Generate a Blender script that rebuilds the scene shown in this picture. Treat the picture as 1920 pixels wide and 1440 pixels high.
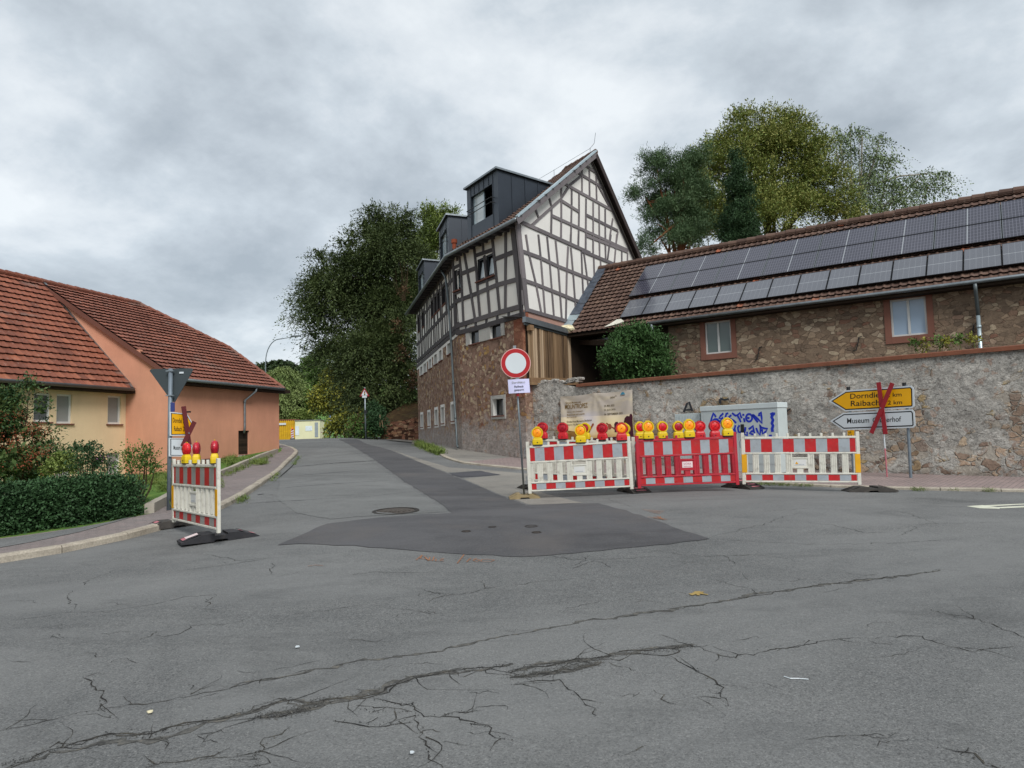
import bpy, math, random
import numpy as np
from mathutils import Vector, Matrix, geometry
random.seed(7); np.random.seed(7)
sc = bpy.context.scene
for o in list(bpy.data.objects): bpy.data.objects.remove(o)
PI = math.pi
# ------------------------------------------------------------------ camera
FP = 1300.0                      # focal length in pixels of a 1920 px wide frame
TH = math.atan(92/FP); RO = math.radians(1.6); EYE = Vector((0, 0, 1.6))
_R0 = Vector((1, 0, 0)); _U0 = Vector((0, -math.sin(TH), math.cos(TH))); FW = Vector((0, math.cos(TH), math.sin(TH)))
RV = _R0*math.cos(RO) - _U0*math.sin(RO); UV = _R0*math.sin(RO) + _U0*math.cos(RO)
cd = bpy.data.cameras.new('camera'); cam = bpy.data.objects.new('camera', cd); sc.collection.objects.link(cam)
cd.sensor_width = 36; cd.lens = 36*FP/1920; cd.clip_start = .05; cd.clip_end = 5000
M = Matrix((RV, UV, -FW)).transposed().to_4x4(); M.translation = EYE; cam.matrix_world = M
sc.camera = cam
# ------------------------------------------------------------------ sky, sun, exposure
SUN_EL, SUN_AZ = math.radians(42), math.radians(158)     # azimuth from +Y, clockwise seen from above
w = bpy.data.worlds.new('World'); sc.world = w; w.use_nodes = True
nt = w.node_tree; nt.nodes.clear()
def wn(t, **k):
    n = nt.nodes.new(t)
    for a, b in k.items(): setattr(n, a, b)
    return n
out = wn('ShaderNodeOutputWorld'); bg = wn('ShaderNodeBackground'); bg2 = wn('ShaderNodeBackground'); mixs = wn('ShaderNodeMixShader')
sky = wn('ShaderNodeTexSky', sky_type='NISHITA', sun_disc=False, sun_elevation=SUN_EL, sun_rotation=SUN_AZ)
nt.links.new(sky.outputs[0], bg.inputs[0]); bg.inputs[1].default_value = .1
tc = wn('ShaderNodeTexCoord'); sep = wn('ShaderNodeSeparateXYZ'); nt.links.new(tc.outputs['Generated'], sep.inputs[0])
def wm(op, a, b=None, c=None):
    n = wn('ShaderNodeMath', operation=op)
    for i, x in enumerate((a, b, c)):
        if x is None: continue
        if isinstance(x, (int, float)): n.inputs[i].default_value = x
        else: nt.links.new(x, n.inputs[i])
    return n.outputs[0]
zz = wm('MAXIMUM', sep.outputs[2], 0.0); zd = wm('ADD', zz, .38)
cx = wm('DIVIDE', sep.outputs[0], zd); cy = wm('DIVIDE', sep.outputs[1], zd)
cmb = wn('ShaderNodeCombineXYZ'); nt.links.new(cx, cmb.inputs[0]); nt.links.new(cy, cmb.inputs[1]); cmb.inputs[2].default_value = 3.7
def wnoise(scale, det, rough, dist, sx=1.0, off=0.0):
    mp = wn('ShaderNodeMapping'); nt.links.new(cmb.outputs[0], mp.inputs[0]); mp.inputs['Scale'].default_value = (sx, 1, 1)
    mp.inputs['Location'].default_value = (off, off*.7, off); mp.inputs['Rotation'].default_value = (0, 0, .35)
    n = wn('ShaderNodeTexNoise'); nt.links.new(mp.outputs[0], n.inputs['Vector'])
    n.inputs['Scale'].default_value = scale; n.inputs['Detail'].default_value = det; n.inputs['Roughness'].default_value = rough; n.inputs['Distortion'].default_value = dist
    return n.outputs[0]
a = wnoise(1.9, 8, .56, .2, 1.05, 7.9); b = wnoise(3.4, 9, .60, .15, 1.0, 5.3); d = wnoise(.7, 3, .5, .2, 1, 4.6)
s1 = wm('ADD', wm('MULTIPLY', a, .75), wm('ADD', wm('MULTIPLY', b, .38), wm('MULTIPLY', d, .45))); s1 = wm('ADD', wm('MULTIPLY', wm('SUBTRACT', s1, .795), 1.6), .55)
# thinner, brighter cloud low over the roofs on the right and over the horizon
hz = wm('POWER', wm('SUBTRACT', 1.0, zz), 7.0)
s2 = wm('ADD', s1, wm('MULTIPLY', hz, .06))
rp = wn('ShaderNodeValToRGB'); nt.links.new(s2, rp.inputs[0]); cr = rp.color_ramp
cols = [(.32, (.215, .243, .268)), (.43, (.265, .294, .32)), (.54, (.325, .358, .385)), (.62, (.385, .413, .435)), (.76, (.46, .484, .498))]
while len(cr.elements) < len(cols): cr.elements.new(.5)
for e, (p, c) in zip(cr.elements, cols): e.position = p; e.color = (*c, 1)
nt.links.new(rp.outputs[0], bg2.inputs[0]); bg2.inputs[1].default_value = 1.0
mixs.inputs[0].default_value = .93
nt.links.new(bg.outputs[0], mixs.inputs[1]); nt.links.new(bg2.outputs[0], mixs.inputs[2]); nt.links.new(mixs.outputs[0], out.inputs[0])
sl = bpy.data.lights.new('sun', 'SUN'); so = bpy.data.objects.new('sun', sl); sc.collection.objects.link(so)
sl.energy = 1.5; sl.angle = math.radians(24); sl.color = (1, .975, .94)
sd = Vector((math.sin(SUN_AZ)*math.cos(SUN_EL), math.cos(SUN_AZ)*math.cos(SUN_EL), math.sin(SUN_EL)))
so.rotation_euler = sd.to_track_quat('Z', 'Y').to_euler(); so.location = (0, 0, 60)
sc.view_settings.view_transform = 'Standard'; sc.view_settings.look = 'None'; sc.view_settings.gamma = 1
sc.view_settings.exposure = 0.98
# ------------------------------------------------------------------ measuring helpers (photo pixel -> real place)
def ray(px, py): return FW + RV*((px-960)/FP) + UV*((720-py)/FP)
def atY(px, py, Y): d = ray(px, py); return EYE + d*(Y/d.y)
class Plane:
    """vertical plane through the plan point p, running along compass heading h (degrees from +Y)"""
    def __init__(s, p, h):
        s.p = Vector((p[0], p[1], 0)); a = math.radians(h); s.d = Vector((math.sin(a), math.cos(a), 0)); s.h = h
        n = Vector((s.d.y, -s.d.x, 0)); s.n = n if n.dot(EYE-s.p) > 0 else -n
    def hit(s, px, py):
        d = ray(px, py); k = (s.p-EYE).dot(s.n)/d.dot(s.n); P = EYE+d*k
        return ((P-s.p).dot(s.d), P.z)
    def P(s, t, z, off=0.0): return s.p + s.d*t + s.n*off + Vector((0, 0, z))
    def hitP(s, px, py, off=0.0):
        t, z = s.hit(px, py); return s.P(t, z, off)
# ------------------------------------------------------------------ terrain height
_cp = [(982, 937, 14.1), (1189, 927, 13.9), (1400, 920, 13.8), (1620, 925, 13.7), (410, 1027, 9.85), (330, 990, 11.7), (0, 1057, 9.6),
       (280, 1002, 11.5), (150, 1032, 10.3), (440, 957, 13.7), (480, 922, 16.4), (560, 851, 30), (600, 822, 48), (540, 829, 40), (785, 832, 41.8), (867, 846, 29),
       (988, 862, 25), (1640, 919, 14.3), (1920, 925, 13.1), (1400, 907, 16.1), (984, 884, 21), (700, 826, 42), (1000, 864, 25.4), (1706, 892, 16.8),
       (1920, 899, 15.2), (742, 958, 12.6), (600, 900, 18.5), (800, 900, 18.3), (524, 846, 32), (700, 860, 26)]
_P = []
for x, y, Y in _cp: v = atY(x, y, Y); _P.append((v.x, v.y, v.z))
_P += [(-9, 1, 0), (0, 1, 0), (9, 1, 0), (0, 6, 0), (-5, 6, -.0), (6, 7, 0), (14, 4, .2), (-16, 22, -.05), (-13, 19, .0), (-12, 15, 0), (-20, 26, -.1), (0, 70, 1.58), (-20, 70, 1.58), (-20, 100, 1.58),
       (0, 110, 1.58), (-40, 100, 1.5), (25, 50, 2.5), (-10, 60, 1.6)]
def _base(y): return float(np.interp(y, [0, 8, 14, 30, 45, 60], [0, 0, .3, .95, 1.45, 1.58]))
def _phi(d2): return 1.0/(1.0+d2/30.0)
_X = np.array(_P); _K = _phi(((_X[:, None, :2]-_X[None, :, :2])**2).sum(-1)) + np.eye(len(_X))*.02
_W = np.linalg.solve(_K, _X[:, 2]-np.array([_base(y) for y in _X[:, 1]]))
def gz(x, y):
    d2 = (_X[:, 0]-x)**2 + (_X[:, 1]-y)**2
    return _base(y) + float((_phi(d2)*_W).sum())
def G(px, py, off=0.0):
    d = ray(px, py); lo = None; y = 1.5
    while y < 140:
        P = EYE+d*(y/d.y)
        if P.z <= gz(P.x, P.y)+off: break
        lo = y; y *= 1.04
    if lo is None: lo = 1.0
    hi = y
    for _ in range(18):
        m = (lo+hi)/2; P = EYE+d*(m/d.y)
        if P.z <= gz(P.x, P.y)+off: hi = m
        else: lo = m
    P = EYE+d*(hi/d.y); return Vector((P.x, P.y, gz(P.x, P.y)+off))
# ------------------------------------------------------------------ objects, names, labels
LOC = {}
def tag(o, label=None, cat=None, group=None, kind=None):
    if label: o['label'] = label
    if cat: o['category'] = cat
    if group: o['group'] = group
    if kind: o['kind'] = kind
    return o
def thing(name, label, cat, loc=(0, 0, 0), rz=0.0, group=None, rot=None):
    o = bpy.data.objects.new(name, None); sc.collection.objects.link(o); o.empty_display_size = .2
    o.location = loc; o.rotation_euler = rot if rot else (0, 0, rz); tag(o, label, cat, group); LOC[o.name] = Vector(loc); return o
def base_of(p):
    """geometry is given in world metres unless the parent is turned (then in its own frame)"""
    b = Vector((0, 0, 0))
    while p is not None:
        if p.type == 'EMPTY' and p.get('local'): return Vector((0, 0, 0))
        b += p.location; p = p.parent
    return b
class MB:
    def __init__(s): s.v = []; s.f = []; s.m = []
    def add(s, vs, fs, m=0):
        k = len(s.v); s.v += [Vector(v) for v in vs]
        for f in fs: s.f.append(tuple(i+k for i in f)); s.m.append(m)
    def poly(s, pts, m=0): s.add(pts, [tuple(range(len(pts)))], m)
    def box(s, o, a, b, c, m=0):
        o = Vector(o); a = Vector(a); b = Vector(b); c = Vector(c)
        vs = [o, o+a, o+a+b, o+b, o+c, o+a+c, o+a+b+c, o+b+c]
        s.add(vs, [(0, 3, 2, 1), (4, 5, 6, 7), (0, 1, 5, 4), (1, 2, 6, 5), (2, 3, 7, 6), (3, 0, 4, 7)], m)
    def bx(s, x0, x1, y0, y1, z0, z1, m=0): s.box((x0, y0, z0), (x1-x0, 0, 0), (0, y1-y0, 0), (0, 0, z1-z0), m)
    def bar(s, p, q, w, n, t, m=0, t0=0.0):
        """flat bar from p to q, w wide, standing t out of the surface with normal n"""
        p = Vector(p); q = Vector(q); n = Vector(n).normalized(); d = (q-p).normalized(); u = n.cross(d).normalized()*w/2
        s.box(p-u+n*t0, q-p, u*2, n*(t-t0), m)
    def tube(s, pts, r, seg=10, m=0, cap=True):
        pts = [Vector(p) for p in pts]; rs = r if isinstance(r, (list, tuple)) else [r]*len(pts)
        k = len(s.v); up = Vector((0, 0, 1)); prev = None
        for i, p in enumerate(pts):
            d = (pts[min(i+1, len(pts)-1)]-pts[max(i-1, 0)]).normalized()
            if prev is None: u = d.cross(up) if abs(d.z) < .9 else d.cross(Vector((1, 0, 0)))
            else: u = prev - d*prev.dot(d)
            u.normalize(); v = d.cross(u).normalized(); prev = u
            for j in range(seg):
                a = 2*PI*j/seg; s.v.append(p+(u*math.cos(a)+v*math.sin(a))*rs[i])
        for i in range(len(pts)-1):
            for j in range(seg):
                a = k+i*seg+j; b = k+i*seg+(j+1) % seg; s.f.append((a, b, b+seg, a+seg)); s.m.append(m)
        if cap:
            s.f.append(tuple(k+j for j in range(seg))[::-1]); s.m.append(m)
            e = k+(len(pts)-1)*seg; s.f.append(tuple(e+j for j in range(seg))); s.m.append(m)
    def prism(s, pts, vec, m=0, m2=None):
        pts = [Vector(p) for p in pts]; vec = Vector(vec); n = len(pts); k = len(s.v)
        s.v += pts+[p+vec for p in pts]
        s.f.append(tuple(range(k, k+n))[::-1]); s.m.append(m); s.f.append(tuple(range(k+n, k+2*n))); s.m.append(m if m2 is None else m2)
        for i in range(n):
            j = (i+1) % n; s.f.append((k+i, k+j, k+n+j, k+n+i)); s.m.append(m)
    def disc(s, c, n, r, t, seg=28, m=0, m2=None, sx=None):
        n = Vector(n).normalized(); u = (Vector((0, 0, 1)).cross(n) if abs(n.z) < .9 else Vector((1, 0, 0))).normalized(); v = n.cross(u)
        c = Vector(c); s.prism([c+(u*math.cos(2*PI*i/seg)+v*math.sin(2*PI*i/seg))*r for i in range(seg)], n*t, m, m2)
    def ring(s, c, n, r0, r1, t, seg=32, m=0):
        n = Vector(n).normalized(); u = (Vector((0, 0, 1)).cross(n) if abs(n.z) < .9 else Vector((1, 0, 0))).normalized(); v = n.cross(u); c = Vector(c)
        for i in range(seg):
            a0 = 2*PI*i/seg; a1 = 2*PI*(i+1)/seg; e0 = u*math.cos(a0)+v*math.sin(a0); e1 = u*math.cos(a1)+v*math.sin(a1)
            s.poly([c+e0*r0+n*t, c+e0*r1+n*t, c+e1*r1+n*t, c+e1*r0+n*t], m); s.poly([c+e0*r1, c+e1*r1, c+e1*r1+n*t, c+e0*r1+n*t], m); s.poly([c+e0*r0, c+e0*r0+n*t, c+e1*r0+n*t, c+e1*r0], m)
    def stroke(s, pts, w, n, m=0):
        pts = [Vector(p) for p in pts]; n = Vector(n).normalized(); L = []; R = []
        for i, p in enumerate(pts):
            d = (pts[min(i+1, len(pts)-1)]-pts[max(i-1, 0)]); d = d.normalized() if d.length > 1e-6 else Vector((1, 0, 0))
            u = n.cross(d).normalized(); ww = w[i] if isinstance(w, list) else w; L.append(p-u*ww/2); R.append(p+u*ww/2)
        for i in range(len(pts)-1): s.poly([L[i], R[i], R[i+1], L[i+1]], m)
    def text(s, txt, O, ex, ey, w, h, m=0):
        """letters filling a w x h box at O"""
        vs, fs = letters(txt); O = Vector(O); ex = Vector(ex); ey = Vector(ey)
        s.add([O+ex*(x*w)+ey*(y*h) for x, y in vs], fs, m)
    def pieces(s, name, mats, parent, tol=.004, **k):
        """every separate piece becomes an object of its own"""
        par = list(range(len(s.v)))
        def find(a):
            while par[a] != a: par[a] = par[par[a]]; a = par[a]
            return a
        for f in s.f:
            for i in f[1:]: par[find(i)] = find(f[0])
        G_ = {}
        for fi, f in enumerate(s.f): G_.setdefault(find(f[0]), []).append(fi)
        L = []
        for fs in G_.values():
            P = [s.v[i] for fi in fs for i in s.f[fi]]; L.append([fs, [min(p[j] for p in P)-tol for j in range(3)], [max(p[j] for p in P)+tol for j in range(3)]])
        go = True
        while go:
            go = False
            for i in range(len(L)):
                for j in range(i+1, len(L)):
                    if all(L[i][1][q] <= L[j][2][q] and L[j][1][q] <= L[i][2][q] for q in range(3)):
                        L[i] = [L[i][0]+L[j][0], [min(a, b) for a, b in zip(L[i][1], L[j][1])], [max(a, b) for a, b in zip(L[i][2], L[j][2])]]; del L[j]; go = True; break
                if go: break
        for fs, _, _ in L:
            m = MB(); mp = {}
            for fi in fs:
                f = []
                for i in s.f[fi]:
                    if i not in mp: mp[i] = len(m.v); m.v.append(s.v[i])
                    f.append(mp[i])
                m.f.append(tuple(f)); m.m.append(s.m[fi])
            m.build(name, mats, parent, **k)
    def build(s, name, mats, parent=None, smooth=False, bevel=0.0, origin=None):
        if not isinstance(mats, (list, tuple)): mats = [mats]
        if parent is not None: b = base_of(parent)
        elif origin is not None: b = Vector(origin)
        else:
            A = np.array([tuple(v) for v in s.v]); b = Vector(((A[:, 0].min()+A[:, 0].max())/2, (A[:, 1].min()+A[:, 1].max())/2, A[:, 2].min()))
        me = bpy.data.meshes.new(name); me.from_pydata([tuple(v-b) for v in s.v], [], s.f)
        for mt in mats: me.materials.append(mt)
        if max(s.m) > 0: me.polygons.foreach_set('material_index', s.m)
        if smooth: me.polygons.foreach_set('use_smooth', [True]*len(me.polygons))
        o = bpy.data.objects.new(name, me); sc.collection.objects.link(o)
        if parent is not None: o.parent = parent
        else: o.location = b
        if bevel:
            bv = o.modifiers.new('bevel', 'BEVEL'); bv.width = bevel; bv.segments = 2; bv.limit_method = 'ANGLE'; bv.angle_limit = math.radians(40)
        return o
_lt = {}
def letters(txt):
    if txt not in _lt:
        c = bpy.data.curves.new('t', 'FONT'); c.body = txt; c.resolution_u = 3; c.offset = .010; ob = bpy.data.objects.new('t', c); sc.collection.objects.link(ob)
        me = bpy.data.meshes.new_from_object(ob.evaluated_get(bpy.context.evaluated_depsgraph_get()))
        V = np.array([tuple(v.co)[:2] for v in me.vertices]); F = [tuple(p.vertices) for p in me.polygons]
        lo = V.min(0); hi = V.max(0); V = (V-lo)/(hi-lo+1e-9)
        _lt[txt] = ([tuple(v) for v in V], F); bpy.data.objects.remove(ob); bpy.data.curves.remove(c); bpy.data.meshes.remove(me)
    return _lt[txt]
def copy_tree(o, parent=None):
    c = o.copy(); sc.collection.objects.link(c); c.parent = parent
    for ch in o.children: copy_tree(ch, c)
    return c
def inpoly(x, y, P):
    r = False; j = len(P)-1
    for i in range(len(P)):
        if (P[i][1] > y) != (P[j][1] > y) and x < (P[j][0]-P[i][0])*(y-P[i][1])/(P[j][1]-P[i][1])+P[i][0]: r = not r
        j = i
    return r
def cdt(outline, holes=(), grid=None, extra=()):
    vs = []; es = []
    for lp in [outline]+list(holes):
        k = len(vs); n = len(lp); vs += [Vector((p[0], p[1])) for p in lp]; es += [(k+i, k+(i+1) % n) for i in range(n)]
    if grid:
        xs = [p[0] for p in outline]; ys = [p[1] for p in outline]
        x = min(xs)+grid*.37
        while x < max(xs):
            y = min(ys)+grid*.41
            while y < max(ys):
                if inpoly(x, y, outline): vs.append(Vector((x, y)))
                y += grid
            x += grid
    V, E, F = geometry.delaunay_2d_cdt(vs, es, [], 0, 1e-4)[:3]
    R = []
    for f in F:
        c = sum((V[i] for i in f), Vector((0, 0)))/len(f)
        if inpoly(c.x, c.y, outline) and not any(inpoly(c.x, c.y, h) for h in holes): R.append(tuple(f))
    return V, R
def sheet(name, poly, mats, off, grid, kind='structure', skirt=0.0, mat_fn=None):
    """a ground sheet draped over the terrain"""
    V, F = cdt([(p[0], p[1]) for p in poly], (), grid)
    mb = MB(); mb.v = [Vector((v.x, v.y, gz(v.x, v.y)+off)) for v in V]; mb.f = []
    for f in F:
        a, b, c = (mb.v[i] for i in f[:3]); mb.f.append(f if (b-a).cross(c-a).z > 0 else f[::-1]); mb.m.append(0)
    if skirt:
        n = len(poly)
        for i in range(n):
            p, q = poly[i], poly[(i+1) % n]; a = Vector((p[0], p[1], gz(p[0], p[1])+off)); b = Vector((q[0], q[1], gz(q[0], q[1])+off)); dz = Vector((0, 0, -skirt))
            mb.poly([a, b, b+dz, a+dz])
    o = mb.build(name, mats, smooth=False)
    if kind: tag(o, kind=kind)
    return o
# ------------------------------------------------------------------ materials
def srgb(h):
    h = h.lstrip('#'); r = [int(h[i:i+2], 16)/255 for i in (0, 2, 4)]
    return tuple(((c+.055)/1.055)**2.4 if c > .04045 else c/12.92 for c in r)
class MT:
    def __init__(s, name, col=(.5, .5, .5), rough=.8, spec=.3, metal=0.0, coat=0.0):
        s.m = bpy.data.materials.new(name); s.m.use_nodes = True; s.t = s.m.node_tree; s.b = s.t.nodes['Principled BSDF']
        if isinstance(col, str): col = srgb(col)
        s.b.inputs['Base Color'].default_value = (*col, 1); s.b.inputs['Roughness'].default_value = rough
        s.b.inputs['Specular IOR Level'].default_value = spec; s.b.inputs['Metallic'].default_value = metal; s.b.inputs['Coat Weight'].default_value = coat
        g = s.t.nodes.new('ShaderNodeNewGeometry'); s.g = g; s.pos = g.outputs['Position']; s.tc = s.t.nodes.new('ShaderNodeTexCoord'); s.obj = s.tc.outputs['Object']
    def n(s, t, **k):
        n = s.t.nodes.new(t)
        for a, b in k.items(): setattr(n, a, b)
        return n
    def put(s, sock, v):
        if isinstance(v, (int, float)): sock.default_value = v
        elif isinstance(v, (tuple, list)): sock.default_value = (*v, 1) if len(v) == 3 and len(sock.default_value) == 4 else v
        else: s.t.links.new(v, sock)
    def map(s, v=None, sc_=(1, 1, 1), rot=(0, 0, 0), loc=(0, 0, 0)):
        n = s.n('ShaderNodeMapping'); s.put(n.inputs[0], v if v is not None else s.pos); n.inputs['Scale'].default_value = sc_; n.inputs['Rotation'].default_value = rot; n.inputs['Location'].default_value = loc
        return n.outputs[0]
    def noise(s, scale, det=4, rough=.55, v=None, dist=0.0, color=False):
        n = s.n('ShaderNodeTexNoise'); s.put(n.inputs['Vector'], v if v is not None else s.pos)
        n.inputs['Scale'].default_value = scale; n.inputs['Detail'].default_value = det; n.inputs['Roughness'].default_value = rough; n.inputs['Distortion'].default_value = dist
        return n.outputs[1 if color else 0]
    def vor(s, scale, v=None, feature='F1', rand=1.0, out='Distance'):
        n = s.n('ShaderNodeTexVoronoi', feature=feature); s.put(n.inputs['Vector'], v if v is not None else s.pos); n.inputs['Scale'].default_value = scale; n.inputs['Randomness'].default_value = rand
        return n.outputs[out]
    def ramp(s, f, st, interp='LINEAR'):
        n = s.n('ShaderNodeValToRGB'); s.put(n.inputs[0], f); r = n.color_ramp; r.interpolation = interp
        while len(r.elements) < len(st): r.elements.new(.5)
        for e, (p, c) in zip(r.elements, st):
            if isinstance(c, str): c = srgb(c)
            if isinstance(c, (int, float)): c = (c, c, c)
            e.position = p; e.color = (*c, 1)
        return n.outputs[0]
    def mix(s, f, a, b, blend='MIX'):
        n = s.n('ShaderNodeMix', data_type='RGBA', blend_type=blend); s.put(n.inputs[0], f)
        if isinstance(a, str): a = srgb(a)
        if isinstance(b, str): b = srgb(b)
        s.put(n.inputs[6], a); s.put(n.inputs[7], b); return n.outputs[2]
    def math(s, op, a, b=0.0, c=None, clamp=False):
        n = s.n('ShaderNodeMath', operation=op, use_clamp=clamp); s.put(n.inputs[0], a); s.put(n.inputs[1], b)
        if c is not None: s.put(n.inputs[2], c)
        return n.outputs[0]
    def vadd(s, a, b, k):
        n = s.n('ShaderNodeVectorMath', operation='MULTIPLY_ADD'); s.put(n.inputs[0], b); n.inputs[1].default_value = (k, k, k); s.put(n.inputs[2], a); return n.outputs[0]
    def sep(s, v, i):
        n = s.n('ShaderNodeSeparateXYZ'); s.put(n.inputs[0], v); return n.outputs[i]
    def col(s, c): s.put(s.b.inputs['Base Color'], c); return s
    def rough(s, c): s.put(s.b.inputs['Roughness'], c); return s
    def bump(s, h, strength=.5, dist=.02):
        n = s.n('ShaderNodeBump'); s.put(n.inputs['Height'], h); n.inputs['Strength'].default_value = strength; n.inputs['Distance'].default_value = dist
        if hasattr(s, '_nb'): s.t.links.new(s._nb, n.inputs['Normal'])
        s._nb = n.outputs[0]; s.t.links.new(s._nb, s.b.inputs['Normal']); return s
MAT = {}
def simple(name, col, rough=.6, spec=.4, metal=0, var=.12, vs=3.0, bump=0.0, dirt=None):
    """painted / plastic / metal surface with uneven tone and a little dirt"""
    m = MT(name, col, rough, spec, metal); c = srgb(col) if isinstance(col, str) else col
    f = m.noise(vs, 5, .6, v=m.obj); lo = tuple(x*(1-var) for x in c); hi = tuple(min(1, x*(1+var)) for x in c)
    k = m.ramp(f, [(.3, lo), (.7, hi)])
    if dirt:
        g = m.ramp(m.noise(9, 6, .7, v=m.obj), [(.52, 0), (.72, 1)]); k = m.mix(m.math('MULTIPLY', g, dirt), k, (.16, .13, .1))
    m.col(k)
    if bump: m.bump(m.noise(60, 3, .6, v=m.obj), bump, .003)
    MAT[name] = m.m; return m.m
def asphalt(name, lo, hi, spec=.35, grain=1.0, tint=None):
    m = MT(name, lo, .88, spec); p = m.pos
    big = m.noise(.22, 5, .6, dist=.6); mid = m.noise(1.3, 5, .65); fine = m.noise(70, 3, .7); gr = m.vor(85)
    f = m.math('ADD', m.math('MULTIPLY', big, .55), m.math('MULTIPLY', mid, .45))
    c = m.ramp(f, [(.36, lo), (.62, hi)])
    c = m.mix(.75*min(1, grain), c, m.ramp(fine, [(.28, (.22, .22, .22)), (.5, (.5, .5, .5)), (.74, (.84, .84, .83))]), 'OVERLAY'); c = m.mix(.55*min(1, grain), c, m.ramp(m.noise(170, 3, .8), [(.3, .2), (.5, .5), (.68, .9)]), 'OVERLAY'); c = m.mix(.5*min(1, grain), c, m.ramp(m.noise(26, 4, .75), [(.3, .3), (.7, .7)]), 'OVERLAY')
    chip = m.ramp(m.vor(95, out='Color'), [(.80, 0), (.9, 1)]); c = m.mix(m.math('MULTIPLY', chip, .30*grain), c, (.30, .295, .28))
    chip2 = m.ramp(m.vor(110, out='Color', v=m.map(loc=(3, 7, 1))), [(.16, 1), (.22, 0)]); c = m.mix(m.math('MULTIPLY', chip2, .45*grain), c, (.03, .03, .032))
    worn = m.ramp(m.noise(.33, 6, .7, v=m.map(loc=(2, 9, 0), rot=(0, 0, .3), sc_=(.5, 1, 1)), dist=1.0), [(.42, 0), (.62, 1)]); c = m.mix(m.math('MULTIPLY', worn, .48), c, tuple(x*1.45 for x in hi))
    dk = m.ramp(m.noise(.8, 7, .72, v=m.map(loc=(7, 1, 0), rot=(0, 0, .4), sc_=(.4, 1, 1)), dist=.8), [(.54, 0), (.68, 1)]); c = m.mix(m.math('MULTIPLY', dk, .42), c, tuple(x*.55 for x in lo))
    if tint: c = m.mix(m.math('MULTIPLY', m.ramp(m.noise(.6, 5, .6, v=m.map(loc=(9, 2, 0))), [(.5, 0), (.68, 1)]), .55), c, tint)
    m.col(c); m.bump(fine, .55, .008); m.bump(m.math('MULTIPLY', gr, -1), .3, .006)
    MAT[name] = m.m; return m.m
asphalt('road', (.098, .101, .101), (.140, .142, .139), grain=1.3)
asphalt('patch', (.056, .056, .060), (.078, .077, .080), grain=.6, tint=(.11, .10, .095))
asphalt('patch_dark', (.045, .045, .052), (.06, .06, .068), grain=.5)
asphalt('worn', (.155, .150, .138), (.22, .205, .18), grain=.9)
asphalt('pale', (.116, .119, .117), (.148, .151, .147), grain=.8)
def crackmat():
    m = MT('bank_soil', '#4a3c2c', .97, .1); m.col(m.ramp(m.noise(2.5, 7, .7), [(.3, '#2e261c'), (.55, '#54422e'), (.7, '#5c5a34')])); m.bump(m.noise(12, 5), .7, .05); MAT['bank_soil'] = m.m
    m = MT('crack', (.03, .028, .026), .95, .1); m.col(m.ramp(m.noise(4, 5, .6), [(.35, (.022, .022, .022)), (.55, (.042, .040, .036)), (.7, (.11, .10, .08))])); MAT['crack'] = m.m
    m = MT('seam', (.1, .1, .09), .95, .1); m.col(m.ramp(m.noise(14, 5, .7), [(.38, (.05, .05, .048)), (.55, (.11, .108, .10)), (.75, (.19, .17, .135))])); MAT['seam'] = m.m
    m = MT('skid', (.06, .06, .065), .8, .2); m.col(m.ramp(m.noise(6, 5, .6), [(.3, (.05, .05, .055)), (.7, (.12, .122, .126))])); MAT['skid'] = m.m
crackmat()
def paving(name, a, b, rot, mortar=(.05, .05, .045), scale=5.0):
    m = MT(name, a, .9, .2); v = m.map(rot=(0, 0, rot))
    n = m.n('ShaderNodeTexBrick'); m.put(n.inputs['Vector'], v); n.inputs['Scale'].default_value = scale; n.inputs['Mortar Size'].default_value = .018; n.inputs['Mortar Smooth'].default_value = .3
    n.inputs['Color1'].default_value = (*a, 1); n.inputs['Color2'].default_value = (*b, 1); n.inputs['Mortar'].default_value = (*mortar, 1); n.inputs['Brick Width'].default_value = 1.0; n.inputs['Row Height'].default_value = .5
    c = m.mix(.5, n.outputs[0], m.ramp(m.noise(1.2, 6, .65), [(.3, .36), (.7, .62)]), 'OVERLAY'); c = m.mix(.3, c, m.ramp(m.noise(60, 3, .6), [(.3, .3), (.7, .7)]), 'OVERLAY')
    m.col(c); m.bump(m.math('MULTIPLY', n.outputs[1], -1), .5, .008); m.bump(m.noise(50, 3), .3, .004); MAT[name] = m.m
paving('paving_left', (.235, .195, .185), (.20, .175, .168), .25)
paving('paving_right', (.29, .225, .21), (.25, .20, .19), -.82)
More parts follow.
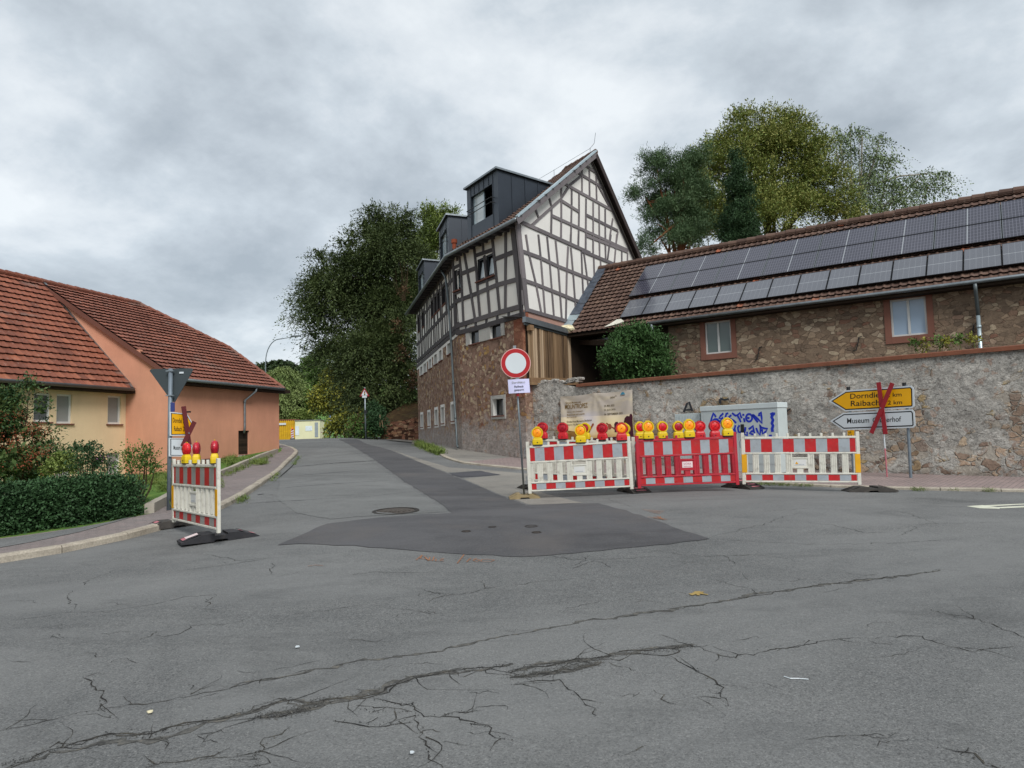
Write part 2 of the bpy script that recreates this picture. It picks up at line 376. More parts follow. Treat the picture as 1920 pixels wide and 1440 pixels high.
def stonewall(name, stones, mortar, scale, squash, cover=None, cov=(.45, .6), joint=(.02, .09), bump=.9, seed=0.0, cover_tone=None, rows=False):
    """rubble masonry: irregular stones in mortar, optionally smeared over with render"""
    m = MT(name, mortar[0], .93, .15)
    base = m.map(sc_=(1, 1, squash), loc=(seed, seed, seed)); v = m.vadd(base, m.noise(2.2, 3, .6, color=True), .28); v = m.vadd(v, m.noise(9, 2, .5, color=True), .05)
    e = m.vor(scale, v, 'DISTANCE_TO_EDGE'); cell = m.vor(scale, v, out='Color'); cs = m.sep(cell, 0); c2 = m.sep(cell, 1)
    st = m.ramp(cs, stones); st = m.mix(.55, st, m.ramp(m.noise(11, 6, .7), [(.28, .28), (.5, .5), (.75, .74)]), 'OVERLAY')
    st = m.mix(.35, st, m.ramp(m.noise(45, 4, .7), [(.3, .3), (.7, .7)]), 'OVERLAY')
    mo = m.ramp(m.noise(6, 6, .7), [(.3, mortar[0]), (.7, mortar[1])]); mo = m.mix(.5, mo, m.ramp(m.noise(38, 4, .7), [(.3, .3), (.7, .7)]), 'OVERLAY')
    # only a share of the stones shows, the rest is pointed over
    js = m.math('ADD', e, m.math('MULTIPLY', m.math('SUBTRACT', m.noise(13, 4, .6), .5), .09))
    k = m.ramp(js, [(joint[0], 0), (joint[1], 1)]); vis = m.ramp(c2, [(.22, 0), (.30, 1)]); k = m.math('MULTIPLY', k, vis)
    c = m.mix(k, mo, st)
    h = m.math('ADD', m.math('MULTIPLY', k, .6), m.math('MULTIPLY', m.noise(22, 5, .65), .5))
    if cover:
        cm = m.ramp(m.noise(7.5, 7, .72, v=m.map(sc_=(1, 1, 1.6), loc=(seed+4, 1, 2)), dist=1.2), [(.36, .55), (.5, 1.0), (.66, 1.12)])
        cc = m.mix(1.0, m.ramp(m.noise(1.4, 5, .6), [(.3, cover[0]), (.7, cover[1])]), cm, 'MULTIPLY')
        fl = m.ramp(m.noise(16, 5, .7, v=m.map(sc_=(1, 1, 2.0), loc=(2, seed, 6)), dist=2.6), [(.34, .30), (.45, .92), (.62, 1.25)]); cc = m.mix(1.0, cc, fl, 'MULTIPLY')  # lit ridges and shadowed crevices of the render multiplied into its colour
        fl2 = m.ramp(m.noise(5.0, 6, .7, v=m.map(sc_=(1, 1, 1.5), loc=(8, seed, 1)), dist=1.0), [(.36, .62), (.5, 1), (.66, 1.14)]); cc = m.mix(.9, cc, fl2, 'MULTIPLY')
        spk = m.ramp(m.vor(9, m.vadd(m.map(loc=(seed, 1, 5)), m.noise(5, 3, .6, color=True), .3), out='Color'), [(.0, 0), (.80, 0), (.86, 1)]); cc = m.mix(m.math('MULTIPLY', spk, .45), cc, m.ramp(m.noise(3, 3), [(.35, '#b08a70'), (.6, '#9a7868')]))
        mask = m.math('ADD', m.noise(1.15, 7, .66, v=m.map(sc_=(1, 1, 1.2), loc=(seed+1, 8, 3)), dist=.4), m.math('MULTIPLY', m.math('SUBTRACT', cs, .5), .13))
        if cover_tone: mask = m.math('ADD', mask, cover_tone(m))
        mk = m.ramp(mask, [(cov[0], 1), (cov[1], 0)]); c = m.mix(mk, c, cc)
        h = m.math('ADD', m.math('MULTIPLY', h, m.math('SUBTRACT', 1.0, m.math('MULTIPLY', mk, .85))), m.math('MULTIPLY', mk, m.noise(9, 7, .74, dist=1.6)))
    m.col(c); m.bump(h, bump, .05); MAT[name] = m.m
# heights where the render gives way to bare stone (worn away by splashed water at the foot)
def tone_house(m): return m.math('MULTIPLY', m.math('SUBTRACT', m.sep(m.pos, 2), 2.15), .30)
def tone_wall(m): return m.math('ADD', m.math('MULTIPLY', m.ramp(m.sep(m.pos, 2), [(0, 1), (1, 0)]), 0.0), m.math('MULTIPLY', m.math('SUBTRACT', 1.3, m.sep(m.pos, 2)), .05))
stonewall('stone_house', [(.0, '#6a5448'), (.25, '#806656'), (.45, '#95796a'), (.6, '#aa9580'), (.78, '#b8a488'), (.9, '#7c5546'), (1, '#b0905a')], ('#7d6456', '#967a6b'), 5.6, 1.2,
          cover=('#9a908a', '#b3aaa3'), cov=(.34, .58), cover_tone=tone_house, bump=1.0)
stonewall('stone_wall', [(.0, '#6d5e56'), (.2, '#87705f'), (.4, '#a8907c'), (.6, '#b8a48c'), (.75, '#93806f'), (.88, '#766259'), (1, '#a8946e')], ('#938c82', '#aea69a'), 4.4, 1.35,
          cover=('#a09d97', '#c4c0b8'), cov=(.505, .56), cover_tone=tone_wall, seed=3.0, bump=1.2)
stonewall('stone_barn', [(.0, '#64564a'), (.25, '#7c6a5a'), (.45, '#907c68'), (.6, '#a89882'), (.75, '#857260'), (.9, '#7a5a4c'), (1, '#ae9f8a')], ('#6c5c4e', '#867462'), 4.6, 1.7, seed=9.0, joint=(.015, .05))
stonewall('stone_dry', [(.0, '#74503f'), (.3, '#8e6450'), (.5, '#a47e60'), (.7, '#b09274'), (.85, '#80564a'), (1, '#98705a')], ('#3a2820', '#4e382c'), 3.2, 2.4, seed=5.0, joint=(.02, .06), bump=1.2)
stonewall('sandstone_corner', [(.0, '#744a3c'), (.5, '#8a5e4a'), (1, '#9a7058')], ('#7a4838', '#8c5a46'), 2.2, 2.0, seed=2.0, joint=(.01, .03))
stonewall('plinth_stone', [(.0, '#5c3a34'), (.5, '#74504a'), (1, '#84665c')], ('#9a8e86', '#aaa098'), 3.0, 1.8, seed=8.0, joint=(.02, .05))
def render_mat(name, col, var=.07, warm=None, stain=.25):
    m = MT(name, col, .95, .12); c = srgb(col); f = m.noise(.7, 6, .6)
    k = m.ramp(f, [(.3, tuple(x*(1-var) for x in c)), (.7, tuple(min(1, x*(1+var)) for x in c))])
    st = m.ramp(m.noise(2.2, 7, .7, v=m.map(sc_=(1, 1, .22))), [(.46, 0), (.78, 1)]); k = m.mix(m.math('MULTIPLY', st, stain), k, tuple(x*.72 for x in c))
    k = m.mix(.22, k, m.ramp(m.noise(90, 3, .7), [(.3, .3), (.7, .7)]), 'OVERLAY'); m.col(k); m.bump(m.noise(55, 4, .7), .35, .006); m.bump(m.noise(5, 3), .2, .02); MAT[name] = m.m
render_mat('plaster_white', '#d6d3cc', .05); render_mat('plaster_gable', '#d9d7d2', .05); render_mat('orange_render', '#cb9379', .09, stain=.4); render_mat('cream_render', '#dac29e', .06, stain=.35)
render_mat('reveal_white', '#dedcd6', .04); render_mat('pink_band', '#a18074', .14, stain=.5); render_mat('concrete', '#a39c90', .12, stain=.5); render_mat('hut_paint', '#d9d8b4', .04); render_mat('pink_stone', '#7c564a', .16, stain=.4); render_mat('sill_red', '#6e4a40', .15)
def woodmat(name, cols, sc_=(14, 14, .9), rough=.85, bump=.6):
    m = MT(name, cols[0], rough, .2); f = m.noise(1.0, 7, .65, v=m.map(sc_=sc_), dist=.5); r = m.g.outputs['Random Per Island']
    c = m.ramp(m.math('ADD', m.math('MULTIPLY', f, .5), m.math('MULTIPLY', r, .5)), [(.25, cols[0]), (.5, cols[1]), (.75, cols[2])]); m.col(c); m.bump(f, bump, .01); MAT[name] = m.m
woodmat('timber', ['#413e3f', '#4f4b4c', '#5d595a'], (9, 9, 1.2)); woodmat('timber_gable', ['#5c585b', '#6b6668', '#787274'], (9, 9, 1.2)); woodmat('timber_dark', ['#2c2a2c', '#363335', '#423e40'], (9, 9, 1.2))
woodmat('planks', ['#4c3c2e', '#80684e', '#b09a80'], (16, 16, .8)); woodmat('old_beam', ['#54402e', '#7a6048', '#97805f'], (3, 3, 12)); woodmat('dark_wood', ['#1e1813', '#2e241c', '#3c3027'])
def tilemat(name, cols, odd, lich=.5):
    m = MT(name, cols[0], .78, .3); r = m.g.outputs['Random Per Island']
    c = m.ramp(r, [(.0, cols[0]), (.2, cols[1]), (.8, cols[2]), (.988, cols[3]), (.995, odd)], 'LINEAR')
    big = m.noise(.5, 4, .6); c = m.mix(.55, c, m.ramp(big, [(.3, .34), (.7, .62)]), 'OVERLAY')
    ag = m.ramp(m.noise(1.1, 4, .6, v=m.map(loc=(5, 5, 5), sc_=(.5, .5, 1.6))), [(.60, 0), (.66, 1)]); c = m.mix(m.math('MULTIPLY', ag, .5), c, (.17, .12, .10))
    li = m.ramp(m.noise(7, 5, .7), [(.60, 0), (.68, 1)]); c = m.mix(m.math('MULTIPLY', li, lich), c, (.34, .31, .28))
    c = m.mix(.35, c, m.ramp(m.noise(30, 4, .7), [(.3, .28), (.7, .7)]), 'OVERLAY'); m.col(c); m.bump(m.noise(40, 3), .3, .005); MAT[name] = m.m
tilemat('tiles_red', ['#6c4032', '#7c4a3a', '#87513e', '#935a45'], '#a06044', .35); tilemat('tiles_red_long', ['#6a4134', '#774a3c', '#815142', '#8b5848'], '#945c48', .4)
tilemat('tiles_brown', ['#4c3a33', '#57433a', '#614c42', '#6c564a'], '#94553c', .25)
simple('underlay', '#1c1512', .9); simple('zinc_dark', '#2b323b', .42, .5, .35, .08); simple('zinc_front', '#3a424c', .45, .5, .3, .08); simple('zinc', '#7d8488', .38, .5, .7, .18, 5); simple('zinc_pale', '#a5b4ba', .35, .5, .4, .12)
simple('grey_pipe', '#5a6264', .45, .5, .4, .15); simple('lead', '#4a525e', .55, .4, .2, .35, 6, dirt=.3); simple('rust_cap', '#7a4c38', .7, .3, 0, .2, 4, dirt=.2); simple('barge', '#3b3231', .8, .2, 0, .15)
simple('galv', '#848d92', .42, .5, .6, .2, 8); simple('galv_blue', '#717c85', .5, .5, .3, .15, 8); simple('black_metal', '#1b1d1f', .5); simple('anthracite', '#2a2d31', .45); simple('white_frame', '#c9c9c6', .45, .4, 0, .06)
simple('cabinet', '#b6c0c0', .5, .4, 0, .05, 2, dirt=.08); simple('cabinet_lid', '#c2cccd', .5, .4, 0, .05, 2, dirt=.06); simple('graffiti', '#1c34b0', .5, .3, 0, .1); simple('spray_black', '#2b2c30', .9); simple('brass', '#8a6a3a', .5)
simple('white_plastic', '#cac8bd', .55, .35, 0, .09, 3, dirt=.5); simple('red_plastic', '#a82030', .55, .35, 0, .14, 3, dirt=.35); simple('foil_red', '#ac1a1e', .45, .4, 0, .14, 5, dirt=.35); simple('foil_grey', '#949ba1', .5, .4, 0, .1, 5, dirt=.4); simple('foil_grey2', '#8a8a86', .4, .5, 0, .08, 5, dirt=.2)
simple('foil_yellow', '#d69c06', .4, .5, 0, .1, 5, dirt=.1); simple('lamp_yellow', '#d4b400', .5, .4, 0, .1, 5, dirt=.15); simple('lamp_red', '#c01622', .42, .5, 0, .1, 5, dirt=.08); simple('rubber', '#3f3c39', .8, .3, 0, .25, 6, dirt=.3, bump=.4); simple('rubber_black', '#26262a', .65, .4, 0, .2, 6, dirt=.15, bump=.4)
simple('rubber_beige', '#8c7c5c', .8, .3, 0, .2, 6, dirt=.3, bump=.4); simple('sign_white', '#c5ccd0', .4, .4, 0, .03); simple('sign_rim', '#d0a4a0', .5, .4, 0, .03); simple('sign_red', '#a4131c', .4, .4, 0, .05); simple('sign_yellow', '#e0a400', .42, .4, 0, .05); simple('sign_black', '#161616', .5, .3, 0, .05)
simple('sign_back', '#3b4346', .5, .4, .1, .06); simple('sign_blue', '#1f5fae', .4, .4, 0, .05); simple('enamel_blue', '#2b3770', .4, .4, 0, .1); simple('paper', '#c8c8e6', .7, .2, 0, .04); simple('cross_red', '#8e1c26', .5, .4, 0, .1); simple('cross_dark', '#5f2628', .6, .3, 0, .1); simple('orange_paint', '#94684e', .9, .1, 0, .2); simple('yellow_paint', '#9a8452', .9, .1, 0, .2)
simple('road_white', '#c9cab8', .8, .2, 0, .1, dirt=.3); simple('iron', '#3a3633', .7, .4, .5, .3, 20, bump=.5); simple('iron_rust', '#504a45', .8, .3, .3, .3, 20, bump=.5); simple('container_yellow', '#c39a12', .6, .4, 0, .2, 2, dirt=.35); simple('hut_roof', '#7a8078', .7); simple('hut_patch', '#d0dbe2', .8); simple('hut_door', '#8a949a', .6)
simple('terracotta', '#8e4a34', .8, .2); simple('foam', '#d8cfae', .9, .1, 0, .2, 12, bump=.6); simple('sheet_pale', '#d9d6c8', .8, .2, 0, .1, 6); simple('curtain', '#a9b7bd', .5, .5, 0, .12, 2); simple('blind', '#8d8d8a', .7, .3, 0, .06, 2); simple('silhouette', '#4a2430', .8, .1, 0, .2); simple('skin_print', '#9a5440', .8, .1, 0, .15); simple('sand_print', '#8a6434', .8, .1, 0, .3, 6)
simple('print_dark', '#54482e', .8, .1); simple('print_brown', '#7c6238', .8, .1); simple('print_blue', '#3f7f96', .7, .2); simple('print_white', '#cfd0d6', .8, .1); simple('sticker', '#d9c8c8', .6, .3); simple('sticker_red', '#b06a72', .7)
simple('room_shade', '#0c0b0a', .9, .1); simple('lens_back', '#5c1020', .4)
def lensmat(name, col, deep):
    m = MT(name, col, .38, .45, coat=.1); v = m.vor(42, m.obj); w_ = m.math('SINE', m.math('MULTIPLY', m.n('ShaderNodeVectorMath', operation='LENGTH').outputs[1], 1.0))
    c = m.mix(m.ramp(v, [(.1, 0), (.5, 1)]), deep, col); c = m.mix(.7, c, m.ramp(m.noise(26, 2, v=m.map(m.obj, sc_=(1, 1, .5), rot=(0, .6, 0))), [(.35, .25), (.65, .8)]), 'OVERLAY'); m.col(c); m.bump(v, .5, .004); MAT[name] = m.m
lensmat('lens_amber', srgb('#fb930c'), srgb('#ea7c08')); lensmat('lens_red', srgb('#a40e22'), srgb('#7c0a1c')); lensmat('lens_bright', srgb('#c8121c'), srgb('#a00c16'))
def glass(name, col, rough=.06, spec=.6):
    m = MT(name, col, rough, spec); m.bump(m.noise(1.5, 2), .06, .02); MAT[name] = m.m
glass('glass_dark', '#101316'); glass('glass_sky', '#c4ced2', .14); glass('glass_curtain', '#55625f', .1); glass('glass_blue', '#8fa3b8', .12); glass('glass_grey', '#5c6062', .15)  # glass_dark: unlit rooms as base colour; glass_sky: reflected sky as base colour
def pvmat(name, nx, ny, w, h, midx, midy, c0, line):
    """solar module: cells in a grid drawn in the module's own metres"""
    m = MT(name, c0, .14, .42, coat=.22); x = m.sep(m.obj, 0); y = m.sep(m.obj, 1)
    def lines(u, n, size, wd):
        f = m.math('FRACT', m.math('MULTIPLY', u, n/size)); d = m.math('ABSOLUTE', m.math('SUBTRACT', f, .5)); return m.math('GREATER_THAN', d, .5-wd*n/size)
    g = m.math('MAXIMUM', lines(x, nx, w, .007), lines(y, ny, h, .007))
    mid = 0.0
    if midx: mid = m.math('LESS_THAN', m.math('ABSOLUTE', m.math('SUBTRACT', x, w/2)), .016)
    if midy: mid = m.math('LESS_THAN', m.math('ABSOLUTE', m.math('SUBTRACT', y, h/2)), .014)
    c = m.mix(.4, c0, m.ramp(m.noise(.6, 3), [(.3, .38), (.7, .6)]), 'OVERLAY'); c = m.mix(m.math('MULTIPLY', g, .6), c, line); c = m.mix(m.math('MULTIPLY', mid, .8), c, (.30, .32, .34)); m.col(c); m.bump(m.noise(.8, 2), .05, .05); MAT[name] = m.m
pvmat('pv_fine', 20, 6, 1.76, 1.06, True, False, (.034, .034, .050), (.17, .17, .21)); pvmat('pv_wide', 6, 24, 1.13, 1.46, False, True, (.085, .090, .108), (.20, .215, .235))  # lower modules coloured paler in place of the sky they reflect
simple('pv_frame', '#14151a', .4, .5, .3); simple('pv_edge', '#73787c', .4, .5, .5)
def leafmat(name, cols, rough=.6):
    m = MT(name, cols[0], rough, .25); r = m.g.outputs['Random Per Island']; f = m.math('ADD', m.math('ADD', m.math('MULTIPLY', r, .18), m.math('MULTIPLY', m.noise(.3, 4, .6), .5)), m.math('MULTIPLY', m.noise(1.3, 4, .6), .42))
    n = len(cols); m.col(m.ramp(f, [(.2+.65*i/(n-1), c) for i, c in enumerate(cols)])); m.b.inputs['Subsurface Weight'].default_value = 0; MAT[name] = m.m
leafmat('leaf_dark', ['#2a3620', '#3a4829', '#4c5832', '#5e683c']); leafmat('leaf_olive', ['#42522a', '#5e7036', '#748344', '#8a9254']); leafmat('leaf_beech', ['#46562a', '#667436', '#808646', '#969456', '#8a7644'])
leafmat('leaf_yellow', ['#465022', '#6c722c', '#8c8a38', '#9c9444']); leafmat('leaf_mid', ['#28381a', '#3f5826', '#557032', '#6a8440']); leafmat('leaf_willow', ['#394824', '#5a6c38', '#788650', '#8c9662']); leafmat('leaf_pine', ['#2c3c2c', '#425a3a', '#586e4c', '#6c805a'])
leafmat('leaf_cypress', ['#233822', '#30482b', '#3e5a36']); leafmat('leaf_birch', ['#46563a', '#63744e', '#7c8862']); leafmat('leaf_bush', ['#24381f', '#345029', '#456438', '#5c7a48']); leafmat('leaf_hedge', ['#1d2e1b', '#2a4227', '#3a5735', '#4c6a44'])
leafmat('leaf_berry', ['#26381c', '#38502a', '#4f6234', '#7a4a2a']); leafmat('grass', ['#38482a', '#4f6430', '#6a7a3a', '#8a8450']); leafmat('berry', ['#6e3a26', '#86482e']); leafmat('leaf_brown', ['#443422', '#5c4630']); leafmat('flower', ['#8a5a7c', '#a06e90'])
leafmat('forest', ['#1f2c1c', '#2c3b25', '#3a4a2c', '#4a5634'])
def barkmat(name, a, b):
    m = MT(name, a, .95, .1); m.col(m.ramp(m.noise(6, 6, .7, v=m.map(sc_=(2, 2, .4))), [(.3, a), (.7, b)])); m.bump(m.noise(14, 4), .6, .03); MAT[name] = m.m
barkmat('bark', '#33291f', '#5a4a3a'); barkmat('bark_pine', '#5c3a28', '#84563c'); barkmat('bark_pale', '#7a746a', '#a39c90')
def soil():
    m = MT('soil', '#5a4a34', .97, .1); c = m.ramp(m.noise(2.5, 7, .7), [(.3, '#4a4030'), (.5, '#5d5a34'), (.7, '#6f7a3a')]); c = m.mix(.4, c, m.ramp(m.noise(30, 4), [(.3, .25), (.7, .72)]), 'OVERLAY'); m.col(c); m.bump(m.noise(18, 5), .6, .03); MAT['soil'] = m.m
    m = MT('lawn', '#4d6a2c', .97, .1); c = m.ramp(m.noise(4, 7, .7), [(.3, '#41592a'), (.5, '#557436'), (.7, '#7a8a48')]); m.col(c); m.bump(m.noise(40, 5), .7, .03); MAT['lawn'] = m.m
    m = MT('vineyard', '#5a7a42', .97, .1); n = m.n('ShaderNodeTexWave'); m.put(n.inputs[0], m.map(rot=(0, 0, .5))); n.inputs['Scale'].default_value = .12; m.col(m.mix(n.outputs[1], '#456434', '#6c8a4e')); MAT['vineyard'] = m.m
soil()
def kerbmat():
    m = MT('kerb', '#a39a8a', .9, .2); c = m.ramp(m.noise(2, 6, .65), [(.3, '#8b8377'), (.7, '#b3ab9c')]); c = m.mix(.5, c, m.ramp(m.noise(40, 4), [(.3, .3), (.7, .7)]), 'OVERLAY'); m.col(c); m.bump(m.noise(40, 3), .4, .005); MAT['kerb'] = m.m
kerbmat()
def bannermat():
    m = MT('banner', '#cdb488', .6, .3); x = m.sep(m.obj, 0); y = m.sep(m.obj, 1)
    c = m.ramp(y, [(.0, '#8a6a40'), (.28, '#bc9458'), (.42, '#dbbd84'), (.75, '#ead8aa'), (1.05, '#e0d0b4'), (1.35, '#ccb8a0'), (1.5, '#b8aea2')])
    dx = m.math('SUBTRACT', x, 1.22); dy = m.math('SUBTRACT', y, .78); r = m.math('SQRT', m.math('ADD', m.math('MULTIPLY', dx, dx), m.math('MULTIPLY', dy, dy)))
    c = m.mix(m.ramp(r, [(.1, .9), (.55, 0)]), c, '#cfcad2'); cl = m.ramp(m.noise(1.6, 4, v=m.map(m.obj, sc_=(1, 2.4, 1)), dist=.6), [(.45, 0), (.7, 1)]); c = m.mix(m.math('MULTIPLY', cl, .35), c, '#e2d2a6'); m.col(c); MAT['banner'] = m.m
bannermat()
# ================================================================== SETTING: ground, road, pavements
def xy(v): return (v.x, v.y)
def grid_ground():
    xs = sorted(set([-1500, -900, -500, -300, -180, -120, -80] + list(range(-60, 61, 4)) + [80, 120, 180, 300, 500, 900, 1500]))
    ys = sorted(set([-600, -300, -100, -50] + list(range(-20, 121, 4)) + [150, 190, 240, 300, 400, 600, 1000, 1600]))
    mb = MB(); mb.v = [Vector((x, y, (gz(x, y)-.25) if abs(x) < 62 and -22 < y < 122 else (_base(y)-.6))) for y in ys for x in xs]; n = len(xs)
    for j in range(len(ys)-1):
        for i in range(n-1): mb.f.append((j*n+i, j*n+i+1, (j+1)*n+i+1, (j+1)*n+i)); mb.m.append(0)
    tag(mb.build('ground', MAT['soil'], origin=(0, 0, 0)), kind='structure')
grid_ground()
sheet('road', [(-30, -12), (30, -12), (30, 30), (14, 48), (14, 112), (-22, 112), (-22, 45), (-30, 24)], MAT['road'], 0, .9)
# left kerb (road edge), followed from the crest down to the corner and off to the left
KL = [xy(G(*p)) for p in [(520, 834), (542.5, 839.5), (557, 846), (560, 851), (541, 868), (523.5, 888), (491, 911), (464, 930), (440, 943), (417, 955), (365, 976), (280, 1001), (200, 1021), (120, 1037), (0, 1056)]] + [(-8.6, 8.0), (-11, 6.2), (-16, 3.6), (-28, -1)]
KR = [xy(G(*p)) for p in [(772, 831), (781, 836), (826, 854), (830, 857.5), (848, 864.5), (867, 870), (906, 874), (940, 877), (984, 882), (1100, 889), (1250, 897.5), (1400, 906), (1520, 912), (1640, 917), (1780, 920.5), (1925, 923)]]
e = Vector((*KR[-1], 0))-Vector((*KR[-3], 0)); e.normalize(); KR += [(KR[-1][0]+e.x*k, KR[-1][1]+e.y*k) for k in (3, 7, 14)]
def resample(P, step):
    R = []; acc = 0; P = [Vector(p) for p in P]
    for i in range(len(P)-1):
        L = (P[i+1]-P[i]).length; t = acc
        while t < L: R.append(tuple(P[i].lerp(P[i+1], t/L))); t += step
        acc = t-L
    R.append(tuple(P[-1])); return R
def offset_line(P, d):
    P = [Vector(p) for p in P]; R = []
    for i in range(len(P)):
        t = (P[min(i+1, len(P)-1)]-P[max(i-1, 0)]).normalized(); R.append((P[i].x-t.y*d, P[i].y+t.x*d))
    return R
def smooth_line(P, it=2):
    for _ in range(it):
        Q = [P[0]]
        for i in range(len(P)-1):
            a, b = P[i], P[i+1]; Q += [(a[0]*.75+b[0]*.25, a[1]*.75+b[1]*.25), (a[0]*.25+b[0]*.75, a[1]*.25+b[1]*.75)]
        P = Q+[P[-1]]
    return P
KL = smooth_line(KL); KR = smooth_line(KR)
def kerb(P, side, h, wd, name, mat, length=1.0):
    R = resample(P, length); O = offset_line(R, side*wd); I = offset_line(R, side*.03); mb = MB()
    for i in range(len(R)-1):
        a0 = Vector(R[i]); a1 = Vector(R[i+1]); b0 = Vector(O[i]); b1 = Vector(O[i+1]); c0 = Vector(I[i]); c1 = Vector(I[i+1])
        g = .006/max(.2, (a1-a0).length); L = lambda p, q, t: p.lerp(q, t)
        def pt(p, q, t, z): s = L(p, q, t); return Vector((s.x, s.y, gz(s.x, s.y)+z))
        jz = random.uniform(-.004, .006); pr = []
        for t in (g, 1-g): pr.append([pt(a0, a1, t, -.05), pt(a0, a1, t, h*.72+jz), pt(c0, c1, t, h+jz), pt(b0, b1, t, h+jz), pt(b0, b1, t, -.05)])
        A, B = pr
        for k in range(4): mb.poly([A[k], B[k], B[k+1], A[k+1]] if side < 0 else [A[k+1], B[k+1], B[k], A[k]])
        mb.poly(A); mb.poly(B[::-1])
    return tag(mb.build(name, mat), kind='structure')
kerb(KL, -1, .11, .15, 'kerb', MAT['kerb'])
kerb(KR, 1, .055, .14, 'kerb', MAT['kerb'])
KLi = offset_line(KL, -.14); KRi = offset_line(KR, .13)
# back edge of the left pavement
BLp = [(528, 845.5), (523, 848.5), (470, 868), (415, 892), (360, 918), (320, 944), (288, 962), (230, 974), (150, 989), (60, 1002), (-30, 1014)]
BL = [xy(G(x, y, .1)) for x, y in BLp] + [(-10.8, 9.6), (-14, 7.6), (-19, 5.5), (-30, 2)]
sheet('pavement', KLi[3:]+BL[::-1], MAT['paving_left'], .105, .7)
# narrow strip of asphalt in front of the hedge
ST = [xy(G(x, y, .11)) for x, y in [(250, 968), (180, 984), (90, 999), (-30, 1015), (-30, 1032), (60, 1016), (150, 997), (235, 973)]]
sheet('path', ST, MAT['road'], .112, .8)
# light gutter strip along the left kerb
GU = [xy(G(*p)) for p in [(491, 912), (541, 868.5), (560.5, 851.5), (573, 850.5), (558, 864), (520, 898), (508, 908)]]
sheet('gutter_strip', GU, MAT['pale'], .004, .8)
# garden behind
sheet('lawn', BL+[(-60, 10), (-60, 60), (-30, 60), (-11.2, 33), (-10.2, 32.6)], MAT['lawn'], .10, 1.5)
# ------------------------------------------------------------------ planes of the buildings on the right
P0 = atY(988, 858, 25.0); F1 = Plane((P0.x, P0.y), -31.5); _b = F1.hitP(867, 843); F2 = Plane((_b.x, _b.y), -15.5); GA = Plane((P0.x, P0.y), 34)
WL = Plane((11.2, 15.2), -45.6); BN = Plane((6.96, 24.0), -53.3)
TB = (F1.hit(867, 843))[0]; TE = F2.hit(785, 830)[0]
far_end = F2.P(TE, 0); wall_c = WL.hitP(1000, 860)
base_line = [xy(far_end), xy(F1.P(TB, 0)), (P0.x, P0.y), xy(WL.hitP(1002, 860)), xy(WL.P(0, 0)), xy(WL.P(-16, 0))]
inn = lambda p, k: (p[0]+k[0], p[1]+k[1])
cut = min(range(len(KRi)), key=lambda i: abs(KRi[i][1]-23.5)); mid_pt = xy(F1.P(1.2, 0, -.2))
sheet('pavement', KRi[cut:]+[inn(base_line[5], (.3, .3)), inn(base_line[4], (.3, .3)), inn(base_line[3], (.3, .3)), (base_line[2][0]+.2, base_line[2][1]+.3), mid_pt], MAT['paving_right'], .05, .8)
sheet('pavement', KRi[:cut+1]+[mid_pt, inn(base_line[1], (.3, .2)), inn(base_line[0], (.4, 0)), xy(G(770, 826)), xy(G(745, 824.5)), xy(G(725, 826))], MAT['worn'], .05, .8)

# repairs in the road
def px_sheet(name, P, mat, off, grid=.8, sm=0):
    Q = [xy(G(*p)) for p in P]; R = []
    for i in range(len(Q)):              # ragged cut edges
        a, b = Vector(Q[i]), Vector(Q[(i+1) % len(Q)]); n = max(1, int((b-a).length/.18))
        for k in range(n): p = a.lerp(b, k/n); R.append((p.x+random.gauss(0, .016), p.y+random.gauss(0, .016)))
    Q = R
    if sm: Q = smooth_line(Q, sm)
    return sheet(name, Q, MAT[mat], off, grid)
c19 = lambda L: [(400+x/1.92, 780+y/1.92) for x, y in L]
px_sheet('road_patch', c19([(515, 83), (620, 118), (700, 150), (838, 206), (885, 224), (960, 255), (1128, 322), (1270, 316), (1385, 315), (1480, 340), (1600, 380), (1700, 415), (1790, 444), (1600, 466), (1400, 486), (1200, 503), (1112, 508), (1000, 503), (850, 495), (700, 484), (560, 472), (440, 465), (320, 462), (235, 465), (300, 436), (405, 388), (600, 366), (760, 355), (860, 350), (800, 305), (745, 270), (690, 238), (640, 200), (600, 172), (560, 145), (520, 120), (485, 100), (450, 84)]), 'patch', .006)
px_sheet('road_patch', c19([(848, 208), (960, 198.5), (1035, 212), (940, 219), (888, 222)]), 'patch_dark', .011)
px_sheet('worn_strip', c19([(640, 122), (700, 142), (760, 160), (850, 185), (1000, 196), (1130, 208), (1120, 250), (1170, 272), (1270, 300), (1330, 313), (1140, 320), (1000, 270), (900, 226), (1035, 213.5), (960, 197), (845, 204), (740, 165)]), 'worn', .004)
px_sheet('worn_strip', c19([(300, 160), (420, 110), (500, 130), (560, 160), (640, 215), (740, 280), (840, 345), (700, 352), (560, 360), (420, 372), (300, 350), (230, 300), (240, 220)]), 'pale', .0035)
# ------------------------------------------------------------------ cracks and seams: ribbons on the road surface, one sheet
mbC = MB()
def crack(P, w0, m=0, jit=1.0, off=.0035, fade=True):
    W = [G(x, y) for x, y in P]; Q = []
    for i in range(len(W)-1):
        L = (W[i+1]-W[i]).length; n = max(2, int(L/.045))
        n = min(n, 90)
        for k in range(n): Q.append(W[i].lerp(W[i+1], k/n))
    Q.append(W[-1]); R = []; ox = oy = 0
    for i, q in enumerate(Q):
        ox = ox*.82+random.gauss(0, .013)*jit; oy = oy*.82+random.gauss(0, .013)*jit; x = q.x+ox+random.gauss(0, .009)*jit; y = q.y+oy+random.gauss(0, .006)
        R.append(Vector((x, y, gz(x, y)+off)))
    n = len(R); ws = []
    for i in range(n):
        t = min(i, n-1-i)/max(1, n*.15); ws.append(w0*(.35+.65*min(1, t) if fade else 1)*random.uniform(.25, 1.6))
    mbC.stroke(R, ws, (0, 0, 1), m)
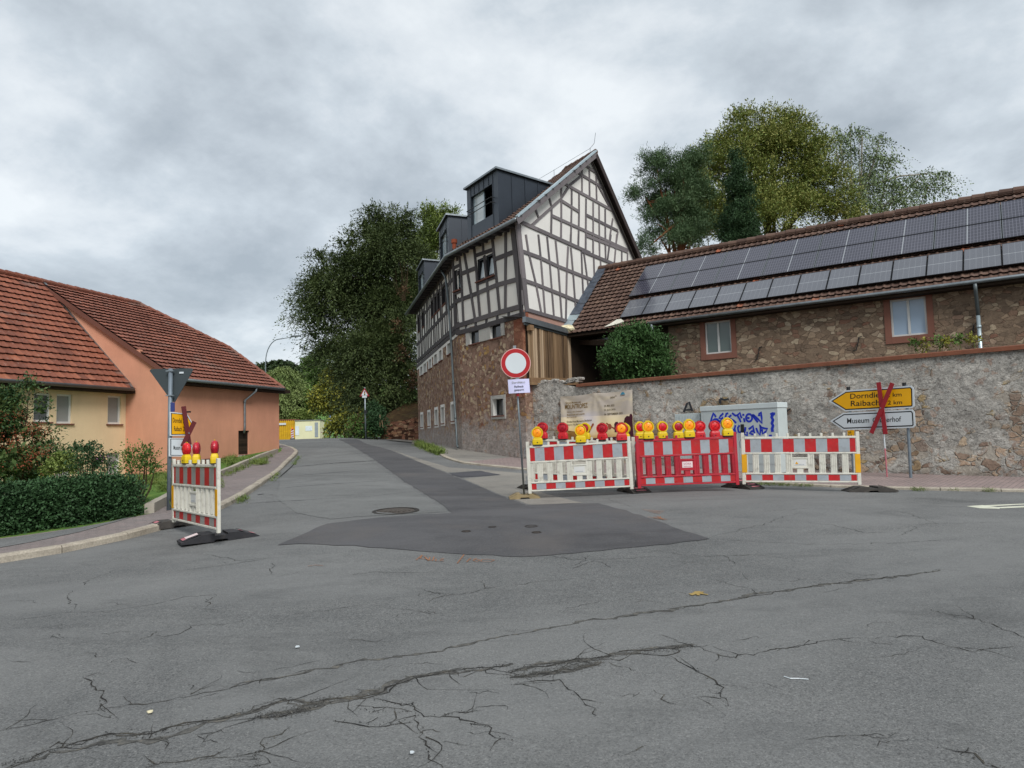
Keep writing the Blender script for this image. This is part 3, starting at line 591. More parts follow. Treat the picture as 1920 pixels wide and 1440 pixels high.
aL = lambda L: [(x/2, 1040+y/2) for x, y in L]; aR = lambda L: [(960+x/2, 1040+y/2) for x, y in L]
big = [aL([(0, 800), (90, 775), (200, 735), (330, 700), (440, 672), (550, 680), (640, 655), (760, 625), (880, 600), (960, 580), (1060, 545), (1140, 552), (1250, 540), (1390, 522), (1460, 490), (1560, 460), (1700, 435), (1800, 430), (1920, 412)]),
       aR([(0, 440), (80, 425), (170, 415), (260, 395), (350, 388), (440, 365), (520, 360), (600, 355), (690, 338)]), aR([(0, 462), (120, 445), (240, 425), (330, 405)]), aL([(960, 612), (1060, 600), (1140, 580), (1230, 545)])]
for p in big: crack(p, .015); crack([(x+random.uniform(-3, 3), y+random.uniform(1, 4)) for x, y in p], .05, 1, 1.6, .0028); crack([(x+random.uniform(-9, 9), y+random.uniform(-5, 6)) for x, y in p], .009, 0, 1.8)
mid_ = [aL([(0, 660), (120, 635), (260, 600), (380, 585), (500, 562), (640, 540), (760, 515), (880, 490), (960, 468), (1080, 462)]), aL([(540, 800), (620, 775), (760, 770), (840, 735)]), aL([(880, 755), (960, 745), (1000, 700), (1080, 655)]), aL([(1240, 625), (1320, 628), (1410, 640), (1540, 625)]),
        aL([(1330, 575), (1400, 590), (1550, 590)]), aL([(1550, 555), (1560, 605), (1700, 605), (1740, 630), (1830, 650), (1870, 690), (1920, 700)]), aR([(0, 490), (90, 485), (180, 480), (220, 520), (270, 550), (300, 580), (315, 605)]), aL([(1560, 605), (1590, 660), (1605, 720), (1610, 760)]), aL([(1660, 602), (1740, 592), (1800, 580)]),
        aR([(690, 345), (750, 370), (840, 385), (940, 350), (1060, 340), (1110, 322), (1260, 318), (1400, 312)]), aR([(1390, 305), (1530, 305), (1640, 340), (1750, 360), (1820, 345)]), aR([(600, 380), (690, 430), (725, 460), (770, 495), (775, 530), (815, 572)]), aR([(1560, 205), (1680, 230), (1790, 255), (1870, 295), (1920, 310)]), aR([(1600, 725), (1720, 755), (1780, 785), (1830, 800)]),
        aL([(385, 440), (340, 460), (355, 500), (390, 525), (370, 580)]), aL([(960, 745), (970, 790), (940, 800)]), aR([(1700, 48), (1800, 40), (1920, 26)]), aL([(540, 690), (620, 690), (630, 715)]), aL([(1400, 540), (1500, 565), (1550, 558)])]
for p in mid_: crack(p, .0072)
thin = [aL([(20, 250), (150, 235), (260, 215), (400, 215), (560, 190), (700, 160), (860, 150)]), aL([(560, 305), (610, 310), (660, 300), (720, 265), (820, 268), (900, 250), (945, 232)]), aL([(860, 110), (1000, 98), (1140, 90), (1300, 84), (1400, 68), (1550, 72), (1660, 70)]), aL([(250, 155), (280, 125), (340, 90), (420, 60)]), aL([(260, 212), (275, 190), (250, 155)]),
        aL([(1590, 180), (1650, 155), (1740, 150), (1830, 130), (1920, 120)]), aL([(1590, 130), (1650, 155)]), aL([(1830, 130), (1815, 110), (1820, 95)]), aR([(310, 20), (250, 38), (222, 60), (245, 85), (310, 100)]), aR([(0, 118), (90, 104), (190, 95), (245, 86)]), aR([(310, 20), (420, 14), (540, 8)]), aR([(780, 0), (830, 30), (880, 70), (890, 100)]), aR([(550, 512), (585, 525), (590, 555), (610, 560)]),
        aR([(760, 95), (830, 115), (900, 130), (930, 150)]), aL([(520, 320), (570, 300), (600, 290)]), aL([(1010, 75), (1005, 55), (1020, 30)]), aL([(800, 150), (790, 180), (775, 195)]), aR([(1270, 70), (1320, 80), (1380, 76)]), aL([(1100, 225), (1240, 208), (1360, 190)]), aR([(700, 350), (640, 330), (560, 300)]), aL([(150, 80), (20, 82)]), aL([(30, 405), (90, 412)]),
        [(1330, 1008), (1420, 985), (1500, 962)], [(1660, 981), (1700, 984), (1757, 982), (1830, 981), (1925, 977)], [(1757, 982), (1740, 975), (1690, 960), (1640, 955)], [(1500, 978), (1560, 985), (1620, 1000), (1660, 998)], [(1700, 984), (1720, 990), (1690, 1005)], [(1340, 1012), (1440, 1016), (1560, 1022), (1700, 1018), (1800, 1010)], [(1000, 1040), (1120, 1052), (1180, 1078)], [(1080, 1060), (1100, 1050), (1100, 1040)],
        [(500, 1048), (420, 1060), (330, 1070)], [(560, 1072), (480, 1090), (410, 1090)], [(380, 1040), (440, 1050), (520, 1045)], [(470, 968), (560, 962), (640, 957)], [(1120, 930), (1180, 950), (1250, 945)], [(1420, 960), (1520, 953), (1640, 958)], [(1560, 1050), (1660, 1066), (1800, 1070)], [(1200, 1030), (1300, 1042), (1420, 1040), (1500, 1052)]]
for p in thin: crack(p, .006)
for P in big+mid_:                                   # crazed side branches off the larger cracks
    W = [G(*p) for p in P]
    for _ in range(max(1, int(len(P)*.55))):
        i = random.randrange(len(W)-1); q = W[i].lerp(W[i+1], random.random()); an = random.uniform(0, 2*PI); L = random.uniform(.12, .5)*(1 if P in mid_ else 1.5); R = [q]
        for k in range(int(L/.05)): an += random.gauss(0, .22)*(4 if random.random() < .12 else 1); q = R[-1]+Vector((math.cos(an), math.sin(an), 0))*.05; R.append(Vector((q.x, q.y, gz(q.x, q.y)+.0035)))
        R[0] = Vector((R[0].x, R[0].y, gz(R[0].x, R[0].y)+.0035))
        if len(R) > 2: mbC.stroke(R, [max(.0015, .0075*(1-k/len(R)))*random.uniform(.4, 1.4) for k in range(len(R))], (0, 0, 1), 0)
for _ in range(60):                                  # short hairline branches
    x = random.uniform(60, 1860); y = random.uniform(1030, 1400); P = [(x, y)]; ax = random.uniform(-1, 1)
    for k in range(3): P.append((P[-1][0]+random.uniform(8, 30)*(1 if ax > 0 else -1), P[-1][1]+random.uniform(-7, 9)))
    crack(P, .004)
def grit(P, n, spread, m):                             # crumbled edges and loose grains along the worst cracks
    W = [G(*p) for p in P]
    for _ in range(n):
        i = random.randrange(len(W)-1); q = W[i].lerp(W[i+1], random.random()); x = q.x+random.gauss(0, spread); y = q.y+random.gauss(0, spread); a = random.uniform(0, 6.28); k = random.uniform(.0015, .0065)
        z = gz(x, y)+.0045; mbC.poly([(x+k*math.cos(a), y+k*math.sin(a), z), (x+k*math.cos(a+1.7)*.8, y+k*math.sin(a+1.7)*.8, z), (x+k*math.cos(a+3.1), y+k*math.sin(a+3.1), z), (x+k*math.cos(a+4.6)*.7, y+k*math.sin(a+4.6)*.7, z)], m)
for p in big: grit(p, 340, .028, 0); grit(p, 700, .04, 1)
for p in mid_: grit(p, 30, .010, 0)
crack(aR([(0, 300), (180, 270), (400, 235), (600, 205), (760, 180), (920, 150), (1120, 125), (1280, 100), (1450, 80), (1620, 55), (1780, 42), (1920, 25)]), .045, 1, 1.2, .003)
crack(aR([(600, 205), (760, 180), (920, 150), (1120, 125), (1280, 100), (1450, 80), (1620, 55)]), .012, 0, 1.2)
crack(aL([(880, 490), (1080, 462), (1300, 410), (1500, 380), (1700, 345), (1920, 305)]), .04, 1, 1.4, .003)
for p, w_ in [(c19([(265, 187), (400, 172), (580, 161)]), .30), (c19([(245, 219), (380, 208), (525, 197)]), .16), (c19([(210, 263), (330, 252), (500, 240), (640, 232)]), .05), (c19([(120, 317), (200, 310), (330, 303), (560, 290), (740, 270)]), .05), (c19([(410, 128), (458, 125)]), .2), (c19([(880, 168), (1000, 178), (1080, 190)]), .07), (c19([(160, 283), (185, 280)]), .12), (c19([(198, 285), (215, 284)]), .10)]: crack(p, w_, 2, .4, .0042)
tag(mbC.build('road_cracks', [MAT['crack'], MAT['seam'], MAT['skid']], origin=(0, 0, 0)), kind='structure')
# white marking and sprayed survey marks
mb = MB()
for P in [[(1812, 949), (1843, 947), (1876, 951.5), (1874, 954), (1838, 953)], [(1842, 947.5), (1925, 944), (1925, 945.5), (1862, 949)], [(1866, 951), (1925, 948), (1925, 951), (1878, 953)]]: mb.poly([G(x, y, .005) for x, y in P])
tag(mb.build('road_marking', MAT['road_white'], origin=(0, 0, 0)), kind='structure')
mb = MB()
def spray(P, w_=.022, m=0): mb.stroke([G(x, y, .0095) for x, y in P], w_, (0, 0, 1), m)
s = lambda L: [(400+x/1.92, 780+y/1.92) for x, y in L]
for P in [[(730, 518), (752, 500)], [(752, 500), (745, 512), (770, 514)], [(760, 505), (775, 520)], [(780, 508), (776, 518), (790, 520)], [(795, 506), (790, 520)], [(802, 514), (800, 522), (818, 521)], [(818, 512), (830, 513), (816, 519), (830, 522)], [(903, 498), (878, 530)], [(925, 512), (912, 525)], [(918, 517), (928, 512)], [(948, 512), (935, 519), (950, 525), (958, 518), (938, 514)], [(968, 516), (962, 523), (1000, 524), (1012, 518), (985, 515), (968, 516)],
          [(340, 540), (365, 536), (395, 538)]]: spray(s(P), .014)
for k in range(5): spray([(1204+k*5, 955+k*1.5), (1246-k*2, 958+k*1.2)], .014)
for k in range(5): spray([(1214+k*6, 968+random.uniform(-1, 2)), (1252-k*3, 974+random.uniform(-2, 1))], .014)
for k in range(9): a = k*.7; spray([(1308, 1112), (1308+random.uniform(6, 26)*math.cos(a), 1112+4*math.sin(a))], .03, 1)
tag(mb.build('road_paint', [MAT['orange_paint'], MAT['yellow_paint']], origin=(0, 0, 0)), kind='structure')
# ------------------------------------------------------------------ manhole and valve covers (level in the road)
def cover(px, py, r, label, name='manhole_cover'):
    c = G(px, py); t = thing(name, label, 'cover', c); n = Vector((0, -.04, 1)).normalized()
    mb = MB(); mb.ring((c.x, c.y, c.z-.02), n, r*.84, r, .032, 36, 0); mb.build('frame_ring', MAT['iron'], t)
    mb = MB(); mb.disc((c.x, c.y, c.z-.02), n, r*.81, .026, 32)
    for k in range(-3, 4):
        for j in range(-3, 4):
            if k*k+j*j < 10: mb.disc((c.x+k*r*.2, c.y+j*r*.2, c.z+.005-j*r*.008), n, r*.05, .006, 6)
    mb.build('lid', MAT['iron_rust'], t)
cover(742, 958.5, .42, 'round cast iron manhole cover in the pale side street asphalt')
cover(874, 997, .07, 'small round valve cover in the dark patch, leftmost of the four', 'valve_cover'); cover(923, 989, .065, 'small round valve cover in the dark patch, second from the left', 'valve_cover')
cover(996, 987.5, .10, 'larger valve cover in the dark patch, farthest from the kerb and nearest the barriers', 'valve_cover'); cover(1006, 999, .07, 'small valve cover in the dark patch, rightmost and nearest the viewer', 'valve_cover')
# ================================================================== BUILDING HELPERS
Z = Vector((0, 0, 1))
class Roof:
    """sloping plane: eave line through e (3D) along d, rising towards the ridge point r"""
    def __init__(s, e, d, r):
        s.o = Vector(e); s.u = Vector(d).normalized(); w_ = Vector(r)-s.o; w_ = w_-s.u*w_.dot(s.u); s.v = w_.normalized(); s.n = s.u.cross(s.v)
        if s.n.z < 0: s.n = -s.n
        s.len = w_.length
    def hit(s, px, py):
        d = ray(px, py); k = (s.o-EYE).dot(s.n)/d.dot(s.n); P = EYE+d*k-s.o; return (P.dot(s.u), P.dot(s.v))
    def ab(s, P): P = Vector(P)-s.o; return (P.dot(s.u), P.dot(s.v))
    def P(s, a, b, off=0.0): return s.o+s.u*a+s.v*b+s.n*off
def tiles(R, poly, tw, th, mat, parent, name='tiles', amp=.022, holes=(), step=True):
    V, F = cdt(poly, holes); mb = MB(); mb.v = [R.P(v.x, v.y, -.03) for v in V]; mb.f = [tuple(f) for f in F]; mb.m = [1]*len(F)
    a0 = min(p[0] for p in poly); a1 = max(p[0] for p in poly); b0 = min(p[1] for p in poly); b1 = max(p[1] for p in poly)
    prof = [(0, -.2), (.10, -.6), (.55, -.6), (.68, .2), (.80, .9), (.93, .5), (1.01, -.1)]
    j = 0; b = b0
    while b < b1-.02:
        a = a0 + (0 if j % 2 == 0 or not step else 0)
        while a < a1:
            cx_, cy_ = a+tw/2, b+th*.5
            if inpoly(cx_, min(cy_, b1-.01), poly) and not any(inpoly(cx_, cy_, h) for h in holes):
                k = len(mb.v); jz = random.uniform(-.004, .005); ja = random.uniform(-.004, .004); jb = random.uniform(-.003, .003); top = min(b+th+.05, b1+.02)
                for x, z in prof: mb.v.append(R.P(a+x*tw+ja, b+jb, .062+z*amp+jz))
                for x, z in prof: mb.v.append(R.P(a+x*tw+ja, top+jb, -.004+z*amp))
                for x, z in prof: mb.v.append(R.P(a+x*tw+ja, b+jb+.012, .062+z*amp+jz-.020))
                n = len(prof)
                for i in range(n-1):
                    mb.f.append((k+i, k+i+1, k+n+i+1, k+n+i)); mb.m.append(0); mb.f.append((k+2*n+i, k+2*n+i+1, k+i+1, k+i)); mb.m.append(0)
            a += tw
        b += th; j += 1
    return mb.build(name, [MAT[mat], MAT['underlay']], parent)
def ridge_caps(P, Q, mat, parent, r=.10, L=.38, name='ridge_tiles'):
    P = Vector(P); Q = Vector(Q); d = Q-P; n = max(1, int(d.length/L)); mb = MB()
    for i in range(n):
        a = P.lerp(Q, i/n); b = P.lerp(Q, (i+1.12)/n); j = random.uniform(-.006, .008); mb.tube([a+Z*j, b+Z*(j-.012)], [r*1.08, r*.92], 10)
    return mb.build(name, MAT[mat], parent)
def gutter(pts, r, mat, parent, name='gutter', brackets=None):
    mb = MB(); pts = [Vector(p) for p in pts]
    mb.tube(pts, r, 10); mb.build(name, MAT[mat], parent, smooth=True)
def wallface(pl, outline, holes, name, mats, parent, depth=.35, rev=0):
    """wall in a vertical plane (t, z) with openings that have real reveals; mats[0] face, mats[1] reveal"""
    V, F = cdt(outline, holes, None); mb = MB(); mb.v = [pl.P(v.x, v.y) for v in V]; mb.f = [tuple(f) for f in F]; mb.m = [0]*len(F)
    for h in holes:
        for i in range(len(h)):
            a, b = h[i], h[(i+1) % len(h)]; mb.poly([pl.P(*a), pl.P(*b), pl.P(b[0], b[1], -depth), pl.P(a[0], a[1], -depth)], rev)
    return mb.build(name, [MAT[x] for x in mats], parent)
def rect(t0, t1, z0, z1): t0, t1 = sorted((t0, t1)); return [(t0, z0), (t1, z0), (t1, z1), (t0, z1)]
def pbox(mb, pl, t0, t1, z0, z1, o0, o1, m=0):
    mb.box(pl.P(t0, z0, o0), pl.d*(t1-t0), Z*(z1-z0), pl.n*(o1-o0), m)
def window(pl, t0, t1, z0, z1, depth, parent, frame='anthracite', pane='glass_dark', fw=.06, mull=0, name='window', sill=None, tilt=0, transom=None, backing=True, label=None):
    """window set back in a reveal: frame (this object) > pane, sill"""
    t0, t1 = sorted((t0, t1)); mb = MB(); o = -depth
    pbox(mb, pl, t0, t1, z0, z0+fw, o, o+.05); pbox(mb, pl, t0, t1, z1-fw, z1, o, o+.05); pbox(mb, pl, t0, t0+fw, z0+fw, z1-fw, o, o+.05); pbox(mb, pl, t1-fw, t1, z0+fw, z1-fw, o, o+.05)
    for k in range(1, mull+1): tm = t0+(t1-t0)*k/(mull+1); pbox(mb, pl, tm-fw*.6, tm+fw*.6, z0+fw, z1-fw, o, o+.055)
    if transom: pbox(mb, pl, t0+fw, t1-fw, transom-fw*.4, transom+fw*.4, o, o+.052)
    fr = mb.build(name, MAT[frame], parent)
    if label: fr['label'] = label
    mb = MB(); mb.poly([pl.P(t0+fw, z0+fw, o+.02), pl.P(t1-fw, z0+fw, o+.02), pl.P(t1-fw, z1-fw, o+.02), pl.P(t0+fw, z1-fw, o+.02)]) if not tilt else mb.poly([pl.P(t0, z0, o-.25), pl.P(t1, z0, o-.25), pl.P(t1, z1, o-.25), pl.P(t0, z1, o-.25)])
    mb.build('pane', MAT[pane if not tilt else 'room_shade'], fr)  # for tilted windows a near-black sheet painting the shade of the room
    if tilt:                                  # tilted sash leaning into the room, its glass coloured pale as reflected sky
        h = z1-z0-2*fw; w_ = t1-t0-2*fw; mb = MB(); inx = -pl.n
        A = pl.P(t0+fw, z0+fw, o+.03); U = pl.d*w_; V = (Z*math.cos(tilt)+inx*math.sin(tilt))*h; N = pl.n
        mb.box(A, U, V*.07, N*.03); mb.box(A+V*.93, U, V*.07, N*.03); mb.box(A+V*.07, pl.d*.05, V*.86, N*.03); mb.box(A+V*.07+U-pl.d*.05, pl.d*.05, V*.86, N*.03); mb.build('sash', MAT[frame], fr)
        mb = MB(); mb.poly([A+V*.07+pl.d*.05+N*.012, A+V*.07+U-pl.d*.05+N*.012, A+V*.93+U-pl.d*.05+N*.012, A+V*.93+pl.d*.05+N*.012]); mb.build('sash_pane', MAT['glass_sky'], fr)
    if sill:
        mb = MB(); pbox(mb, pl, t0-.06, t1+.06, z0-.05, z0-.005, -depth, .06); mb.build('sill', MAT[sill], fr)
    return fr
def downpipe(pts, r, mat, parent, name='downpipe', rings=()):
    mb = MB(); mb.tube(pts, r, 10)
    for p in rings: p = Vector(p); mb.tube([p, p+Z*.07], r*1.25, 10)
    return mb.build(name, MAT[mat], parent, smooth=True)
# ================================================================== LEFT HOUSE (cream wing and orange barn under one ridge)
PC = atY(235, 840, 25.9); CR = Plane((PC.x, PC.y), 14.5); NX = CR.n
GB = Plane((PC.x, PC.y), 104.5); tK, _ = GB.hit(318, 800); KP = GB.P(tK, 0); OR = Plane((KP.x, KP.y), 14.5); tF, _ = OR.hit(523, 843)
NX = Vector((OR.d.y, -OR.d.x, 0)); CR.n = NX; OR.n = NX; GB.n = -OR.d
lh = thing('house', 'low cream and orange rendered house with red tiled roof on the left', 'house', (PC.x, PC.y, -.4))
ZR = 8.02; EZC = 3.63; EZO = 3.92
rid = lambda t: PC.copy().xy.to_3d() + CR.d*t - NX*4.0 + Z*ZR
eC = PC.xy.to_3d()+NX*.45+Z*EZC; eO = KP.xy.to_3d()+NX*.45+Z*EZO
# cream wall with its windows
def wr(px0, px1, py0, py1, pl=CR):
    a = pl.hit(px0, py0); b = pl.hit(px1, py1); c = pl.hit(px0, py1); d = pl.hit(px1, py0); return (a[0]+c[0])/2, (b[0]+d[0])/2, (b[1]+c[1])/2, (a[1]+d[1])/2
wins = [wr(63, 95, 737, 791), wr(106, 135, 739, 794), wr(202, 227, 742, 795), wr(103, 134, 852, 893), wr(201, 225, 849, 889)]
wins = [(a, b, c, d) for a, b, c, d in wins]; H = [rect(a, b, c, d) for a, b, c, d in wins]
H.append(rect(-9.4, -8.5, 2.3, 3.3)); H.append(rect(-11.6, -10.7, 2.3, 3.3))
wallface(CR, [(-22, -1.2), (0, -1.2), (0, 3.62), (-22, 3.62)], H, 'wall', ['cream_render', 'white_frame'], lh, .12).name = 'cream_wall'
for i, (a, b, c, d) in enumerate(wins+[(-9.4, -8.5, 2.3, 3.3), (-11.6, -10.7, 2.3, 3.3)]):
    window(CR, a, b, c, d, .11, lh, 'white_frame', 'blind' if i not in (0,) else 'glass_grey', .065, sill='sill_red' if i < 3 else None)
# orange walls: the end wall that steps forward, and the long wall
hp = [(0, -1.2), (tK, -1.2), (tK, EZO-.02), (0, EZO+.9)]
zroof = lambda t: EZO + (ZR-EZO)*(tK+.45-t)/(tK+.45+4.0)
mb = MB(); V, F = cdt([(-4.0, ZR-.15), (-4.0, -1.2), (tK, -1.2), (tK, zroof(tK)-.10)], ()); mb.v = [GB.P(v.x, v.y) for v in V]; mb.f = [tuple(f) for f in F]; mb.m = [0]*len(F); mb.build('orange_end_wall', MAT['orange_render'], lh)
dt = OR.hit(473, 848); dh = rect(OR.hit(447, 810)[0], OR.hit(467.5, 810)[0], OR.hit(457, 852)[1], OR.hit(457, 807.5)[1])
wallface(OR, [(0, -1.2), (tF, -1.2), (tF, EZO-.02), (0, EZO-.02)], [dh], 'orange_wall', ['orange_render', 'orange_render'], lh, .14)
mb = MB(); mb.box(OR.P(tF, -1.2), -NX*11, Z*(EZO+1.1), OR.d*.02); mb.build('far_wall', MAT['orange_render'], lh)
mb = MB(); pbox(mb, OR, dh[0][0], dh[1][0], dh[0][1], dh[2][1], -.13, -.09)
for k in range(9): z0 = dh[0][1]+(dh[2][1]-dh[0][1])*k/9; pbox(mb, OR, dh[0][0]+.02, dh[1][0]-.02, z0+.015, z0+.13*(dh[2][1]-dh[0][1])/1.2, -.09, -.075)
mb.build('wooden_shutter', MAT['dark_wood'], lh)
mb = MB(); pbox(mb, OR, .3, dh[0][0]-.02, .2, OR.hit(420, 858)[1], 0, .05); pbox(mb, OR, dh[0][0]-.02, dh[1][0]+.06, .2, dh[0][1]-.01, 0, .06); pbox(mb, OR, dh[1][0]+.06, OR.hit(485, 850)[0]+.1, .2, OR.hit(480, 853)[1], 0, .05); mb.build('plinth', MAT['plinth_stone'], lh)
# roofs
RC = Roof(eC, CR.d, rid(0)); RO_ = Roof(eO, OR.d, rid(0))
a0 = RC.ab(PC.xy.to_3d()+CR.d*-.02+NX*.45)[0]
gut_r = RC.ab(rid(-.05))
tiles(RC, [(-22, -.05), (RC.hit(247, 729)[0], -.05), (RC.ab(rid(-.05))[0]+0.0, RC.len), (-22, RC.len)], .30, .335, 'tiles_red', lh, 'cream_wing_roof', .013)
pR = [RO_.hit(*q) for q in [(265, 573), (350, 609), (428, 652), (480, 690), (534, 731)]]
av = RO_.ab(GB.P(0, 0))[0]-.12
tiles(RO_, [(av, -.05)]+[(pR[4][0], -.05)]+[pR[3], pR[2], pR[1]]+[(pR[0][0], RO_.len), (av, RO_.len)], .235, .315, 'tiles_red_long', lh, 'orange_barn_roof', .013)
ridge_caps(rid(-21)+Z*.05, rid(-.02)+Z*.05, 'tiles_red', lh, .11); ridge_caps(RO_.P(av, RO_.len, .05), RO_.P(pR[0][0], RO_.len, .05), 'tiles_red_long', lh, .10)
ridge_caps(RO_.P(*[pR[0][0], RO_.len, .03]), RO_.P(*pR[2], .03), 'tiles_red_long', lh, .09, name='hip_tiles'); ridge_caps(RO_.P(*pR[2], .03), RO_.P(pR[4][0], -.02, .03), 'tiles_red_long', lh, .09, name='hip_tiles')
# back slopes, so that the roof is a closed thing
bk = lambda t: PC.xy.to_3d()+CR.d*t-NX*9.5+Z*3.4
mb = MB(); mb.poly([rid(-22), rid(pR[0][0]), bk(7.4), bk(-22)]); mb.poly([rid(pR[0][0])-Z*.02, RO_.P(*pR[2], -.04), RO_.P(pR[4][0], 0, -.04), bk(7.4)]); mb.build('roof_back', MAT['tiles_red_long'], lh)
mb = MB(); mb.box(bk(-22)-Z*4.4, CR.d*29.3, Z*4.4, NX*.2); mb.build('back_wall', MAT['cream_render'], lh)
# verge board along the end wall, metal flashing against the cream roof
mb = MB(); va = RO_.P(av, -.02, -.02); vb = RO_.P(av, RO_.len, -.02); mb.bar(va-Z*.09, vb-Z*.09, .16, -CR.d, .03); mb.build('verge_board', MAT['sill_red'], lh)
mb = MB(); q0 = RC.P(gut_r[0]+.02, RC.len-.05, .06); q1 = GB.P(.12, EZC+.30, .03); q2 = RC.P(RC.hit(247, 729)[0]-.02, .0, .06)
mb.bar(q0, q1, .10, RC.n, .02); mb.bar(q1, q2, .10, RC.n, .02); mb.build('flashing', MAT['zinc'], lh)
mb = MB(); tK2 = tK
mb.box(eC-CR.d*22-Z*.17-NX*.45, CR.d*22, NX*.42, Z*.13, 0); mb.box(eO-Z*.19-NX*.45, OR.d*(tF+.3), NX*.42, Z*.15, 0); mb.build('eaves_boards', MAT['dark_wood'], lh)
gutter([eC-CR.d*22-Z*.03+NX*.05, eC+CR.d*(RC.hit(247, 729)[0]+.04)-Z*.03+NX*.05], .065, 'grey_pipe', lh); gutter([eO+OR.d*.05-Z*.03+NX*.05, eO+OR.d*(pR[4][0]+.03)-Z*.03+NX*.05], .065, 'grey_pipe', lh)
tp = OR.hit(463, 730)[0]; tq = OR.hit(455.5, 760)[0]; zq = OR.hit(455, 812)[1]
downpipe([OR.P(tp, EZO-.08, .48), OR.P(tp, EZO-.22, .44), OR.P(tq, EZO-.62, .09), OR.P(tq, zq+.25, .09), OR.P(tq, zq, .05)], .045, 'galv', lh, rings=[OR.P(tq, EZO-.7, .09)])
mb = MB(); mb.box(GB.P(.55, OR.hit(318, 800)[1]*0+4.95, 0), OR.d*-.12, GB.d*.18, Z*.14); mb.build('bracket', MAT['orange_render'], lh)
# ------------------------------------------------------------------ low garden wall along the pavement
mb = MB(); WLw = [xy(G(x, y, .1)) for x, y in [(522, 849), (470, 869), (415, 893.5), (360, 919), (320, 944), (289, 962)]]; WLw = smooth_line(WLw, 1); Oo = offset_line(WLw, -.16); R_ = resample(WLw, 1.0); O_ = offset_line(R_, -.17)
for i in range(len(R_)-1):
    a, b, c, d = [Vector((p[0], p[1], gz(*p)+.05)) for p in (R_[i], R_[i+1], O_[i+1], O_[i])]; h = Z*(.22+.02*random.random()); b2 = a.lerp(b, .992); c2 = d.lerp(c, .992)
    mb.poly([a, b2, b2+h, a+h]); mb.poly([a+h, b2+h, c2+h, d+h]); mb.poly([d, a, a+h, d+h]); mb.poly([b2, c2, c2+h, b2+h]); mb.poly([c2, d, d+h, c2+h])
tag(mb.build('garden_wall', MAT['concrete']), 'low concrete edging wall between the orange house and the left pavement', 'low wall')
# ================================================================== TIMBER-FRAMED HOUSE ON STONE BASE
th_ = thing('timber_framed_house', 'tall half-timbered house on stone base with black zinc dormers', 'house', (P0.x, P0.y, .4))
c2 = lambda x, y: (740+x/4, 260+y/4); c4 = lambda x, y: (840+x/6.544, 400+y/6.544); c5 = lambda x, y: (960+x/7.2, 270+y/7.2); c5b = lambda x, y: (960+x/7.2, 440+y/7.2)
c6 = lambda x, y: (740+x/5.538, 360+y/5.538); c7 = lambda x, y: (750+x/9, 560+y/9); c8 = lambda x, y: (740+x/5.14, 600+y/5.14)
TOPZ = 9.32
tAp, zAp = GA.hit(1108, 287); zAp -= .15; tER, zER = GA.hit(1193, 488)
# --- façade 1 (between the drainpipe and the corner): sill line of the timber frame
def pl_line(pl, A, B):
    a = pl.hit(*A); b = pl.hit(*B); return lambda t: a[1]+(b[1]-a[1])*(t-a[0])/(b[0]-a[0])
s1 = pl_line(F1, c4(115, 1425), c4(940, 1255)); s2 = pl_line(F2, c7(300, 1165), c7(890, 650))
wa = F1.hit(*c2(565, 240+1200)) if False else None
def rr(pl, x0, x1, y0, y1):
    a = pl.hit(x0, (y0+y1)/2)[0]; b = pl.hit(x1, (y0+y1)/2)[0]; m = (x0+x1)/2; return min(a, b), max(a, b), pl.hit(m, y1)[1], pl.hit(m, y0)[1]
# window openings in the timber storey of façade 1
A1 = rr(F1, *[c4(365, 0)[0], c4(443, 0)[0]], c4(0, 550)[1], c4(0, 820)[1]); A2 = rr(F1, c4(470, 0)[0], c4(562, 0)[0], c4(0, 500)[1], c4(0, 770)[1]); B1w = rr(F1, c4(84, 0)[0], c4(152, 0)[0], c4(0, 690)[1], c4(0, 950)[1])
zt = (A1[3]+A2[3]+B1w[3])/3; zb = (A1[2]+A2[2]+B1w[2])/3; up1 = [(q[0], q[1], zb, zt) for q in (A1, A2, B1w)]
wallface(F1, [(0, s1(0)), (TB, s1(TB)), (TB+.42, TOPZ), (0, TOPZ)], [rect(*q) for q in up1], 'plaster', ['plaster_white', 'timber_dark'], th_, .14, 1)
for q in up1: window(F1, *q, .10, th_, 'anthracite', fw=.05, tilt=math.radians(9), label='tilted open window in the white timber storey')
mb = MB(); pbox(mb, F1, up1[1][0]-.1 if up1[1][0] < up1[0][0] else up1[0][0]-.1, max(up1[0][1], up1[1][1])+.1, zb-.06, zb-.01, 0, .10); pbox(mb, F1, B1w[0]-.08, B1w[1]+.08, zb-.06, zb-.01, 0, .10); mb.pieces('window_sill', MAT['sill_red'], th_)
mbt = MB()
def tb(pl, P, w_, t=.035, m=0, mb=None, off=0.0):
    if pl is GA: w_ *= .76
    mb = mb or mbt
    for i in range(len(P)-1): a = pl.hit(*P[i]); b = pl.hit(*P[i+1]); mb.bar(pl.P(*a), pl.P(*b), w_, pl.n, t+random.uniform(0, .006), m, -.02+off)
for P, w_ in [([(1055, 0)], 0)]: pass
for P in [[(810, 475), (575, 565)], [(340, 675), (165, 742)], [(850, 812), (600, 880), (370, 978), (85, 1088)]]: tb(F1, [c4(*p) for p in P], .17)
for P in [[(918, 1140), (640, 1215), (330, 1315), (110, 1385)], [(945, 1238), (640, 1325), (330, 1420), (110, 1470)]]: tb(F1, [c4(*p) for p in P], .19, .05)
tb(F1, [c4(*p) for p in [(838, 118), (540, 240), (325, 350), (60, 500)]], .26, .05)
for x0, y0, x1, y1 in [(748, 1195, 750, 1270), (608, 1235, 610, 1325), (475, 1285, 477, 1365), (343, 1325, 345, 1405), (224, 1360, 227, 1440)]: tb(F1, [c4(x0, y0), c4(x1, y1)], .14)
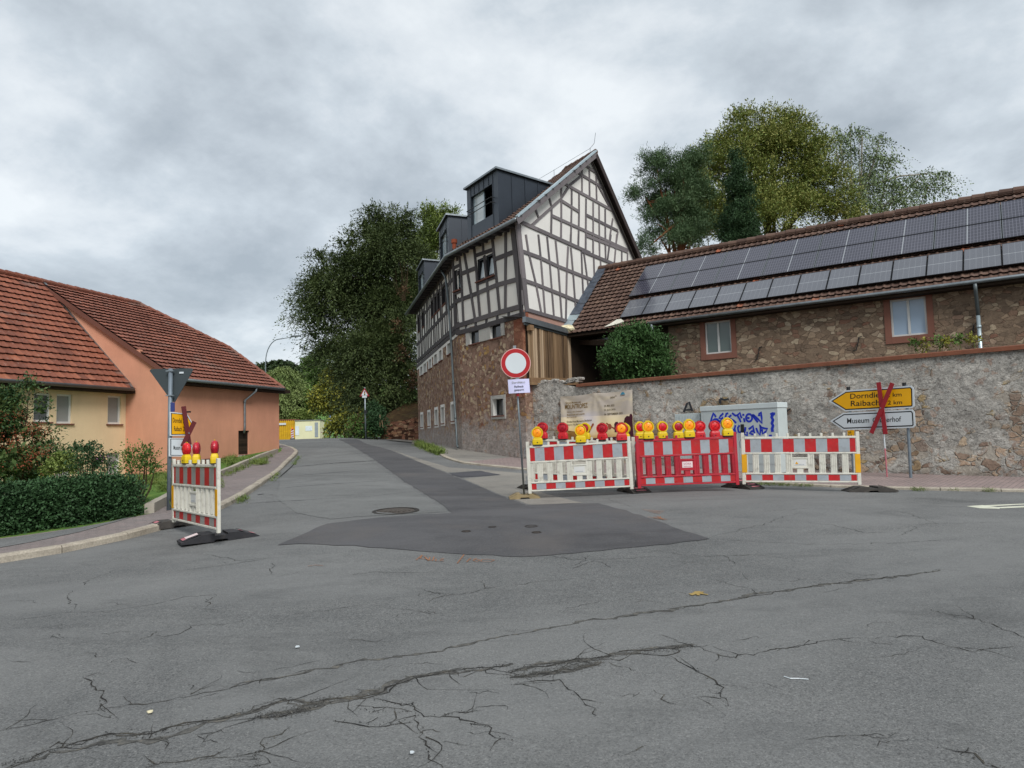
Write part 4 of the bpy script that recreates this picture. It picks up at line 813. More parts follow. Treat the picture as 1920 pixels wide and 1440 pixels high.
for P in [[(712, 180), (712, 500), (710, 1190)], [(543, 260), (575, 560), (640, 1210)], [(428, 310), (438, 490)], [(449, 520), (480, 800), (518, 1245)], [(322, 380), (352, 690), (372, 980), (400, 1290)], [(195, 440), (290, 1000), (338, 1310)], [(138, 480), (165, 740), (180, 1040), (195, 1345)], [(62, 540), (82, 1000), (104, 1400)]]: tb(F1, [c4(*p) for p in P], .155)
tb(F1, [c4(355, 515), c4(552, 447)], .15); tb(F1, [c4(72, 672), c4(157, 630)], .13); tb(F1, [c4(372, 868), c4(588, 785)], .09); tb(F1, [c4(90, 990), c4(168, 955)], .09)
tb(F1, [c4(800, 150), c4(905, 1140)], .30, .05, 0)
mbt.build('timber_frame', MAT['timber'], th_)
# --- façade 2 (long part, beyond the drainpipe)
U2 = [(829.3, 836, 526, 571), (815.5, 820, 548, 592), (821.2, 825.6, 544, 587), (809.5, 813.2, 560, 602), (792.3, 796, 585, 621), (784.4, 787.5, 600, 632)]
up2 = [rr(F2, *q) for q in U2]; up2 = [(q[0], q[1], zb+.05, zt+.0) for q in up2]
wallface(F2, [(0, s2(0)), (TE, s2(TE)), (TE, TOPZ), (0, TOPZ)], [rect(*q) for q in up2], 'plaster', ['plaster_white', 'timber_dark'], th_, .14, 1)
for q in up2: window(F2, *q, .10, th_, 'anthracite', fw=.05, sill='sill_red')
mbt = MB(); z2 = lambda A, B: pl_line(F2, A, B)
ra = (zb+zt)/2+.28; rb_ = pl_line(F2, c7(280, 790), c7(880, 130)); rc_ = pl_line(F2, c7(292, 1065), c7(900, 520))
def hb2(zf, w_, skip=(), t=.035):
    ts = sorted([0, TE]+[v for q in skip for v in (q[0]-.06, q[1]+.06)])
    segs = [(0, TE)]
    for q in skip:
        n = []
        for a, b in segs:
            if q[0]-.06 > a and q[1]+.06 < b: n += [(a, q[0]-.06), (q[1]+.06, b)]
            else: n.append((a, b))
        segs = n
    for a, b in segs:
        n = max(1, int((b-a)/2.5))
        for i in range(n): u0 = a+(b-a)*i/n; u1 = a+(b-a)*(i+1)/n; mbt.bar(F2.P(u0, zf(u0)+random.uniform(-.01, .01)), F2.P(u1, zf(u1)+random.uniform(-.01, .01)), w_, F2.n, t, 0, -.02)
hb2(lambda t: ra, .16, up2); hb2(rb_, .18); hb2(rc_, .20, t=.05); hb2(lambda t: s2(t)+.09, .18, t=.05); hb2(lambda t: TOPZ-.16, .26, t=.05)
t = .55; k = 0
while t < TE-.2:
    zr = rb_(t); zc = rc_(t); lean = [0, .18, 0, -.15, .05, .22][k % 6]
    inw = any(q[0]-.12 < t < q[1]+.12 for q in up2)
    if not inw: mbt.bar(F2.P(t, zr), F2.P(t+lean*.5, TOPZ-.2), .14, F2.n, .034, 0, -.02)
    mbt.bar(F2.P(t-lean*.4, zc), F2.P(t, zr), .14, F2.n, .034, 0, -.02); mbt.bar(F2.P(t, s2(t)+.12), F2.P(t, zc), .12, F2.n, .034, 0, -.02)
    t += [.55, .62, .5, .68][k % 4]; k += 1
for q in up2:
    for tt in (q[0]-.07, q[1]+.07): mbt.bar(F2.P(tt, rb_(tt)), F2.P(tt, TOPZ-.2), .14, F2.n, .04, 0, -.02)
    mbt.bar(F2.P(q[0]-.14, q[3]+.08), F2.P(q[1]+.14, q[3]+.08), .15, F2.n, .041, 0, -.02)
mbt.build('timber_frame', MAT['timber'], th_)
# --- gable
ga0 = .0; bot = pl_line(GA, c2(985, 1290), c2(1405, 1405)); zEL = TOPZ
def gz_top(t):
    if t < tAp: return zEL+(zAp-zEL)*(t+.35)/(tAp+.35)
    return zAp+(zER-zAp)*(t-tAp)/(tER-tAp)
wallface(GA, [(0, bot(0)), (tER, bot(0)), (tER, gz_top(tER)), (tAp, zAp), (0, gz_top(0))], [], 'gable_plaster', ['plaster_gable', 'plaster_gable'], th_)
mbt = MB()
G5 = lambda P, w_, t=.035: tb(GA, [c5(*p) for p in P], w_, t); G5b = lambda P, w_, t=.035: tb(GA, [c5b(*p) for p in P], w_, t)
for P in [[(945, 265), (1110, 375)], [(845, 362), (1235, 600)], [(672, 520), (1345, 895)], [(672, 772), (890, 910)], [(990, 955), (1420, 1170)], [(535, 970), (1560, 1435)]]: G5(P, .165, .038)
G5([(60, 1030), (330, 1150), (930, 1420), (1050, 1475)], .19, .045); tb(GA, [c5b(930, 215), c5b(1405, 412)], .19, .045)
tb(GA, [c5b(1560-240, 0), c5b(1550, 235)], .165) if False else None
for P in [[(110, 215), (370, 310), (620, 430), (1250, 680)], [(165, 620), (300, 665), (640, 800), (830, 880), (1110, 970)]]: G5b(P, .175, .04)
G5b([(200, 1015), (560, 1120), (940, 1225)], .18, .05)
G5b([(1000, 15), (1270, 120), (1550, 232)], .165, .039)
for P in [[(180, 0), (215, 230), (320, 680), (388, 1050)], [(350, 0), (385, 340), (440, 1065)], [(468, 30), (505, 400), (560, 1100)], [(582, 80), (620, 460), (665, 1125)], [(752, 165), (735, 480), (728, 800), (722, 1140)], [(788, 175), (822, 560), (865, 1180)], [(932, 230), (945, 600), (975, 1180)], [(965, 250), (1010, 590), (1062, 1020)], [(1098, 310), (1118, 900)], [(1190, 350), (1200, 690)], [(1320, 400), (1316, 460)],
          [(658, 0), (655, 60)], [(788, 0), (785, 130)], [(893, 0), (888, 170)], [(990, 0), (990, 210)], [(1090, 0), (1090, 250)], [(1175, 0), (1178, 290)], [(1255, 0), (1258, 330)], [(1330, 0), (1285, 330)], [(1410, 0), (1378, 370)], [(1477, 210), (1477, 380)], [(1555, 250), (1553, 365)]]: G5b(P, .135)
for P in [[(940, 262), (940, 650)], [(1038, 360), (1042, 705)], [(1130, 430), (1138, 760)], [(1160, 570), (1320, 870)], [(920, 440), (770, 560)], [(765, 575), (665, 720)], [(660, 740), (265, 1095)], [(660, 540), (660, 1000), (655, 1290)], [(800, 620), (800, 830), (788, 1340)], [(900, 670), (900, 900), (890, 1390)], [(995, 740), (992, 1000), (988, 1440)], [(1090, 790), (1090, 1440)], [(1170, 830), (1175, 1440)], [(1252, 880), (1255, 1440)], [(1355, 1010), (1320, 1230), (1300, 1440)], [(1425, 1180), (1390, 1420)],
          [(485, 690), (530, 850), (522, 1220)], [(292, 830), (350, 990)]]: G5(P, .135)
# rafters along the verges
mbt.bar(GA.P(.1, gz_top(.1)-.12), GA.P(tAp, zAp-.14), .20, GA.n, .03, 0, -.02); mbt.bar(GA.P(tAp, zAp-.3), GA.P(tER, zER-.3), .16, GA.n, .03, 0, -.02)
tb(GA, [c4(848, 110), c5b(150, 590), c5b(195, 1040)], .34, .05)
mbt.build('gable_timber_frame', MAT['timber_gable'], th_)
# --- corner post turning the corner
mb = MB(); mb.box(F1.P(.0, s1(0), -.03)-F1.d*.02, F1.d*.16, Z*(TOPZ-s1(0)-.1), F1.n*.085); mb.build('corner_post', MAT['timber_dark'], th_)
# --- stone walls
b1 = lambda t: gz(*xy(F1.P(t, 0)))-.2
o1 = rr(F1, 881, 899, 620, 642.5); o2 = rr(F1, 920, 940, 607.5, 635); lo = rr(F1, 925, 942, 749, 778)
o1 = (o1[0], o1[1], (o1[2]+o2[2])/2, min(o1[3], s1(o1[0])-.02)); o2 = (o2[0], o2[1], o1[2], min(o2[3], s1(o2[0])-.02))
lo = (lo[0]-.12, lo[1], lo[2]-.02, lo[3]+.02)
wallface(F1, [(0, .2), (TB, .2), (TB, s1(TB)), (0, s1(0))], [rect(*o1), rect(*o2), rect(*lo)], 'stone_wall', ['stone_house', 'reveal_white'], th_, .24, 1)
for q in (o1, o2): window(F1, *q, .13, th_, 'anthracite', fw=.05, sill='sill_red')
window(F1, *lo, .20, th_, 'anthracite', fw=.05, sill='sill_red')
mb = MB()          # white painted surrounds: the band and steps round the upper openings, the frame round the lower one
def surround(pl, q, w_, t=.03, top=True, bottom=True, wb=None):
    wb = wb or w_
    pbox(mb, pl, q[0]-w_, q[0]+.002, q[2]-(wb if bottom else 0), q[3]+(w_ if top else 0), 0, t); pbox(mb, pl, q[1]-.002, q[1]+w_, q[2]-(wb if bottom else 0), q[3]+(w_ if top else 0), 0, t)
    if bottom: pbox(mb, pl, q[0], q[1], q[2]-wb, q[2]+.002, 0, t)
    if top: pbox(mb, pl, q[0], q[1], q[3]-.002, q[3]+w_, 0, t)
surround(F1, lo, .14); pbox(mb, F1, o2[0]-.26, o2[0], o2[2]+.02, s1(o2[0])+.02, 0, .03); pbox(mb, F1, o2[1], o1[0], o1[2]-.0, s1(o1[0])+.02, 0, .03); pbox(mb, F1, o1[1], o1[1]+.32, o1[2]-.02, s1(o1[1])+.02, 0, .03); pbox(mb, F1, o1[1]+.32, TB-.05, s1(TB)-.22, s1(TB)+.03, 0, .028)
mb.pieces('white_surround', MAT['reveal_white'], th_)
L2 = [(839.3, 846, 641, 664), (824, 829, 655, 676.5), (814.5, 820, 663, 683), (805, 809, 671, 691), (795.3, 799.5, 680, 699), (788.3, 792.6, 686, 704)]
M2 = [(847, 854, 758, 789), (828, 833.5, 763.5, 793.5), (816.2, 821.3, 768, 797), (803, 807, 773, 798.5), (789.6, 793.6, 777, 800.5)]
lo2 = [rr(F2, *q) for q in M2]; zl = [(q[2]+q[3])/2 for q in lo2]; lo2 = [(q[0], q[1], q[2], q[3]) for q in lo2]; hi2 = [rr(F2, *q) for q in L2]; hi2 = [(q[0], q[1], q[2], min(q[3], s2(q[0])-.03)) for q in hi2]
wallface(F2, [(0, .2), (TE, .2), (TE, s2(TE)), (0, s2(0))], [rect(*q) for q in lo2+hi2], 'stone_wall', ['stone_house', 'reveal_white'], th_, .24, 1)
for q in lo2+hi2: window(F2, *q, .20, th_, 'anthracite', fw=.04, sill='sill_red')
for q in lo2: surround(F2, q, .13)
for q in hi2: pbox(mb, F2, q[0]-.28, q[0], q[2]-.0, s2(q[0])+.02, 0, .03); pbox(mb, F2, q[1], q[1]+.22, q[2], s2(q[1])+.02, 0, .03)
t = 0
pbox(mb, F2, 0.1, TE, 0, 0, 0, 0) if False else None
for i in range(12): a = TE*i/12; b = TE*(i+1)/12; pbox(mb, F2, a, b, s2((a+b)/2)-.13, s2((a+b)/2)+.03, 0, .026)
mb.pieces('white_surround', MAT['reveal_white'], th_)
# stone below the gable, with the red band under the sill
wallface(GA, [(0, 3.0), (6.5, 3.0), (6.5, bot(0)+.02), (0, bot(0)+.02)], [], 'gable_base', ['pink_band', 'pink_band'], th_)
mb = MB(); q = F1.hit(968, 640); mb.box(F1.P(-.0, 2.9, .004), F1.d*.62, Z*(s1(0)-2.98), F1.n*.02)
mb.build('corner_stones', MAT['sandstone_corner'], th_)
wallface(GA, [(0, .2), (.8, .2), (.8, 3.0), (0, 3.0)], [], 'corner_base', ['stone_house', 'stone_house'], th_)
mb = MB(); mb.box(GA.P(.0, 3.3, .004), GA.d*.34, Z*(bot(0)-3.36), GA.n*.02); mb.build('corner_stones', MAT['sandstone_corner'], th_)
# hidden far walls
BK = GA.P(tER, 0); far2 = F2.P(TE, 0)
mb = MB(); Wd = F2.n*-1
fc = far2+Wd*9.0; mb.poly([far2, fc, fc+Z*9.3, far2+Wd*4.5+Z*13.3, far2+Z*9.3]); mb.poly([BK, fc, fc+Z*9.3, BK+Z*9.3]); mb.build('rear_walls', MAT['plaster_white'], th_)
# --- roofs
OV = .50; gov = .32
rg = GA.P(tAp, zAp+.06); nI = -F1.n
d1 = (rg-F1.p).dot(nI)                                        # ridge distance behind façade 1
EZ = TOPZ-.10
e1 = F1.p.xy.to_3d()+F1.n*OV+Z*EZ; R1 = Roof(e1, F1.d, rg)
e2 = F2.p.xy.to_3d()+F2.n*OV+Z*EZ; r2 = F2.p.xy.to_3d()-F2.n*d1+Z*rg.z; R2 = Roof(e2, F2.d, r2)
def isect(p, d, q, e_):
    det = d.x*-e_.y+e_.x*d.y; k = ((q.x-p.x)*-e_.y+e_.x*(q.y-p.y))/det; return p+d*k
Eb = isect(e1, F1.d, e2, F2.d); Rb = isect(rg, F1.d, r2, F2.d)
gl = lambda P, s: P+GA.n*s
eg = isect(e1, F1.d, GA.p+Z*EZ+GA.n*gov, GA.d); eg.z = EZ; rg2 = rg-F1.d*0; rgo = isect(rg, F1.d, GA.p+GA.n*gov, GA.d); rgo.z = rg.z
tiles(R1, [R1.ab(eg), R1.ab(Eb), R1.ab(Rb), R1.ab(rgo)], .24, .30, 'tiles_brown', th_, 'roof_tiles')
TEo = TE+.8; fe = e2+F2.d*TEo; fr_ = r2+F2.d*TEo
tiles(R2, [R2.ab(Eb), R2.ab(fe), R2.ab(fr_), R2.ab(Rb)], .24, .30, 'tiles_brown', th_, 'roof_tiles')
ridge_caps(rgo+Z*.03, Rb+Z*.03, 'tiles_brown', th_, .11, .36); ridge_caps(Rb+Z*.03, fr_+Z*.03, 'tiles_brown', th_, .11, .36)
# right hand slope
eR = GA.P(tER+.45, zER-.32); eRo = isect(eR, F1.d, GA.p+GA.n*gov, GA.d); eRo.z = eR.z
mb = MB(); far_r = eR+F1.d*4+F2.d*14; far_r.z = eR.z
S = [rgo, Rb, Rb+(eR+F1.d*6-Rb), eRo]; S[2] = eR+F1.d*5.5
mb.prism([S[0]-Z*.02, S[1]-Z*.02, S[2], S[3]], Z*.07); mb.prism([S[1]-Z*.02, fr_, far_r, S[2]], Z*.07); mb.build('rear_roof', MAT['tiles_brown'], th_)
# verge boards and metal strip of the gable
mb = MB(); mb.bar(eg-Z*.10+GA.n*.0, rgo-Z*.10, .24, GA.n, .03, 0); mb.build('verge_board', MAT['timber_gable'], th_)
mb = MB(); mb.bar(eg+Z*.07, rgo+Z*.07, .075, GA.n, .05, 0, -.06); mb.build('verge_strip', MAT['zinc_pale'], th_)
mb = MB(); mb.bar(rgo-Z*.12, eRo-Z*.12, .26, GA.n, .03, 0); mb.poly([rgo-Z*.03, eRo-Z*.03, eR-Z*.03-GA.n*.02, rg-Z*.03-GA.n*.02]); mb.build('verge_board', MAT['barge'], th_)
# eaves soffit with rafter ends, gutter
mb = MB(); mb.poly([F1.P(-.2, EZ+.03), F1.P(TB, EZ+.03), Eb+Z*.0, eg+Z*.0]); mb.poly([F2.P(0, EZ+.03), F2.P(TE, EZ+.03), fe, Eb]); mb.build('soffit', MAT['timber_dark'], th_)
mb = MB()
for i in range(9): p = F1.P(.2+i*.55, EZ-.06); mb.box(p, F1.d*.10, F1.n*(OV-.06), Z*.10)
for i in range(int(TEo/.62)): p = F2.P(.3+i*.62, EZ-.06); mb.box(p, F2.d*.10, F2.n*(OV-.06), Z*.10)
mb.pieces('rafter_end', MAT['timber'], th_)
gp = [eg+F1.n*.04-Z*.02, Eb+F1.n*.05-Z*.03, fe+F2.n*.05-Z*.04]; gutter(gp, .075, 'zinc', th_)
# downpipe in the bend
Q = lambda x, y, o: F1.hitP(x, y, o); tD = TB-.02
H = lambda x, y, o=.2: F2.hitP(x, y, o)
dp = [Eb-Z*.10, H(838, 497, .42), H(847.5, 520, .3), H(849, 540, .26), H(853.5, 640, .18), H(857.5, 730, .16), H(863, 815, .16), H(866, 835, .2), H(869, 838, .24)]
downpipe(dp, .05, 'grey_pipe', th_, rings=[H(851, 590, .22), H(853.5, 640, .18), H(857, 720, .16), H(861, 785, .16)])
# terracotta vent, lightning wire
mb = MB(); vt = R1.hit(852, 467); vp = R1.P(vt[0], vt[1], 0); mb.tube([vp, vp+Z*.32], .09, 12); mb.tube([vp+Z*.26, vp+Z*.42], .13, 12); mb.build('roof_vent', MAT['terracotta'], th_)
mb = MB()
for k in (.4, 3.2): p = rgo+F1.d*k; mb.tube([p, p+Z*.32], .012, 6)
a = rgo+F1.d*.4+Z*.32; mb.tube([rgo+F1.d*5+Z*.3, rgo+F1.d*3.2+Z*.3, a], .008, 5); mb.tube([a, a-F1.d*.3+Z*.12, a-F1.d*.42+Z*.55], .01, 5); mb.build('lightning_wire', MAT['zinc'], th_)
# --- dormers
def dormer(pl, R, q, back, parent, label, seams=5, side='right', rail=True, winq=(.16, .86), depth=4.0):
    """zinc box dormer: q = (t near, t far, z eave of front, z top) on plane pl"""
    t0, t1, zf, zt_ = q; o = -.06; d = MB(); nI = -pl.n
    P = lambda t, z, s=0.0: pl.P(t, z, o)+nI*s
    zroofat = lambda s: EZ+(rg.z-EZ)*(s+OV+.06)/(d1+OV)          # roof height s metres behind the front
    sm = (zt_-EZ)/((rg.z-EZ)/(d1+OV))-OV; zb_ = zt_-back*sm
    # front wall with opening, cheeks, roof
    a, b = t0+(t1-t0)*winq[0], t0+(t1-t0)*winq[1]; zs = zf+.48; zh = zt_-.42
    V, F = cdt([(t0, zf-.15), (t1, zf-.15), (t1, zt_), (t0, zt_)], [rect(a, b, zs, zh)]); k = len(d.v)
    d.v += [P(v.x, v.y) for v in V]; d.f += [tuple(i+k for i in f) for f in F]; d.m += [1]*len(F)
    H_ = rect(a, b, zs, zh)
    for i in range(4): p, r = H_[i], H_[(i+1) % 4]; d.poly([P(*p), P(*r), P(*r, .18), P(*p, .18)], 0)
    sl = depth; L = min(sm+.3, depth+2)
    for tt in (t0, t1): d.poly([P(tt, zf-.2), P(tt, zt_), P(tt, zt_-back*L, L), P(tt, zf-.2, L)], 0)
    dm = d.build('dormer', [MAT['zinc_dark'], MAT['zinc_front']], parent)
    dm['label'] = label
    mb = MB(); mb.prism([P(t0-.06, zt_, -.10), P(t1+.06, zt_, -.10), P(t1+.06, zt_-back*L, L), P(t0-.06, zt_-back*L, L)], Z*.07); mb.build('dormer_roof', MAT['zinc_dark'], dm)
    mb = MB(); mb.box(P(t0-.08, zt_+.01, -.13), pl.d*(t1-t0+.16), Z*.075, nI*.05); mb.bar(P(t0-.08, zt_+.04, -.13), P(t0-.08, zt_+.04-back*L, L), .075, -pl.d, .03); mb.build('edge_trim', MAT['zinc'], dm)
    mb = MB()
    for i in range(1, seams+1):
        s = i*.62
        if s < L: mb.box(P(t0, max(zf, zroofat(s)-.1), s)-pl.d*.025, pl.d*.03, nI*.025, Z*(zt_-back*s-max(zf, zroofat(s)-.1)))
    for i in range(1, 5): tt = a-.0+(b-a)*(i-.0)/4.5-.1; mb.box(P(tt, zh+.03, -.02), pl.d*.03, Z*(zt_-zh-.04), nI*.02)
    mb.box(P(a-.03, zf, -.02), pl.d*.03, Z*(zt_-zf), nI*.02); mb.box(P(b, zf, -.02), pl.d*.03, Z*(zt_-zf), nI*.02); mb.pieces('seam', MAT['zinc_dark'], dm)
    # window: one leaf coloured pale as reflected sky, one open onto painted shade
    pl2 = Plane(xy(pl.P(0, 0, o-.16)), pl.h); mid = (a+b)/2; mb = MB()
    for u0, u1 in ((mid, b), ): 
        pbox(mb, pl2, u0, u1, zs, zs+.07, 0, .05); pbox(mb, pl2, u0, u1, zh-.07, zh, 0, .05); pbox(mb, pl2, u0, u0+.07, zs, zh, 0, .05); pbox(mb, pl2, u1-.07, u1, zs, zh, 0, .05)
    pbox(mb, pl2, a, mid, zs, zs+.05, 0, .03); w_ = mb.build('window', MAT['zinc_pale'], dm)
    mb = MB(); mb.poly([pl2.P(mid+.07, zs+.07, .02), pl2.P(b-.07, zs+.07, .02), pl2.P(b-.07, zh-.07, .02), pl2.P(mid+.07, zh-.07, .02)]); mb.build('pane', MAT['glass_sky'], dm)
    mb = MB(); mb.poly([pl2.P(a, zs, -.25), pl2.P(mid+.1, zs, -.25), pl2.P(mid+.1, zh, -.25), pl2.P(a, zh, -.25)]); mb.build('room_shade_sheet', MAT['room_shade'], dm)  # near-black sheet in place of the shaded room behind the open leaf
    if rail:
        mb = MB()
        for zz_ in (zs+.42, zs+.62): mb.tube([P(a-.12, zz_, .0), P(a-.12, zz_, -.16), P(b+.12, zz_, -.16), P(b+.12, zz_, 0)], .016, 6)
        mb.build('railing', MAT['black_metal'], dm)
dormer(F1, R1, (1.62, 4.2, 9.75, 11.88), .09, th_, 'largest zinc dormer nearest the gable')
dormer(F2, R2, (2.42, 5.0, 9.75, 11.78), .05, th_, 'middle zinc dormer', seams=3)
dormer(F2, R2, (10.15, 12.8, 9.75, 11.6), .05, th_, 'farthest zinc dormer', seams=3)
# ================================================================== LONG BARN WITH SOLAR ROOF
bt = thing('barn', 'long low rubble stone barn with brown tiled solar roof behind the wall', 'barn', xy(BN.P(0, 0))+(1.2,))
EB = 5.42; OVB = .45; tL = 6.3; tR_ = -16.0                 # t grows towards the timber-framed house
zw1 = rr(BN, 1322, 1371, 600, 662.5); zw2 = rr(BN, 1670, 1738, 561, 629.5); w3 = (zw2[0]-6.4, zw2[1]-6.4, zw2[2], zw2[3])
zbb = (zw1[2]+zw2[2])/2; ztt = (zw1[3]+zw2[3])/2; W3 = [(q[0], q[1], zbb, ztt) for q in (zw1, zw2, w3)]
tS = BN.hit(1255, 660)[0]
wallface(BN, [(tR_, 1.0), (tS, 1.0), (tS, EB+.1), (tR_, EB+.1)], [rect(*q) for q in W3], 'wall', ['stone_barn', 'pink_stone'], bt, .2, 1)
for i, q in enumerate(W3):
    window(BN, *q, .10, bt, 'white_frame', 'glass_curtain' if i == 0 else 'glass_blue', .055, 1)
    mb = MB(); s = .17; pbox(mb, BN, q[0]-s, q[0], q[2]-.2, q[3]+.19, 0, .03); pbox(mb, BN, q[1], q[1]+s, q[2]-.2, q[3]+.19, 0, .03); pbox(mb, BN, q[0], q[1], q[2]-.2, q[2], 0, .035); pbox(mb, BN, q[0], q[1], q[3], q[3]+.19, 0, .03); mb.build('window_surround', MAT['pink_stone'], bt)
for x, y in [(1266, 680), (1423, 663), (1600+9, 645), (1824, 622)]:
    p = BN.hit(x, y); mb = MB(); mb.tube([BN.P(p[0]-.12, p[1]+.22, .03), BN.P(p[0]-.04, p[1]+.2, .05), BN.P(p[0], p[1], .05), BN.P(p[0]+.06, p[1]-.2, .05), BN.P(p[0]+.14, p[1]-.2, .03)], .016, 6); mb.build('wall_anchor', MAT['black_metal'], bt)
eB = BN.P(0, EB, OVB); rz = [atY(1345, 466, 1)]; PR = Plane(xy(BN.P(0, 0, -3.2)), -53.3); zr = (PR.hit(1345, 462)[1]+PR.hit(1800, 383)[1])/2
RB = Roof(eB, BN.d, PR.P(0, zr))
# the roof dies against the gable: trace that line on the gable plane
def roof_gable(a):     # parameter b up the slope where the eave-direction line meets the gable
    o = RB.o+RB.v*a; k = (GA.p-o).dot(GA.n)/RB.u.dot(GA.n); return k
gl0, gl1 = roof_gable(.0), roof_gable(RB.len)
pB = [(tR_, -.04), (gl0, -.04), (gl1, RB.len), (tR_, RB.len)]
tiles(RB, pB, .22, .28, 'tiles_brown', bt, 'roof_tiles')
ridge_caps(RB.P(gl1-.05, RB.len, .05), RB.P(tR_, RB.len, .05), 'tiles_brown', bt, .12, .36)
mb = MB(); bk_ = BN.P(0, 0, -9.0); mb.poly([RB.P(gl1, RB.len), RB.P(tR_, RB.len), BN.P(tR_, EB-.4, -8.2), BN.P(gl1, EB-.4, -8.2)]); mb.build('roof_back', MAT['tiles_brown'], bt)
mb = MB(); mb.poly([BN.P(tR_, .5), BN.P(tR_, EB), PR.P(tR_, zr-.1), BN.P(tR_, EB-.4, -8.2), BN.P(tR_, .5, -8.2)]); mb.poly([BN.P(tR_, .5, -8.1), BN.P(3, .5, -8.1), BN.P(3, EB-.4, -8.1), BN.P(tR_, EB-.4, -8.1)]); mb.build('rear_walls', MAT['stone_barn'], bt)
# gutter, downpipes
tg = BN.hit(1230, 605)[0]+.1
gutter([BN.P(tg, EB-.0, OVB+.05), BN.P(tR_, EB-.0, OVB+.05)], .058, 'zinc', bt)
mb = MB(); mb.box(BN.P(tR_, EB-.13, .0), BN.d*(gl0-tR_), BN.n*(OVB-.02), Z*.09); mb.build('eaves_board', MAT['dark_wood'], bt)
tp = BN.hit(1835, 600)[0]; downpipe([BN.P(tp, EB-.05, OVB+.05), BN.P(tp, EB-.25, OVB), BN.P(tp, EB-.62, .12), BN.P(tp, EB-.9, .12)], .05, 'grey_pipe', bt); downpipe([BN.P(tp, EB-.9, .12), BN.P(tp, 1.5, .12)], .052, 'zinc_pale', bt, rings=[BN.P(tp, EB-1.25, .12)])
tp = BN.hit(1232, 640)[0]; downpipe([BN.P(tg-.15, EB-.05, OVB+.05), BN.P(tg-.15, EB-.3, OVB), BN.P(tp-.1, EB-.8, .10), BN.P(tp-.15, 2.4, .10)], .05, 'zinc', bt)
# lead flashing where roof meets gable, and the lighter lower piece
mb = MB()
for i in range(12):
    a0_, a1_ = RB.len*i/12*1.0, RB.len*(i+1)/12; l0, l1 = roof_gable(a0_), roof_gable(a1_); wv = .42+.05*random.random()
    mb.poly([RB.P(l0+.1, a0_, .10), RB.P(l0-wv, a0_, .07+.02*random.random()), RB.P(l1-wv+random.uniform(-.03, .03), a1_, .07), RB.P(l1+.1, a1_, .10)], 1 if i < 3 else 0)
    mb.poly([RB.P(l0+.02, a0_, .10), RB.P(l1+.02, a1_, .10), RB.P(l1+.02, a1_, .10)+Z*.12, RB.P(l0+.02, a0_, .10)+Z*.12], 0)
mb.build('lead_flashing', [MAT['lead'], MAT['zinc_pale']], bt)
# ---- solar modules (each a part with its own frame)
U0 = RB.hit(1209.6, 503); U0 = (U0[0]*.5+RB.hit(1189, 558)[0]*.5, U0[1]); U1 = RB.hit(1189, 558); L0 = RB.hit(1186, 566); L1 = RB.hit(1163, 600); rgt = RB.hit(1867, 386)
pitch2 = (RB.hit(1209.6, 503)[0]-RB.hit(1867, 386)[0])/14*2
def module(a, b, w_, h, mat):
    fr = bpy.data.objects.new('solar_panel', mod_mesh[mat][0]); sc.collection.objects.link(fr)
    M_ = Matrix((-RB.u, RB.v, RB.n)).transposed().to_4x4()
    if M_.to_3x3().determinant() < 0: raise Exception('mirror')
    M_.translation = RB.P(a, b, .11)-base_of(bt); fr.parent = bt; fr.matrix_local = M_
    ce = bpy.data.objects.new('cells', mod_mesh[mat][1]); sc.collection.objects.link(ce); ce.parent = fr
mod_mesh = {}
def mk_mod(mat, w_, h):
    f_ = MB(); e_ = .018; f_.bx(0, w_, 0, e_, 0, .035); f_.bx(0, w_, h-e_, h, 0, .035); f_.bx(0, e_, e_, h-e_, 0, .035, 1); f_.bx(w_-e_, w_, e_, h-e_, 0, .035, 1); f_.poly([(0, 0, .002), (w_, 0, .002), (w_, h, .002), (0, h, .002)])
    o = f_.build('solar_panel', [MAT['pv_frame'], MAT['pv_edge' if 'fine' in mat else 'pv_frame']], origin=(0, 0, 0)); c = MB(); c.bx(e_, w_-e_, e_, h-e_, .004, .03); q = c.build('cells', MAT[mat], origin=(0, 0, 0)); mod_mesh[mat] = (o.data, q.data); bpy.data.objects.remove(o); bpy.data.objects.remove(q)
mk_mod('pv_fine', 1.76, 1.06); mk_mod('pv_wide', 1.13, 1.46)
ub = (U1[1])-.10; uh = (U0[1]-U1[1]); print('upper rows', ub, uh, 'pitch', pitch2, 'lower', L0, L1, 'len', RB.len)
sx2 = pitch2/1.78
for i in range(9):
    for r in range(2): module(U0[0]-i*pitch2, ub+r*(uh/2), 1.76, 1.06, 'pv_fine')
for o in [x for x in bpy.data.objects if x.name.startswith('solar_panel')]: pass
n = 0
lp = (L0[0]-RB.hit(1887, 465)[0])/13.06
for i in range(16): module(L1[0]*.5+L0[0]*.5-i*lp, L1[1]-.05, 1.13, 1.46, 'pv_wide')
SC = dict(fx=(pitch2-.025)/1.76, fy=(uh/2-.02)/1.06, wx=(lp-.02)/1.13, wy=(L0[1]-L1[1]-.04)/1.46); print(SC)
for o in bpy.data.objects:
    if o.name.startswith('solar_panel'):
        k = 'f' if o.data == mod_mesh['pv_fine'][0] else 'w'; o.scale = (SC[k+'x'], SC[k+'y'], 1)
